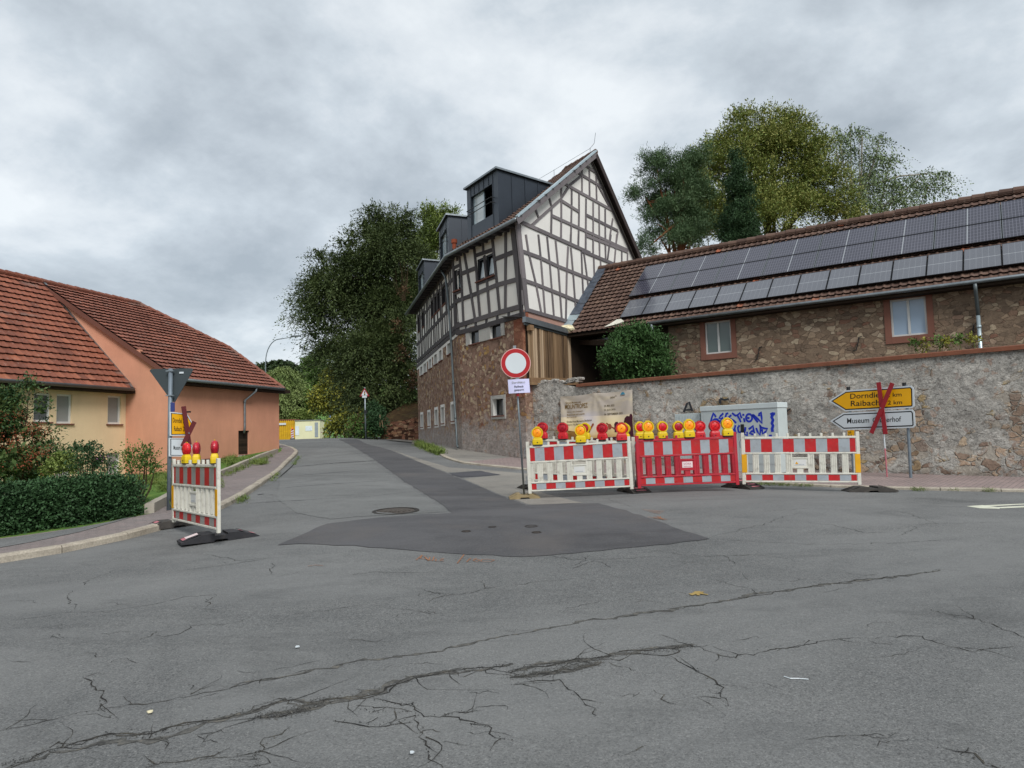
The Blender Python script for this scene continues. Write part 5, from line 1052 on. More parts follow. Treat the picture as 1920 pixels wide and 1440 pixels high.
# insulation foam and loose pale sheet left at the corner of the eave
def blob(name, c, R3, mat, parent, n=26, seed=1):
    rn = random.Random(seed); bm = bpy.data.meshes.new(name); mb = MB(); vs = []
    for i in range(7):
        for j in range(12):
            a = PI*(i+.5)/7; b = 2*PI*j/12; r = rn.uniform(.75, 1.2); vs.append(Vector(c)+Vector((R3[0]*math.sin(a)*math.cos(b)*r, R3[1]*math.sin(a)*math.sin(b)*r, R3[2]*math.cos(a)*r)))
    mb.add(vs, [(i*12+j, i*12+(j+1) % 12, (i+1)*12+(j+1) % 12, (i+1)*12+j) for i in range(6) for j in range(12)]+[tuple(range(12))[::-1], tuple(range(72, 84))]); return mb.build(name, MAT[mat], parent)
q = RB.hit(1113, 622); 
tag(blob('foam_lump', RB.P(gl0-.35, .15, .12), (.32, .2, .16), 'foam', None), 'yellowed lump of insulation foam where the barn roof meets the shed gutter', 'foam')
mb = MB(); a, b = RB.hit(1150, 614); mb.add([RB.P(a+.35, b-.02, .09), RB.P(a-.1, b+.03, .1), RB.P(a-.45, b+.14, .12), RB.P(a-.3, b+.24, .18), RB.P(a-.1, b+.30, .15), RB.P(a+.1, b+.14, .12)], [(0, 1, 5), (1, 2, 3), (1, 3, 4, 5)]); mb.prism([RB.P(a+.35, b-.02, .06), RB.P(a-.45, b+.13, .06), RB.P(a-.1, b+.2, .06)], RB.n*.02)
tag(mb.build('loose_sheet', MAT['sheet_pale']), 'crumpled cream sheet lying on the barn eave below the first solar panel', 'sheet')
# ================================================================== OPEN SHED BETWEEN HOUSE AND BARN
sh = thing('shed', 'weathered plank shed with grey metal roof edge leaning on the house', 'shed', xy(GA.P(1, 0, 1))+(2.9,))
SP = Plane(xy(GA.P(.05, 0, .12)), 38.0)
ta = SP.hit(989, 640)[0]; tb_ = SP.hit(1083, 650)[0]; tt = [SP.hit(990, 601), SP.hit(1102, 632)]; lowz = [SP.hit(990, 715)[1], SP.hit(1083, 708)[1]]
topz = lambda t: tt[0][1]+(tt[1][1]-tt[0][1])*(t-tt[0][0])/(tt[1][0]-tt[0][0])
mb = MB(); t = ta+.05; k = 0
while t < tb_-.05:
    w_ = random.uniform(.09, .17); x = random.uniform(-.02, .02); mb.prism([SP.P(t, lowz[0]+.1, x), SP.P(t+w_-.028, lowz[0]+.1, x), SP.P(t+w_-.028+random.uniform(-.02, .02), topz(t)-.16, x), SP.P(t+random.uniform(-.02, .02), topz(t)-.16, x)], SP.n*.03); t += w_
mb.build('plank_wall', MAT['planks'], sh)
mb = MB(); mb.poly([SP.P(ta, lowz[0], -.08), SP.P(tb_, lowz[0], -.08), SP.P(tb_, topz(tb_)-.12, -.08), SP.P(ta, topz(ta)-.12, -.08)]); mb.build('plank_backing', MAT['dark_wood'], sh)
mb = MB(); mb.bar(SP.P(ta-.0, lowz[0]+.0, .0), SP.P(tb_+.15, lowz[0]+.12, .0), .26, SP.n, .12); mb.box(SP.P(ta-.02, topz(ta)-.38, 0), SP.d*.22, SP.n*.16, Z*.2); mb.build('sill_beam', MAT['old_beam'], sh)
mb = MB(); mb.box(SP.P(tb_+.0, 2.2, -.2), SP.d*.28, SP.n*.22, Z*(topz(tb_)-2.38)); mb.build('post', MAT['dark_wood'], sh)
gE = SP.P(tt[1][0]+.15, tt[1][1], 0); mb = MB()
mb.bar(SP.P(ta-.25, topz(ta-.25)-.02, .02), SP.P(tt[1][0], tt[1][1]-.02, .02), .20, SP.n, .12, 0, -.03); mb.bar(SP.P(ta-.2, topz(ta-.2)-.16, 0), SP.P(tt[1][0]-.1, tt[1][1]-.15, 0), .08, SP.n, .06, 1)
mb.poly([SP.P(ta-.25, topz(ta-.25)+.08, 0), SP.P(tt[1][0], tt[1][1]+.08, 0), SP.P(tt[1][0]+.6, tt[1][1]+.3, -2.4), SP.P(ta, topz(ta)+.3, -1.2)], 0); mb.build('roof_edge', [MAT['zinc'], MAT['grey_pipe']], sh)
s_end = WL.hitP(1180, 665, -1.9); e0 = SP.P(tt[1][0]+.0, tt[1][1]-.10, .10); gd = BN.hitP(1172, 641, .9)
mb = MB(); mb.tube([e0, gd, gd+(gd-e0)*.5], .07, 10); mb.build('gutter', MAT['grey_pipe'], sh, smooth=True)
mb = MB(); A = SP.P(tb_+.1, topz(tb_)-.2, -.1); mb.box(A, (gd-A)*1.3, SP.n*-.14, Z*-.20); mb.build('lintel', MAT['dark_wood'], sh)
# dark interior of the shed: side and back walls, floor
mb = MB(); a = SP.P(tb_+.2, 1.5, -3.0); b = BN.P(tS+.0, 1.5, 0); a2 = BN.P(tS+3.6, 1.5, -1.2)
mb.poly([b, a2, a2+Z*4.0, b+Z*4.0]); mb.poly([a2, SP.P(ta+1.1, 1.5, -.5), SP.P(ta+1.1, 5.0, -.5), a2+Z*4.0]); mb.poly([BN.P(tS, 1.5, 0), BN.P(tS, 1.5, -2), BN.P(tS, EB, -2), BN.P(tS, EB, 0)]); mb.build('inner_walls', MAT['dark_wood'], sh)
# ================================================================== BOUNDARY WALL WITH RUST-RED COPING
bw = thing('boundary_wall', 'long grey rendered rubble wall with rust coloured metal coping', 'wall', xy(WL.P(4, 0))+(.2,))
tWe = WL.hit(1000, 800)[0]+.2; ztop = lambda t: WLa[1]+(WLb[1]-WLa[1])*(t-WLa[0])/(WLb[0]-WLa[0])
WLa = WL.hit(1920, 655); WLb = WL.hit(1090, 725); tC = WL.hit(1082, 720)[0]
from mathutils import noise as mnoise
zc_ = WL.hit(1030, 716); WO = [(-18, -.3), (-6, -.3)]; V, F = cdt([(-7, -.3), (tWe, -.3), (tWe, WL.hit(1000, 722)[1]), (zc_[0], zc_[1]), (tC, ztop(tC)), (-7, ztop(-7))], (), .055)
mb = MB()
def relief(x, y):     # lumpy hand-thrown render with stones standing proud
    p = Vector((x*1.0, y*1.25, 3.3)); a = mnoise.noise(p*1.1)*.035; q = p+Vector((mnoise.noise(p*3.1), mnoise.noise(p*3.1+Vector((9, 4, 1))), 0))*.22
    b = mnoise.noise(q*6.5)*.022; c_ = (1-abs(mnoise.noise(q*11.0))*2)*.010; e_ = abs(mnoise.noise(q*17.0))*.014; return a+b+c_-e_
for v in V: mb.v.append(WL.P(v.x, v.y, relief(v.x, v.y)+(.09*max(0, 1-abs(v.y-.45)/.5) if v.x < 4 else 0)))
for f in F: a, b, c = (mb.v[i] for i in f[:3]); mb.f.append(tuple(f)); mb.m.append(0)
k_ = len(mb.v); mb.v += [WL.P(-18, -.3), WL.P(-7, -.3), WL.P(-7, ztop(-7)), WL.P(-18, ztop(-18))]; mb.f.append((k_, k_+1, k_+2, k_+3)); mb.m.append(0)
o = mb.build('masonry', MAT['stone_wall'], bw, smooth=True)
mb = MB(); mb.box(WL.P(-18, ztop(-18)-.03, -.42), WL.d*(tC+18), WL.n*.02, Z*.03); mb.poly([WL.P(-18, 0, -.45), WL.P(tWe, 0, -.45), WL.P(tWe, 3, -.45), WL.P(-18, 3.2, -.45)]); mb.poly([WL.P(-18, ztop(-18), 0), WL.P(tC, ztop(tC), 0), WL.P(tC, ztop(tC), -.45), WL.P(-18, ztop(-18), -.45)]); mb.build('wall_back', MAT['stone_wall'], bw)
mb = MB(); z0, z1 = ztop(-18), ztop(tC); n = 9
for i in range(n):
    a = -18+(tC+18)*i/n; b = -18+(tC+18)*(i+1)/n-.006; za, zb2 = ztop(a), ztop(b)
    mb.prism([WL.P(a, za-.0, .07), WL.P(a, za+.09, .075), WL.P(a, za+.13, -.2), WL.P(a, za+.09, -.5), WL.P(a, za, -.5)], WL.P(b, zb2)-WL.P(a, za))
mb.build('coping', MAT['rust_cap'], bw)
mb = MB()           # loose stones bedded at the crown of the wall where the coping ends
for i in range(26):
    t = random.uniform(tC-.1, tWe); z = WL.hit(1030, 716)[1]-.02+random.uniform(-.05, .06); 
    r = random.uniform(.05, .11); pts = [WL.P(t+r*1.4*math.cos(a)*random.uniform(.7, 1.2), z+r*.7*math.sin(a), .03) for a in np.linspace(0, 2*PI, 7)[:-1]]; mb.prism(pts, WL.n*-.25)
mb.build('crown_stones', MAT['stone_wall'], bw)
# ================================================================== BARRIERS (local frame: x along, -y front, z up, origin at left foot)
def local_thing(name, label, cat, loc, rot, group=None):
    o = thing(name, label, cat, loc, rot=rot, group=group); o['local'] = 1; return o
def barrier(name, label, loc, rz, L, frame='white_plastic', grey='foil_grey', yellow=False, tilt=(0, 0), solid=False, group='road closure barriers', stick=None, H=1.05):
    t = local_thing(name, label, 'barrier', loc, (tilt[0], tilt[1], rz), group); k = H/1.05
    fr = MB(); T = .024
    fr.bx(0, .065, -T, T, 0, 1.05*k); fr.bx(L-.065, L, -T, T, 0, 1.05*k)
    for z0, z1 in ((.925, .965), (.615, .645), (.205, .235), (.045, .075)): fr.bx(.065, L-.065, -T*1.15, T*1.15, z0*k, z1*k)
    n = 10
    for i in range(1, n): x = .065+(L-.13)*i/n; fr.bx(x-.022, x+.022, -T*.8, T*.8, .965*k, 1.03*k)
    fb = fr.build('frame', MAT[frame], t, bevel=.006)
    sl = MB(); xs = L*.5; w_ = .105*L/2.1 if not solid else .115
    pos = [.065+(L-.13)*(i+.5)/9.3+.02 for i in range(9)]
    for i in range(11):
        x = .065+(L-.13)*i/10; half = .055*L/2.1
        if abs(x-xs) < .14*L/2.1+.0: 
            if abs(x-xs) < .02: sl.bx(x-half, x+half, -T*.7, T*.7, .235*k, .33*k)
            continue
        a, b = max(.065, x-half), min(L-.065, x+half)
        if b > a:
            sl.bx(a, b, -T*.55, T*.55, .235*k, .615*k)
            for q in (.2, .5, .8): sl.bx(a+(b-a)*q-.006, a+(b-a)*q+.006, -T*.85, -T*.5, .25*k, .60*k)
    hw = .15*L/2.1; sl.bx(xs-hw, xs+hw, -T*.6, T*.6, .33*k, .52*k); sl.bx(xs-hw, xs+hw, -T*1.1, T*1.1, .52*k, .545*k); sl.bx(xs-hw, xs+hw, -T*1.1, T*1.1, .325*k, .35*k); sl.bx(xs-hw-.012, xs-hw+.012, -T, T, .235*k, .615*k); sl.bx(xs+hw-.012, xs+hw+.012, -T, T, .235*k, .615*k)
    sl.build('slats', MAT[frame], t)
    if stick:
        st = MB(); st.bx(xs-hw*.72, xs+hw*.72, -T*.75, -T*.6, .38*k, .50*k, 0)
        if stick == 'red':
            st.text('VÖRR', (xs-hw*.55, -T*.78, .435*k), (1, 0, 0), (0, 0, 1), hw*1.1, .045, 1)
        elif stick == 'logo': st.prism([(xs-hw*.6, -T*.78, .41*k), (xs-hw*.2, -T*.78, .41*k), (xs-hw*.4, -T*.78, .46*k)], (0, -.001, 0), 2)
        for i in range(6): st.bx(xs-hw*.5+i*hw*.17, xs-hw*.5+i*hw*.17+hw*.11, -T*.79, -T*.74, .395*k, .41*k, 1 if stick == 'red' else 3)
        st.build('sticker', [MAT['sticker' if stick == 'red' else 'white_frame'], MAT['sticker_red'], MAT['foil_yellow'], MAT['foil_grey']], t)
    for nm, z0, z1 in (('upper_board', .645, .925), ('lower_board', .075, .205)):
        b = MB(); x0, x1 = .075, L-.075; u = (x1-x0)/10
        e = [0, .5]+[.5+i for i in range(1, 10)]+[10]
        for i in range(len(e)-1): b.bx(x0+e[i]*u, x0+e[i+1]*u, -T*.5, T*.5, z0*k+.008, z1*k-.008, 1 if i % 2 else 0)
        b.bx(.065, x0, -T*.5, T*.5, z0*k, z1*k, 2); b.bx(x1, L-.065, -T*.5, T*.5, z0*k, z1*k, 2); b.build(nm, [MAT['foil_red'], MAT[grey], MAT[frame]], t)
    if yellow:
        y = MB(); y.bx(.002, .10, -T*1.25, -T*.95, .24*k, .61*k); y.bx(L-.10, L-.002, -T*1.25, -T*.95, .24*k, .61*k); y.pieces('yellow_foil', MAT['foil_yellow'], t)
    la = MB(); la.tube([(-.0, -.03, .93*k), (-.03, -.045, .86*k), (-.02, -.04, .74*k)], .008, 6); la.build('latch', MAT['zinc'], t)
    return t
def foot(label, x, y, z, rz, mat='rubber', L=.84, W=.40, H=.105, red=True, group='foot plates under the barriers', paper=False, name='foot_plate'):
    t = local_thing(name, label, 'foot plate', (x, y, z), (0, 0, rz), group); mb = MB()
    prof = [(-L/2, 0), (-L/2, .03), (-L*.22, H), (-.09, H), (-.09, H-.03), (.09, H-.03), (.09, H), (L*.22, H), (L/2, .03), (L/2, 0), (.10, 0), (.08, .03), (-.08, .03), (-.10, 0)]
    mb.prism([(-W/2, y_, z_) for y_, z_ in prof], (W, 0, 0)); 
    for s in (-1, 1): mb.prism([(-W/2+.04, s*(L*.47), .045), (-W/2+.04, s*L*.25, H+.004), (-W/2+.075, s*L*.25, H+.012), (-W/2+.075, s*L*.47, .052)], (.02, 0, 0)); mb.prism([(W/2-.06, s*(L*.47), .045), (W/2-.06, s*L*.25, H+.004), (W/2-.095, s*L*.25, H+.012), (W/2-.095, s*L*.47, .052)], (.02, 0, 0))
    mb.build('block', MAT[mat], t, bevel=.008)
    if red:
        r = MB(); sl = lambda y_, o=0.0: .03+(H-.03)*(1-(abs(y_)-L*.22)/(L*.28))+o
        for s in (-1, 1):
            a, b = s*L*.27, s*L*.47
            for y0, y1 in ((a, a+(b-a)*.3), (a+(b-a)*.72, b)): r.poly([(-W/2+.09, y0, sl(y0, .012)), (W/2-.09, y0, sl(y0, .012)), (W/2-.09, y1, sl(y1, .012)), (-W/2+.09, y1, sl(y1, .012))])
        r.build('red_reflector', MAT['sticker_red'], t)
    if paper:
        r = MB(); a, b = -L*.27, -L*.43; r.poly([(-W/2+.13, a, sl(a, .02)), (W/2-.08, a-.01, sl(a, .02)), (W/2-.10, b, sl(b, .02)), (-W/2+.10, b+.01, sl(b, .02))]); r.build('paper_label', MAT['sticker'], t)
    return t
def lamp(label, loc, rz, body='lamp_yellow', lens='lens_amber', housing=None, back=False, lean=0.0, dome=False):
    t = local_thing('warning_lamp', label, 'warning lamp', loc, (lean, 0, rz+(PI if back else 0)), 'warning lamps on the barriers'); housing = housing or body
    b = MB(); h = .155
    pr = lambda w0, d0, z: [(-w0/2+.02, -d0/2, z), (w0/2-.02, -d0/2, z), (w0/2, -d0/2+.02, z), (w0/2, d0/2-.02, z), (w0/2-.02, d0/2, z), (-w0/2+.02, d0/2, z), (-w0/2, d0/2-.02, z), (-w0/2, -d0/2+.02, z)]
    S = [pr(.21, .12, .018), pr(.215, .125, .075), pr(.20, .12, .12), pr(.15, .09, h+.012)]; k = len(b.v)
    for s_ in S: b.v += [Vector(p) for p in s_]
    for i in range(3):
        for j in range(8): b.f.append((k+i*8+j, k+i*8+(j+1) % 8, k+(i+1)*8+(j+1) % 8, k+(i+1)*8+j)); b.m.append(0)
    b.f.append(tuple(range(k, k+8))[::-1]); b.m.append(0); b.f.append(tuple(range(k+24, k+32))); b.m.append(0)
    bo = b.build('body', MAT[body], t, bevel=.004)
    c = MB(); c.prism(pr(.20, .11, 0), (0, 0, .02)); c.disc((0, -.063, .062), (0, -1, 0), .012, .004, 10); c.build('base', MAT['black_metal'], t)
    c = MB(); zc = .255; c.disc((0, -.034 if not dome else -.02, zc), (0, 1, 0), .115, .068 if not dome else .04, 30); c.build('housing', MAT[housing], t, bevel=.008)
    c = MB(); c.ring((0, -.034, zc), (0, -1, 0), .092, .115, .020, 30); c.ring((0, .034, zc), (0, 1, 0), .092, .115, .020, 30)
    if not dome: c.pieces('rim', MAT[housing], t)
    for s in (-1, 1):
        l = MB(); R_ = .093; rings = [(R_, 0), (R_*.96, .010), (R_*.8, .018), (R_*.45, .024), (0.01, .026)]; k0 = 0
        if dome: rings = [(.113, -.012), (.105, .006), (.085, .02), (.05, .030), (.01, .034)]
        for r, d_ in rings:
            for j in range(28): a = 2*PI*j/28; l.v.append(Vector((r*math.cos(a), s*(.030+d_), zc+r*math.sin(a))))
        for i in range(4):
            for j in range(28): l.f.append((i*28+j, i*28+(j+1) % 28, (i+1)*28+(j+1) % 28, (i+1)*28+j)); l.m.append(0)
        l.build('lens', MAT[lens], t, smooth=True)
    hd = MB(); hd.tube([(.05, 0, zc+.11), (.02, 0, zc+.122), (-.02, 0, zc+.122), (-.05, 0, zc+.11)], .006, 6); hd.build('carry_loop', MAT['lens_back' if 'red' in body else 'lamp_yellow'], t)
    return t
def place_barrier(A, YA, B, YB, **k):
    a = atY(*A, YA); b = atY(*B, YB); d = b-a; L = d.xy.length; rz = math.atan2(d.y, d.x)
    return a, b, rz, L
def on_ground(x, y): return gz(x, y)
BP = {}
def mk(key, A, YA, B, YB, label, **k):
    a = atY(*A, YA); b = atY(*B, YB); d = b-a; L = d.xy.length; rz = math.atan2(d.y, d.x); slope = -math.atan2(d.z, L)
    a2 = a; tx = k.pop('lean', 0.0)
    t = barrier('barrier', label, a2, rz, L, tilt=(tx, slope), **k); BP[key] = (a2, rz, L, t); return t
mk('B1', (991, 926, ), 14.15, (1188, 917), 13.95, 'white barrier with red and grey stripes right beside the no-entry sign, front row', stick='grey')
mk('B2', (1196, 916), 13.95, (1386, 909), 13.9, 'all red barrier with grey stripes in the middle of the front row', frame='red_plastic', grey='foil_grey', stick='red')
mk('B3', (1392, 908), 14.3, (1615, 909), 13.8, 'white barrier with yellow end foils standing before the arrow signs', yellow=True, stick='logo')
mk('R1', (998, 905), 15.5, (1190, 914), 14.6, 'white barrier behind the front white one, mostly hidden')
mk('R2', (1194, 911), 14.6, (1383, 907), 14.75, 'red barrier leaning behind the front red one', frame='red_plastic', lean=-.10)
mk('B0', (325, 979), 11.7, (411, 1000), 9.85, 'white barrier with yellow end foils standing alone on the left side of the street', yellow=True, grey='foil_grey2', solid=True, stick='grey')
def lamp_on(key, px, label, dz=.965, turn=0.0, **k):
    a, rz, L, t = BP[key]; pl = Plane((a.x, a.y), math.degrees(math.atan2(math.cos(rz), math.sin(rz)))); tt_, _ = pl.hit(px, 830 if key != 'B0' else 870)
    p = pl.P(tt_, 0); A, B = a, Vector((a.x+math.cos(rz)*L, a.y+math.sin(rz)*L, 0)); f_ = tt_/L
    sl = math.tan(-t.rotation_euler[1]); off = 0
    if t.rotation_euler[0]: yv = Vector((-math.sin(rz), math.cos(rz), 0)); p = p+yv*(-math.sin(t.rotation_euler[0])*.96)
    return lamp(label, (p.x, p.y, a.z+sl*tt_+dz), rz+turn, **k)
lamp_on('R1', 1018, 'all red lamp at the left end of the rear white barrier', body='lamp_red', lens='lens_red')
lamp_on('R1', 1056, 'all red lamp in front of the left edge of the banner', body='lamp_red', lens='lens_red')
lamp_on('R1', 1098, 'yellow lamp with red lens peeping out behind the second amber lamp', body='lamp_yellow', lens='lens_red')
lamp_on('R1', 1130, 'all red lamp before the middle of the banner', body='lamp_red', lens='lens_red')
lamp_on('R1', 1172, 'yellow lamp hidden behind the red-bodied amber lamp', body='lamp_yellow', lens='lens_red')
lamp_on('R2', 1203, 'yellow lamp with red lens at the left end of the rear red barrier', body='lamp_yellow', lens='lens_bright')
lamp_on('R2', 1245, 'yellow lamp with red lens standing free before the grey wall', body='lamp_yellow', lens='lens_bright')
lamp_on('R2', 1275, 'yellow lamp with dark red lens half behind an amber lamp at the small cabinet', body='lamp_yellow', lens='lens_red')
lamp_on('R2', 1316, 'all red lamp seen before the left edge of the big cabinet', body='lamp_red', lens='lens_bright', lean=.0)
lamp_on('R2', 1344, 'all red lamp half hidden behind the last amber lamp', body='lamp_red', lens='lens_bright')
lamp_on('B1', 1008, 'yellow lamp with amber lens at the left end of the front row')
lamp_on('B1', 1089, 'yellow lamp with amber lens near the middle of the front white barrier')
lamp_on('B1', 1166, 'amber lens lamp with red body on the front white barrier', body='lamp_red')
lamp_on('B2', 1216, 'yellow lamp with amber lens at the left part of the red barrier')
lamp_on('B2', 1293, 'yellow lamp with amber lens before the small grey cabinet')
lamp_on('B2', 1365, 'yellow lamp with amber lens before the graffiti cabinet')
lamp_on('B0', 349.5, 'lamp with wide bright red lens, first from the left on the lone barrier', turn=.12, dome=True, lens='lens_bright', housing='lens_bright').scale = (.88, .88, .92)
lamp_on('B0', 368.5, 'lamp with narrow red lens, second on the lone barrier', turn=-.38, dome=True, lens='lens_red', housing='lens_red').scale = (.88, .88, .92)
lamp_on('B0', 402.5, 'lamp with narrow red lens at the street end of the lone barrier', turn=-.34, dome=True, lens='lens_red', housing='lens_red').scale = (.88, .88, .93)
def gfoot(label, px, py, dx, rz, **k):
    p = G(px, py); return foot(label, p.x, p.y, p.z, rz, **k)
a, rz, L, _ = BP['B1']
gfoot('dark foot plate between the white and the red front barrier', 1188, 922, 0, rz+.35)
gfoot('dark foot plate between the red barrier and the right white barrier', 1392, 915, 0, rz+.55)
gfoot('weathered grey foot plate at the right end of the row, seen side on', 1630, 921.5, 0, math.radians(90)-.05, red=False, L=.95)
gfoot('black foot plate with a white paper label under the near end of the lone barrier', 410, 1012, 0, math.radians(-56), mat='rubber_black', paper=True, L=1.08, H=.12)
gfoot('brown grey foot plate under the far end of the lone barrier', 331, 987, 0, math.radians(-50), L=1.05, H=.12)
for i, (x, y) in enumerate([(1383, 907), (1200, 909), (1000, 917)]): gfoot(['foot plate behind the right end of the red barrier', 'foot plate behind the joint of white and red barriers', 'foot plate behind the left end of the white barrier'][i], x, y, 0, rz+.2+.2*i)
# ------------------------------------------------------------------ no-entry sign
fp = G(983, 934); foot('beige foot plate carrying the no-entry sign', fp.x, fp.y, fp.z, rz+.15+PI/2, mat='rubber_beige', red=False, L=.62, W=.42, group=None, name='sign_foot')
top = atY(965, 656, 14.1); bot_ = Vector((fp.x, fp.y, fp.z+.05)); t = thing('no_entry_sign', 'round red and white road closed sign with a paper notice on a pole', 'sign', bot_)
dr = (top-bot_); dr.normalize(); mb = MB(); mb.tube([bot_, top+dr*.03], .021, 10); mb.build('pole', MAT['galv'], t, smooth=True)
n = Vector((.03, -1, 0)).normalized(); cc = atY(967, 681, 14.06)
mb = MB(); mb.disc(cc, n, .305, .008, 44); mb.build('sign_rim', MAT['sign_rim'], t)
mb = MB(); mb.disc(cc+n*.008, n, .292, .003, 44); mb.build('red_disc', MAT['sign_red'], t)
mb = MB(); mb.disc(cc+n*.011, n, .212, .002, 44); mb.build('white_centre', MAT['sign_white'], t)
mb = MB(); tp_ = atY(965, 651, 14.1); mb.box(tp_-Vector((.03, .03, .03)), (.06, 0, 0), (0, .06, 0), (0, 0, .06)); q = atY(970, 710.5, 14.04); mb.box(q-Vector((.035, .02, .03)), (.07, 0, 0), (0, .04, 0), (0, 0, .06)); mb.pieces('clamp', MAT['galv'], t)
pn = [atY(x, y, 14.03) for x, y in [(952, 712), (992, 710), (994, 736), (954, 738)]]; mb = MB()
cols_ = 9; dn = Vector((0, -1, 0))
for i in range(cols_):
    u0, u1 = i/cols_, (i+1)/cols_; f = lambda u, v: (pn[0].lerp(pn[1], u)).lerp(pn[3].lerp(pn[2], u), v)+dn*(.03*math.sin(u*PI*1.1))
    mb.poly([f(u0, 1), f(u1, 1), f(u1, 0), f(u0, 0)])
pp = mb.build('paper_notice', MAT['paper'], t)
mb = MB(); ex = (pn[1]-pn[0]).normalized(); ey = (pn[0]-pn[3]).normalized()
for s_, v, w_, h_, m_ in (('Durchfahrt', .30, .62, .075, 1), ('Raibach', .60, .42, .075, 0), ('gesperrt', .88, .46, .085, 0)): 
    W_ = (pn[1]-pn[0]).length; H_ = (pn[0]-pn[3]).length; mb.text(s_, pn[0]+ex*W_*(.5-w_/2)-ey*H_*v+dn*.036, ex, ey, W_*w_, h_*H_*1.9, m_)
mb.build('lettering', [MAT['sign_black'], MAT['foil_grey2']], pp)
mb = MB(); q = atY(971, 740, 14.05); mb.tube([q-dr*.03, q+dr*.03], .03, 10); mb.build('red_clip', MAT['cross_red'], t)
# ------------------------------------------------------------------ arrow signs on the right, crossed out
SG = Plane(xy(atY(1706, 888, 16.0)), -38.0)
def arrow(name, label, P, face, parent, inset=.035, th=.02, rim='sign_white'):
    V = [SG.hit(*p) for p in P]; mb = MB()
    def poly_off(V, d):
        n = len(V); c = (sum(v[0] for v in V)/n, sum(v[1] for v in V)/n); R = []
        for i in range(n):
            p0, p1, p2 = V[i-1], V[i], V[(i+1) % n]
            def nr(a, b): dx, dy = b[0]-a[0], b[1]-a[1]; l = math.hypot(dx, dy); nx, ny = -dy/l, dx/l; return (nx, ny) if (c[0]-a[0])*nx+(c[1]-a[1])*ny > 0 else (-nx, -ny)
            n1, n2 = nr(p0, p1), nr(p1, p2); k = 1+n1[0]*n2[0]+n1[1]*n2[1]; R.append((p1[0]+d*(n1[0]+n2[0])/k, p1[1]+d*(n1[1]+n2[1])/k))
        return R
    mb.prism([SG.P(*v, 0) for v in V], SG.n*th); o = mb.build(name, MAT[rim], parent); o['label'] = label
    mb = MB(); mb.prism([SG.P(*v, th) for v in poly_off(V, inset)], SG.n*.003); mb.build('black_border', MAT['sign_black'], o)
    mb = MB(); mb.prism([SG.P(*v, th+.003) for v in poly_off(V, inset+.026)], SG.n*.003); mb.build('face', MAT[face], o); return o
dsg = thing('direction_sign', 'arrow signpost with yellow and white arrow plates before the grey wall', 'signpost', G(1706, 889))
ya = arrow('yellow_arrow_plate', 'yellow arrow plate', [(1554.5, 752), (1586, 732), (1709, 723), (1714, 728), (1715, 762), (1711, 765), (1586, 771.5)], 'sign_yellow', dsg)
wa = arrow('white_arrow_plate', 'white arrow plate', [(1557, 789.5), (1582, 774), (1711, 767.5), (1715.5, 773), (1717, 798), (1713, 802), (1582, 806.5)], 'sign_white', dsg)
def txt_px(s_, P, parent, mat='sign_black', off=.0275, nm='lettering'):
    """letters filling the quadrilateral bottom-left, bottom-right, top-left measured on the sign"""
    a, b, c = [SG.hit(*p) for p in P]; mb = MB(); A = SG.P(*a, off); B = SG.P(*b, off); C_ = SG.P(*c, off); vs, fs = letters(s_); mb.add([A+(B-A)*x+(C_-A)*y for x, y in vs], fs); mb.build(nm, MAT[mat], parent)
def at5(x, y): return (1500+x/4.5, 680+y/4.5)
txt_px('Dorndiel', [at5(428, 306), at5(678+12, 292), at5(428, 262)], ya); txt_px('2 km', [at5(735, 290), at5(862, 284), at5(735, 256)], ya); txt_px('Raibach', [at5(433, 368), at5(678, 360), at5(433, 322)], ya); txt_px('2 km', [at5(745, 354), at5(866, 350), at5(745, 320)], ya)
txt_px('Museum', [at5(402, 514), at5(588, 507), at5(402, 470)], wa); txt_px('Gruberhof', [at5(617, 506), at5(858, 497), at5(617, 463)], wa)
mb = MB()
for (x0, y0), (x1, y1) in (((1701, 723), (1706, 889)), ((1591, 730), (1599.5, 889))):
    A = SG.hitP(x1, y1, -.04); A.z = gz(A.x, A.y)+.03; B = SG.hitP(x0, y0, -.04); B2 = Vector((A.x, A.y, B.z)).lerp(B, .35); mbp = MB(); mbp.tube([A, B2+Z*.02], .034, 10, cap=False); mbp.build('post', MAT['galv_blue'], dsg, smooth=True)
for x, y in ((1589.5, 729), (1694.5, 721)): q = SG.hitP(x, y, -.03); mb.tube([q-Z*.05, q+Z*.045], .045, 10)
mb.pieces('post_cap', MAT['black_metal'], dsg)
mb = MB(); a, b, c, d_ = [SG.hitP(*p, .02) for p in ((1590, 819), (1602.5, 818.5), (1602.5, 806.5), (1590, 807))]; mb.prism([a, b, c, d_], SG.n*.006); gp_ = mb.build('yellow_plate', MAT['sign_yellow'], dsg)
mb = MB(); mb.text('65', a.lerp(d_, .5)+(b-a)*.15+SG.n*.009, (b-a).normalized(), Z, (b-a).length*.45, .05); mb.text('H', a.lerp(d_, .1)+(b-a)*.15+SG.n*.009, (b-a).normalized(), Z, (b-a).length*.5, .04); mb.build('lettering', MAT['sign_black'], gp_)
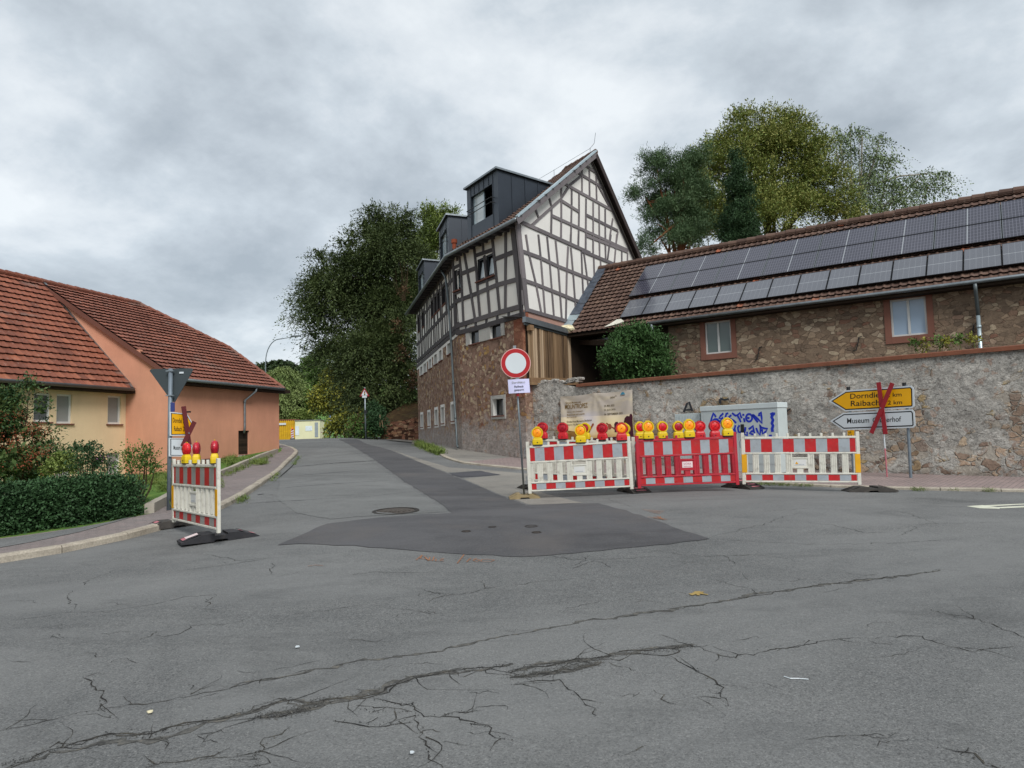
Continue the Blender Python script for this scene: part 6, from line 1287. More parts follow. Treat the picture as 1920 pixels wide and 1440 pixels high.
def cross(label, pl, bars, pole, centre, off, w_=.095, mat='cross_red'):
    ft = pl.hitP(*pole[1], off); ft.z = gz(ft.x, ft.y)+.03; t = thing('crossed_slats', label, 'cross', ft); k = 0
    for A, B in bars: mb = MB(); a = pl.hitP(*A, off+.05+k*.025); b = pl.hitP(*B, off+.05+k*.025); mb.bar(a, b, w_, pl.n, .022); mb.build('slat', MAT[mat], t); k += 1
    mb = MB(); c = pl.hitP(*centre, off+.03); e_ = c.lerp(ft, .58); mb.tube([c, e_], .017, 8); mb.build('white_pole', MAT['sign_white'], t); mb = MB(); mb.tube([e_, ft], .0175, 8); mb.build('red_pole_end', MAT['sticker_red'], t)
    mb = MB(); mb.disc(pl.hitP(*centre, off+.098), pl.n, .014, .01, 8); mb.build('bolt', MAT['galv'], t); return t
cross('red slatted X on a red and white pole over the arrow signs by the wall', SG, [((1650.5, 717), (1663.5, 814)), ((1677.5, 718.5), (1638, 812))], ((1657, 765), (1664, 888)), (1656, 765), .03)
# ------------------------------------------------------------------ give-way sign with back plates on the left
YS = 14.3; gp0 = G(316.5, 957, .1); YS = gp0.y
t = thing('give_way_sign', 'grey back of a triangular give way sign on a galvanised post with arrow plates', 'sign', gp0)
tp0 = atY(320, 691, YS); mb = MB(); mb.tube([gp0-Z*.1, tp0], .04, 12, cap=True); mb.build('post', MAT['galv_blue'], t, smooth=True)
q = [atY(x, y, YS-.0) for x, y in [(281, 691.5), (357, 690), (360, 693), (325.5, 754), (320, 753), (278, 695)]]; mb = MB(); mb.prism([p+Vector((0, .05, 0)) for p in q], (0, .012, 0)); mb.build('triangle_back', MAT['sign_back'], t, bevel=.002)
mb = MB()
for y_ in (695.5, 741.5): c_ = atY(319, y_, YS-.02); mb.box(c_-Vector((.13/2+.01, .03, .012)), (.15, 0, 0), (0, .05, 0), (0, 0, .022))
mb.pieces('clamp', MAT['galv'], t)
mb = MB(); c_ = atY(336, 700.5, YS+.035); mb.box(c_, (.085, 0, 0), (0, .01, 0), (0, 0, .035)); mb.build('white_sticker', MAT['sign_white'], t)
mb = MB(); a = atY(319.6, 754.5, YS-.05); b = atY(325.5, 772, YS-.05); mb.box((a.x, a.y, b.z), (b.x-a.x, .04, 0), (0, .01, 0), (0, 0, a.z-b.z)); st_ = mb.build('street_name_plate', MAT['enamel_blue'], t)
# arrow plates seen at a slant: they hang on the same post, pointing up the side street
LS = Plane((gp0.x, gp0.y), 38.0)
def plate(P, face, nm, lab, o0=.06):
    V = [LS.hit(*p) for p in P]; global SG_; mb = MB(); mb.prism([LS.P(*v, o0) for v in V], LS.n*.03); o = mb.build(nm, MAT['sign_white'], t); o['label'] = lab; c = (sum(v[0] for v in V)/len(V), sum(v[1] for v in V)/len(V))
    sh_ = lambda k: [(c[0]+(v[0]-c[0])*(1-k[0]), c[1]+(v[1]-c[1])*(1-k[1])) for v in V]
    mb = MB(); mb.prism([LS.P(*v, o0+.03) for v in sh_((.10, .09))], LS.n*.002); mb.build('black_border', MAT['sign_black'], o); mb = MB(); mb.prism([LS.P(*v, o0+.032) for v in sh_((.16, .15))], LS.n*.002); mb.build('face', MAT[face], o); return o
d4 = lambda x, y: (310+x/12, 760+y/12)
yp = plate([d4(50, 150), d4(440, 190), d4(565, 410), d4(475, 680), d4(55, 690)], 'sign_yellow', 'yellow_arrow_plate', 'yellow plate of the give way post'); wp = plate([d4(35, 735), d4(470, 740), d4(560, 930), d4(480, 1150), d4(35, 1150)], 'sign_white', 'white_arrow_plate', 'white plate of the give way post')
def lt(s_, P, parent):
    a, b, c = [LS.hit(*d4(*p)) for p in P]; A = LS.P(*a, .097); B = LS.P(*b, .097); C_ = LS.P(*c, .097); mb = MB(); vs, fs = letters(s_); mb.add([A+(B-A)*x+(C_-A)*y for x, y in vs], fs); mb.build('lettering', MAT['sign_black'], parent)
lt('Dorndiel 2km', [(115, 390), (435, 415), (115, 280)], yp); lt('Raibach 2km', [(140, 580), (435, 590), (140, 470)], yp); lt('Museum Gruberhof', [(130, 1000), (480, 1000), (130, 905)], wp)
mb = MB(); c_ = LS.hitP(*d4(390, 170), .09); mb.box(c_, (.10, 0, 0), (0, .04, 0), (0, 0, .03)); mb.build('bracket', MAT['black_metal'], t)
cross('dark red X of two slats fixed over the arrow plates of the give way post', LS, [(d4(318, 30), d4(448, 890)), (d4(550, 375), d4(280, 925))], (d4(420, 640), (350, 948)), d4(415, 630), .10, w_=.085, mat='cross_dark')
# ------------------------------------------------------------------ cabinets, banner, graffiti
CP = Plane(xy(WL.hitP(1440, 880, .95)), -36.0)
def cabinet(label, x0, x1, ytop, ybot, depth, lid, pl, ribs=0):
    t0, z1 = pl.hit(x0, ytop[0]); t1, z1b = pl.hit(x1, ytop[1]); z1 = (z1+z1b)/2; c_ = pl.P((t0+t1)/2, 0); z0 = gz(c_.x, c_.y)+.04; t = thing('utility_cabinet', label, 'cabinet', (c_.x, c_.y, z0)); inn_ = -pl.n
    mb = MB(); mb.box(pl.P(t0, z0), pl.d*(t1-t0), inn_*depth, Z*(z1-z0-lid)); b = mb.build('body', MAT['cabinet'], t, bevel=.008)
    if lid: mb = MB(); mb.box(pl.P(t0, z1-lid, .02)-pl.d*(-.02), pl.d*(t1-t0-.04), inn_*(depth+.03), Z*lid); mb.build('lid', MAT['cabinet_lid'], t, bevel=.012)
    mb = MB(); 
    if ribs:
        n = 16
        for i in range(n): u = t0+(t1-t0)*(i+.5)/n; mb.box(pl.P(u-.008, z0+.1), pl.d*.012, pl.n*.008, Z*(z1-z0-.15))
    else:
        w_ = t1-t0; e_ = .05*w_
        for a_, b_ in ((.04, .5), (.51, .96)): mb.box(pl.P(t0+w_*a_, z0+.22), pl.d*(w_*(b_-a_)), pl.n*.008, Z*(z1-z0-lid-.28))
    mb.build('door', MAT['cabinet'], t); return t, t0, t1, z0, z1
cb, t0, t1, z0, z1 = cabinet('large grey cabinet with blue graffiti in front of the grey wall', 1313.5, 1457, (763, 753.5), 0, .42, .14, CP)
cabinet('small ribbed grey cabinet left of the graffiti cabinet', 1265, 1312, (776.5, 774.5), 0, .30, 0, Plane(xy(CP.P(CP.hit(1290, 800)[0], 0, -.1)), -38), ribs=1)
mb = MB(); c8b = lambda x, y: (1300+x/10.667, 740+y/10.667)
def gs(P, w_=.058): mb.stroke([CP.hitP(*c8b(*p), .012) for p in P], w_, CP.n)
for P in [[(455, 450), (430, 400), (408, 368), (375, 460), (343, 572), (380, 530), (430, 490), (480, 490), (510, 520), (535, 560), (610, 525)], [(430, 535), (500, 540), (590, 520)], [(605, 372), (550, 425), (520, 470), (560, 485), (600, 455)], [(705, 372), (665, 380), (650, 440), (640, 480)], [(765, 408), (690, 470), (640, 490), (740, 480), (800, 510), (865, 565)],
          [(778, 368), (850, 420), (890, 410), (940, 360), (950, 420), (975, 470)], [(890, 420), (930, 490), (955, 550)], [(1012, 470), (1025, 510), (1032, 550)], [(985, 405), (1025, 400)], [(1120+62*math.cos(a_), 462+75*math.sin(a_)) for a_ in np.linspace(0, 6.3, 16)], [(1080, 462), (1130, 470)], [(1180, 395), (1230, 470), (1295, 552)], [(1200, 400), (1290, 480), (1380, 570), (1370, 450), (1355, 345), (1325, 380), (1310, 420), (1340, 410)],
          [(505, 600), (440, 625), (430, 700), (450, 720)], [(515, 600), (530, 620)], [(850, 610), (830, 680), (868, 772), (810, 700), (800, 690)], [(930, 612), (895, 660), (905, 740), (950, 760), (975, 700)], [(1050, 650), (1040, 720), (1020, 790), (1085, 815), (1080, 740)], [(1110, 690), (1160, 660), (1195, 620), (1210, 700), (1235, 795), (1180, 790), (1130, 770), (1170, 730), (1210, 730)],
          [(1262, 665), (1290, 740), (1335, 808), (1350, 700), (1340, 600), (1370, 660), (1490, 685), (1450, 740), (1390, 780), (1380, 690)]]: gs(P)
gs([(1545, 400), (1590, 375), (1640, 385)], .07); gs([(1600, 390), (1570, 450), (1600, 510), (1575, 570), (1600, 620), (1580, 680), (1590, 745)], .085); gs([(1545, 800), (1550, 845)], .09)
mb.build('graffiti', MAT['graffiti'], cb)
mb = MB(); mb.box(CP.hitP(1391, 815, .01), CP.d*-.09, CP.n*.03, Z*.28); mb.build('lock_cover', MAT['black_metal'], cb)
mb = MB(); ws = lambda P, w_: mb.stroke([WL.hitP(x, y, .06) for x, y in P], w_, WL.n)
ws([(1284, 773), (1290, 757), (1294, 754), (1300, 771)], .07); ws([(1286, 769), (1299, 768)], .05); ws([(1352, 748), (1352, 757)], .09); ws([(1352, 747), (1360, 750), (1368, 748)], .06); ws([(1476, 762), (1476, 776)], .04); ws([(1476, 772), (1484, 766)], .03)
mb.build('sprayed_mark', MAT['spray_black'], bw)
# banner: cloth hanging on the wall, printed with a sunset and people raising their arms
A, B, C_, D = [WL.hit(*p) for p in ((1055.5, 743), (1190, 730), (1191.5, 827), (1056.5, 836))]
bl = WL.P(D[0], D[1], .06); bn_ = thing('event_banner', 'crumpled yellow sunset event banner hanging on the grey wall', 'banner', bl, rz=0); bn_['local'] = 1
exx = -WL.d; Mx = Matrix((exx, Z, WL.n)).transposed().to_3x3(); bn_.rotation_euler = Mx.to_euler()
bw_ = (D[0]-C_[0]); bh0 = A[1]-D[1]; bh1 = B[1]-C_[1]; dzr = C_[1]-D[1]
mb = MB(); NXX, NYY = 48, 26
def bpos(u, v):
    x = u*bw_; sag = .035*(math.sin(PI*((u*2) % 1))); y = v*(bh0+(bh1-bh0)*u-sag*v)+dzr*u*(1-0)
    pull = 0
    for cx__ in (0, .5, 1.0):
        dx = (u-cx__); r = math.hypot(dx*2, 1-v)+.05; an = math.atan2(dx*2, 1-v); pull += .018*math.sin(an*9+cx__*5)*max(0, 1-r*.9)
    return Vector((x, y, .02+pull+.012*math.sin(u*19+v*3)*(1-v*.4)))
for j in range(NYY+1):
    for i in range(NXX+1): mb.v.append(bpos(i/NXX, j/NYY))
for j in range(NYY):
    for i in range(NXX): k = j*(NXX+1)+i; mb.f.append((k, k+1, k+NXX+2, k+NXX+1)); mb.m.append(0)
mb.build('cloth', MAT['banner'], bn_, smooth=True)
e7 = lambda x, y: ((x-65)/1715.0, 1-(y-60-(1-(x-65)/1715)*150)/ (1250.0))       # banner crop to (u, v)
def onb(u, v, o=.02): p = bpos(u, v); return p+Vector((0, 0, o))
mb = MB()
def bt_(s_, u0, u1, v0, v1, m=0):
    vs, fs = letters(s_); mb.add([onb(u0+(u1-u0)*x, v0+(v1-v0)*y, .012) for x, y in vs], fs, m)
bt_('Genuss Moment mal', .08, .30, .845, .885, 1); bt_('MOUNTROPEZ', .065, .40, .735, .83, 1); bt_('Genuss in den Weinbergen', .09, .33, .655, .69, 1); bt_('Musik Drinks und Leckeres', .09, .355, .60, .635, 1); bt_('Nur 3 mal im Jahr', .09, .24, .545, .58, 1); bt_('Drinks Food Momente Barbecue', .09, .45, .455, .495); bt_('Bistro DJ Beats', .09, .29, .39, .43)
bt_('24. MAI 2025', .63, .765, .715, .755); bt_('26. JULI 2025', .63, .775, .63, .67); bt_('06. SEPTEMBER 2025', .63, .87, .545, .585); bt_('NEW', .715, .775, .875, .915)
mb.build('lettering', [MAT['print_dark'], MAT['print_brown']], bn_)
mb = MB(); fl = lambda P, m: mb.poly([onb(u, v, .010) for u, v in P], m)
fl([(.845, .93), (.865, .975), (.885, .985), (.905, .95), (.915, .925)], 3); fl([(.845, .905), (.915, .905), (.91, .912), (.85, .912)], 0); fl([(.775, .915), (.787, .93), (.80, .915)], 0)
fl([(.0, .10), (.0, .28), (.1, .30), (.2, .27), (.3, .26), (.36, .12)], 2)
fl([(.33, .10), (.345, .14), (.44, .36), (.455, .40), (.475, .405), (.478, .375), (.45, .32), (.38, .13), (.38, .08)], 1); fl([(.78, .10), (.80, .2), (.66, .36), (.645, .39), (.655, .40), (.675, .375), (.72, .32), (.82, .22), (.84, .1)], 1)
fl([(.68, .26), (.67, .33), (.685, .37), (.705, .37), (.72, .33), (.715, .27)], 1); fl([(.76, .2), (.755, .36), (.77, .40), (.80, .40), (.81, .36), (.81, .2)], 0); fl([(.88, .06), (.90, .28), (.88, .38), (.895, .46), (.925, .50), (.955, .485), (.965, .53), (.985, .53), (.998, .48), (.995, .4), (.998, .06)], 0)
fl([(.55, .08), (.56, .28), (.565, .36), (.58, .36), (.59, .28), (.64, .08)], 1); fl([(.0, .0), (.0, .11), (1, .11), (1, .0)], 0)
for i in range(13): fl([(.10+i*.035, .035), (.125+i*.035, .035), (.125+i*.035, .075), (.10+i*.035, .075)], 4)
mb.pieces('print', [MAT['silhouette'], MAT['skin_print'], MAT['sand_print'], MAT['print_blue'], MAT['print_white']], bn_)
# ================================================================== FAR END OF THE SIDE STREET
def far(px, py, Y): p = atY(px, py, Y); p.z = gz(p.x, p.y); return p
def curved_lamp(label, px, Y, ytop, arm_px, arm_y, r=.06):
    b = far(px, 815, Y); topz = atY(px, ytop, Y).z; t = thing('street_lamp', label, 'street lamp', b); e_ = atY(arm_px, arm_y, Y); bx_ = atY(px, ytop, Y).x
    P = [b, Vector((bx_, Y, topz-.3))]; R_ = [r, r*.75]; c = e_.x-bx_; H_ = e_.z-topz
    for k in range(1, 9): a_ = k/8*PI/2; P.append(Vector((bx_+c*.42*(1-math.cos(a_)), Y, topz-.3+(H_+.15)*math.sin(a_)))); R_.append(r*.6)
    P.append(Vector((e_.x-.3, Y, e_.z))); R_.append(r*.55); mb = MB(); mb.tube(P, R_, 8); mb.build('pole', MAT['galv'], t, smooth=True)
    mb = MB(); mb.prism([(e_.x-.5, Y-.12, e_.z-.02), (e_.x+.2, Y-.10, e_.z+.0), (e_.x+.2, Y+.10, e_.z+.0), (e_.x-.5, Y+.12, e_.z-.02)], (0, 0, .09)); mb.build('lamp_head', MAT['grey_pipe'], t); return t
curved_lamp('tall curved street lamp rising behind the orange house', 498, 50, 672, 559, 631)
curved_lamp('smaller curved street lamp with the blue parking sign at the end of the street', 617.5, 92, 745, 630, 735, .09)
W1 = Plane(xy(atY(578, 810, 100)), 90)
# yellow container and white hut
def fbox(pl, x0, x1, ytop, depth, z0=None): a = pl.hit(x0, ytop); b = pl.hit(x1, ytop); return min(a[0], b[0]), max(a[0], b[0]), (a[1]+b[1])/2
a, b, zt_ = fbox(W1, 505, 553.5, 786.5, 2); cq = W1.P((a+b)/2, 0); z0 = gz(cq.x, cq.y)-.1; t = thing('container', 'dirty yellow corrugated container at the end of the side street', 'container', (cq.x, cq.y, z0)); mb = MB(); n = 26
for i in range(n): u = a+(b-a)*i/n; du = (b-a)/n; o = .08 if i % 2 else 0; mb.box(W1.P(u, z0, -.1), W1.d*du, Z*(zt_-z0-.12), W1.n*(.1+o))
mb.build('corrugated_side', MAT['container_yellow'], t); mb = MB(); mb.box(W1.P(a, zt_-.16, .1), W1.d*(b-a), W1.n*-2.4, Z*.16); mb.box(W1.P(a, z0, -.1), W1.d*(b-a), W1.n*-2.2, Z*(zt_-z0-.2)); mb.build('frame', MAT['rust_cap'], t); mb = MB(); q0 = W1.hit(523, 797); q1 = W1.hit(537, 793); mb.box(W1.P(q0[0], q0[1], .19), W1.d*(q1[0]-q0[0]), W1.n*.02, Z*(q1[1]-q0[1])); mb.build('white_plate', MAT['sign_white'], t)
a, b, zt_ = fbox(W1, 554.5, 600.5, 787.5, 2); cq = W1.P((a+b)/2, 0); z0 = gz(cq.x, cq.y)-.1; t = thing('site_hut', 'pale cream flat-roofed hut with a grey door beside the yellow container', 'hut', (cq.x, cq.y, z0)); mb = MB(); mb.box(W1.P(a, z0, .3), W1.d*(b-a), W1.n*-2.5, Z*(zt_-z0-.12)); mb.build('wall', MAT['hut_paint'], t)
mb = MB(); mb.box(W1.P(a-.06, zt_-.14, .38), W1.d*(b-a+.12), W1.n*-2.7, Z*.14); mb.build('roof', MAT['hut_roof'], t)
def onw(x0, y0, x1, y1, mat, nm, par, o=.32): p = W1.hit(x0, y1); q = W1.hit(x1, y0); mb = MB(); mb.box(W1.P(p[0], p[1], o-.01), W1.d*(q[0]-p[0]), W1.n*.03, Z*(q[1]-p[1])); mb.build(nm, MAT[mat], par)
onw(591.5, 792, 597.5, 819.5, 'hut_door', 'door', t); onw(574, 798.5, 586.5, 808, 'hut_patch', 'repainted_patch', t); onw(554.8, 799, 562, 816, 'hut_patch', 'repainted_patch', t)
p = far(548, 818, 90); t = thing('beacon', 'red and white striped guide beacon before the yellow container', 'beacon', p); mb = MB(); mb.box((p.x-.17, p.y, p.z+.15), (.34, 0, 0), (0, .05, 0), (0, 0, 1.2)); mb.build('panel', MAT['sign_white'], t); mb = MB()
for k in range(4): z_ = p.z+.2+k*.3; mb.prism([(p.x-.17, p.y-.005, z_), (p.x+.17, p.y-.005, z_+.15), (p.x+.17, p.y-.005, z_+.28), (p.x-.17, p.y-.005, z_+.13)], (0, -.005, 0))
mb.build('stripes', MAT['foil_red'], t); mb = MB(); mb.box((p.x-.25, p.y-.15, p.z), (.5, 0, 0), (0, .4, 0), (0, 0, .15)); mb.build('foot', MAT['rubber'], t); mb = MB(); mb.tube([(p.x, p.y, p.z+1.35), (p.x, p.y, p.z+1.6)], .11, 10); mb.build('lamp', MAT['lens_amber'], t)
# parking sign
p = far(620, 815, 91.5); t = thing('parking_sign', 'blue and white parking sign beside the lower street lamp', 'sign', p); mb = MB(); mb.tube([p, (p.x, p.y, atY(620, 779, 91.5).z)], .03, 8); mb.build('pole', MAT['galv'], t)
def board(x0, y0, x1, y1, Y, mat, nm, par): a_ = atY(x0, y1, Y); b_ = atY(x1, y0, Y); mb = MB(); mb.box((a_.x, Y-.05, a_.z), (b_.x-a_.x, 0, 0), (0, .02, 0), (0, 0, b_.z-a_.z)); return mb.build(nm, MAT[mat], par)
board(618.5, 778.5, 624, 783.5, 91.5, 'sign_blue', 'blue_plate', t); board(618.5, 784, 623.5, 789, 91.5, 'sign_white', 'white_plate', t); mb = MB(); a_ = atY(619.6, 783, 91.4); mb.text('P', (a_.x, a_.y, a_.z), (1, 0, 0), (0, 0, 1), .2, .28); mb.build('lettering', MAT['sign_white'], t)
p = far(645, 815, 96); t = thing('street_name_sign', 'blue and white street name plates on a thin post at the street end', 'sign', p); mb = MB(); mb.tube([p, (p.x, p.y, atY(645, 792, 96).z)], .035, 8); mb.build('pole', MAT['galv'], t); board(641, 793.3, 650, 796, 96, 'sign_blue', 'blue_plate', t); board(638, 790.8, 646, 792.8, 96, 'sign_white', 'white_plate', t)
p = far(614, 815, 99); t = thing('street_name_sign', 'small grey plates on a thin post just left of the lower street lamp', 'sign', p); mb = MB(); mb.tube([p, (p.x, p.y, atY(614, 791, 99).z)], .035, 8); mb.build('pole', MAT['galv'], t); board(613, 792, 622, 795.5, 99, 'galv_blue', 'plate', t)
def bollard(px, ytop, Y, r, label, band=False):
    p = far(px, 818, Y); t = thing('bollard', label, 'bollard', p, group='white posts at the end of the street'); zt__ = atY(px, ytop, Y).z; mb = MB(); mb.tube([p-Z*.05, (p.x, p.y, zt__)], r, 12); mb.build('post', MAT['white_frame'], t)
    if band: mb = MB(); h_ = zt__-p.z; mb.tube([(p.x, p.y, p.z+h_*.55), (p.x, p.y, p.z+h_*.72)], r*1.04, 12); mb.build('black_band', MAT['sign_black'], t)
bollard(630.5, 811, 88, .17, 'stout white bollard beside the lower street lamp'); bollard(656, 804, 84, .08, 'white delineator post with black band, left of the pair', True); bollard(660.8, 803.5, 86, .08, 'white delineator post with black band, right of the pair', True)
mb = MB(); A_ = atY(600, 811, 94); B_ = atY(668, 807.5, 84); n = 40
for i in range(n): u0, u1 = i/n, (i+1)/n; f = lambda u: A_.lerp(B_, u)-Z*(.12*math.sin(PI*((u*2.6) % 1))); mb.poly([f(u0), f(u1), f(u1)+Z*.09, f(u0)+Z*.09], i % 2)
tag(mb.build('barrier_tape', [MAT['sign_white'], MAT['sign_red']]), 'sagging red and white tape across the end of the street', 'tape')
t = thing('wire_fence', 'thin metal fence behind the tape at the street end', 'fence', far(625, 815, 102)); mb = MB()
for i in range(9): p = far(602+i*9, 816, 102); mb.tube([p, p+Z*1.9], .03, 6)
mb.build('fence_post', MAT['galv'], t); mb = MB()
for z_ in (.3, .9, 1.4, 1.85): a_ = far(602, 816, 102); b_ = far(674, 816, 102); mb.tube([a_+Z*z_, b_+Z*z_], .02, 5)
mb.build('wire', MAT['galv'], t)
# warning triangle on the post before the stone wall
p = G(686, 823.5); YT = p.y; t = thing('warning_sign', 'red edged triangular warning sign on a tall post under the dark trees', 'sign', p); tpz = atY(684, 726, YT).z; mb = MB(); x_ = atY(684.3, 760, YT).x; mb.tube([p, (x_, YT, tpz)], .045, 10); mb.build('post', MAT['galv'], t, smooth=True)
def tri(k, o, mat, nm): c_ = atY(683.8, 735.5, YT); s_ = 18.4/2/FP*YT*k; h_ = 15.8/FP*YT; cz = c_.z-.12*h_; mb = MB(); mb.prism([(c_.x-s_, YT-.06-o, cz-h_*.36*k), (c_.x+s_, YT-.06-o, cz-h_*.36*k), (c_.x, YT-.06-o, cz+h_*.64*k)], (0, .01, 0)); return mb.build(nm, MAT[mat], t)
tri(1.0, 0, 'cross_red', 'red_border'); tri(.66, .012, 'sign_white', 'white_field'); mb = MB(); c_ = atY(683.8, 737.5, YT-.08)
mb.box((c_.x-.035, c_.y, c_.z-.13), (.07, 0, 0), (0, -.005, 0), (0, 0, .27)); mb.disc((c_.x, c_.y-.006, c_.z+.09), (0, -1, 0), .03, .004, 10, 1); mb.disc((c_.x, c_.y-.006, c_.z), (0, -1, 0), .03, .004, 10, 3); mb.disc((c_.x, c_.y-.006, c_.z-.09), (0, -1, 0), .03, .004, 10, 2); mb.build('traffic_light_symbol', [MAT['sign_black'], MAT['sign_red'], MAT['leaf_bush'], MAT['foil_yellow']], t)
board(679.5, 741.5, 688, 746, YT-.03, 'sign_white', 'white_plate', t); mb = MB(); c_ = atY(685.5, 772, YT-.02); mb.box((c_.x-.07, c_.y-.16, c_.z-.1), (.18, 0, 0), (0, .16, 0), (0, 0, .2)); mb.build('black_box', MAT['black_metal'], t)
# dry stone wall by the dark trees
SW = Plane(xy(atY(785, 815, 43.5)), -68.0); mb = MB(); tS0, tS1 = -1.0, SW.hit(714, 815)[0]; n = 26
zt_l = [(785, 783), (770, 785), (755, 789), (735, 792), (722, 797), (714, 806)]; tz = sorted([(SW.hit(x, y)) for x, y in zt_l]); tv = [q[0] for q in tz]; zv = [q[1] for q in tz]
for i in range(n):
    a_ = tS0+(tS1-tS0)*i/n; b_ = tS0+(tS1-tS0)*(i+1)/n; za = float(np.interp(a_, tv, zv))+random.uniform(-.04, .05); zb_ = float(np.interp(b_, tv, zv))+random.uniform(-.04, .05); mb.prism([SW.P(a_, .8), SW.P(b_, .8), SW.P(b_, zb_, -.03), SW.P(a_, za, -.03)], SW.n*-.4)
tag(mb.build('dry_stone_wall', MAT['stone_dry']), 'low red sandstone dry wall at the foot of the dark trees', 'wall')
mb = MB(); a_ = SW.P(-1, 0, -.4); mb.v = []; gx = 12
for j in range(7):
    for i in range(gx): tt_ = -1+(tS1+3)*i/(gx-1); s_ = j*1.6; P_ = SW.P(tt_, 0, -.25-s_); z_ = float(np.interp(tt_, tv, zv))-.05+s_*.32+random.uniform(-.08, .08); mb.v.append(Vector((P_.x, P_.y, z_)))
for j in range(6):
    for i in range(gx-1): k = j*gx+i; mb.f.append((k, k+1, k+gx+1, k+gx)); mb.m.append(0)
tag(mb.build('bank', MAT['bank_soil'], origin=(0, 0, 0)), kind='structure')
for px, y0, y1, dx in ((712.5, 778, 800, 0), (716, 788, 802, 2)): 
    mb = MB(); mb.tube([atY(px+dx, y1, 43.5), atY(px, y0, 43.6)], .03, 6); tag(mb.build('wooden_stake', MAT['planks']), ['upright pale wooden stake standing above the dry stone wall', 'shorter slanting stake leaning beside the upright one'][1 if dx else 0], 'stake')
# ================================================================== TREES AND PLANTS
def leafcloud(name, mats, blobs, parent, n, per=10, size=.16, twl=.8, up=.15, droop=.25, seed=1, spread=.28, shell=.55, inner=0, inner_size=.5, wid=.55, low=-.75, hang=0.0, radial=1.0, rnd=.5, mat2=0.0, origin=None, sub=0, axr=.55):
    """foliage as twigs that carry small leaf-sized faces; blobs = (centre, (rx, ry, rz))"""
    R = np.random.RandomState(seed); big_ = blobs
    if sub:
        nb_ = []
        for c0, r0 in blobs:
            k_ = max(3, int(sub*(max(r0[0], r0[2])/1.6)**1.1))
            for _ in range(k_):
                q = R.normal(size=3); q /= np.linalg.norm(q)
                if q[2] < low: q[2] *= -1
                q2 = R.uniform(.62, 1.06); f_ = R.uniform(.20, .42); m_ = (r0[0]*r0[2])**.5
                nb_.append(((c0[0]+q[0]*r0[0]*q2, c0[1]+q[1]*r0[1]*q2, c0[2]+q[2]*r0[2]*q2), (m_*f_*1.25, m_*f_*1.1, m_*f_*.72)))
        blobs = nb_
    C_ = np.array([tuple(b[0]) for b in blobs]); Rd = np.array([b[1] for b in blobs], float)
    w_ = (Rd[:, 0]*Rd[:, 2]+Rd[:, 1]*Rd[:, 2])**.95; w_ /= w_.sum(); bi = R.choice(len(blobs), n, p=w_)
    d = R.normal(size=(n, 3)); d /= np.linalg.norm(d, axis=1)[:, None]; bad = d[:, 2] < low; d[bad, 2] *= -1
    rad = (shell+(1-shell)*R.rand(n)**.7)[:, None]; root = C_[bi]+d*Rd[bi]*rad
    td = d*radial+R.normal(size=(n, 3))*rnd+np.array([0, 0, up]); td /= np.linalg.norm(td, axis=1)[:, None]
    L = twl*(.55+.8*R.rand(n))
    k = (np.arange(per)+.5)/per
    pos = root[:, None, :]+td[:, None, :]*(L[:, None]*k[None, :])[:, :, None]; pos[:, :, 2] -= droop*(k[None, :]**2)*L[:, None]+hang*k[None, :]*L[:, None]
    pos += R.normal(size=pos.shape)*(spread*size*(1.6-k[None, :, None]*.8))*1.4
    N = n*per; pos = pos.reshape(N, 3); ax = np.repeat(td, per, axis=0)+R.normal(size=(N, 3))*axr; ax[:, 2] -= droop*.6+hang; ax /= np.linalg.norm(ax, axis=1)[:, None]
    s_ = size*(.6+.8*R.rand(N)); mi = (R.rand(N) < mat2).astype(np.int32)
    if inner:
        C2 = np.array([tuple(b[0]) for b in big_]); R2_ = np.array([b[1] for b in big_], float); w2 = R2_[:, 0]*R2_[:, 2]; w2 /= w2.sum(); bi = R.choice(len(big_), inner, p=w2); d = R.normal(size=(inner, 3)); d /= np.linalg.norm(d, axis=1)[:, None]; p2 = C2[bi]+d*R2_[bi]*(R.rand(inner)**.5*.72)[:, None]
        a2 = R.normal(size=(inner, 3)); a2 /= np.linalg.norm(a2, axis=1)[:, None]; pos = np.vstack([pos, p2]); ax = np.vstack([ax, a2]); s_ = np.concatenate([s_, inner_size*(.6+.8*R.rand(inner))]); mi = np.concatenate([mi, np.zeros(inner, np.int32)]); N += inner
    nn = R.normal(size=(N, 3))*.5+np.array([0, 0, .9]); sd_ = np.cross(ax, nn); sd_ /= np.linalg.norm(sd_, axis=1)[:, None]+1e-9
    a_ = pos-ax*s_[:, None]*.5; b_ = pos+sd_*s_[:, None]*wid*.5; c_ = pos+ax*s_[:, None]*.5; e_ = pos-sd_*s_[:, None]*wid*.5
    V = np.stack([a_, b_, c_, e_], 1).reshape(-1, 3)
    b0 = np.array(tuple(base_of(parent) if parent is not None else (origin or (0, 0, 0)))); V -= b0
    me = bpy.data.meshes.new(name); me.vertices.add(len(V)); me.vertices.foreach_set('co', V.astype(np.float32).ravel()); me.loops.add(4*N); me.loops.foreach_set('vertex_index', np.arange(4*N, dtype=np.int32)); me.polygons.add(N); me.polygons.foreach_set('loop_start', np.arange(0, 4*N, 4, dtype=np.int32)); me.polygons.foreach_set('material_index', mi)
    me.update(calc_edges=True); me.validate()
    for m_ in (mats if isinstance(mats, (list, tuple)) else [mats]): me.materials.append(MAT[m_])
    o = bpy.data.objects.new(name, me); sc.collection.objects.link(o)
    if parent is not None: o.parent = parent
    else: o.location = tuple(b0)
    return o
def bl(px, py, Y, rpx, ry=None, rd=None):
    c_ = atY(px, py, Y); r = rpx/FP*Y; rz_ = (ry or rpx)/FP*Y; return (c_, (r, (rd or min(r, 2.6)), rz_))
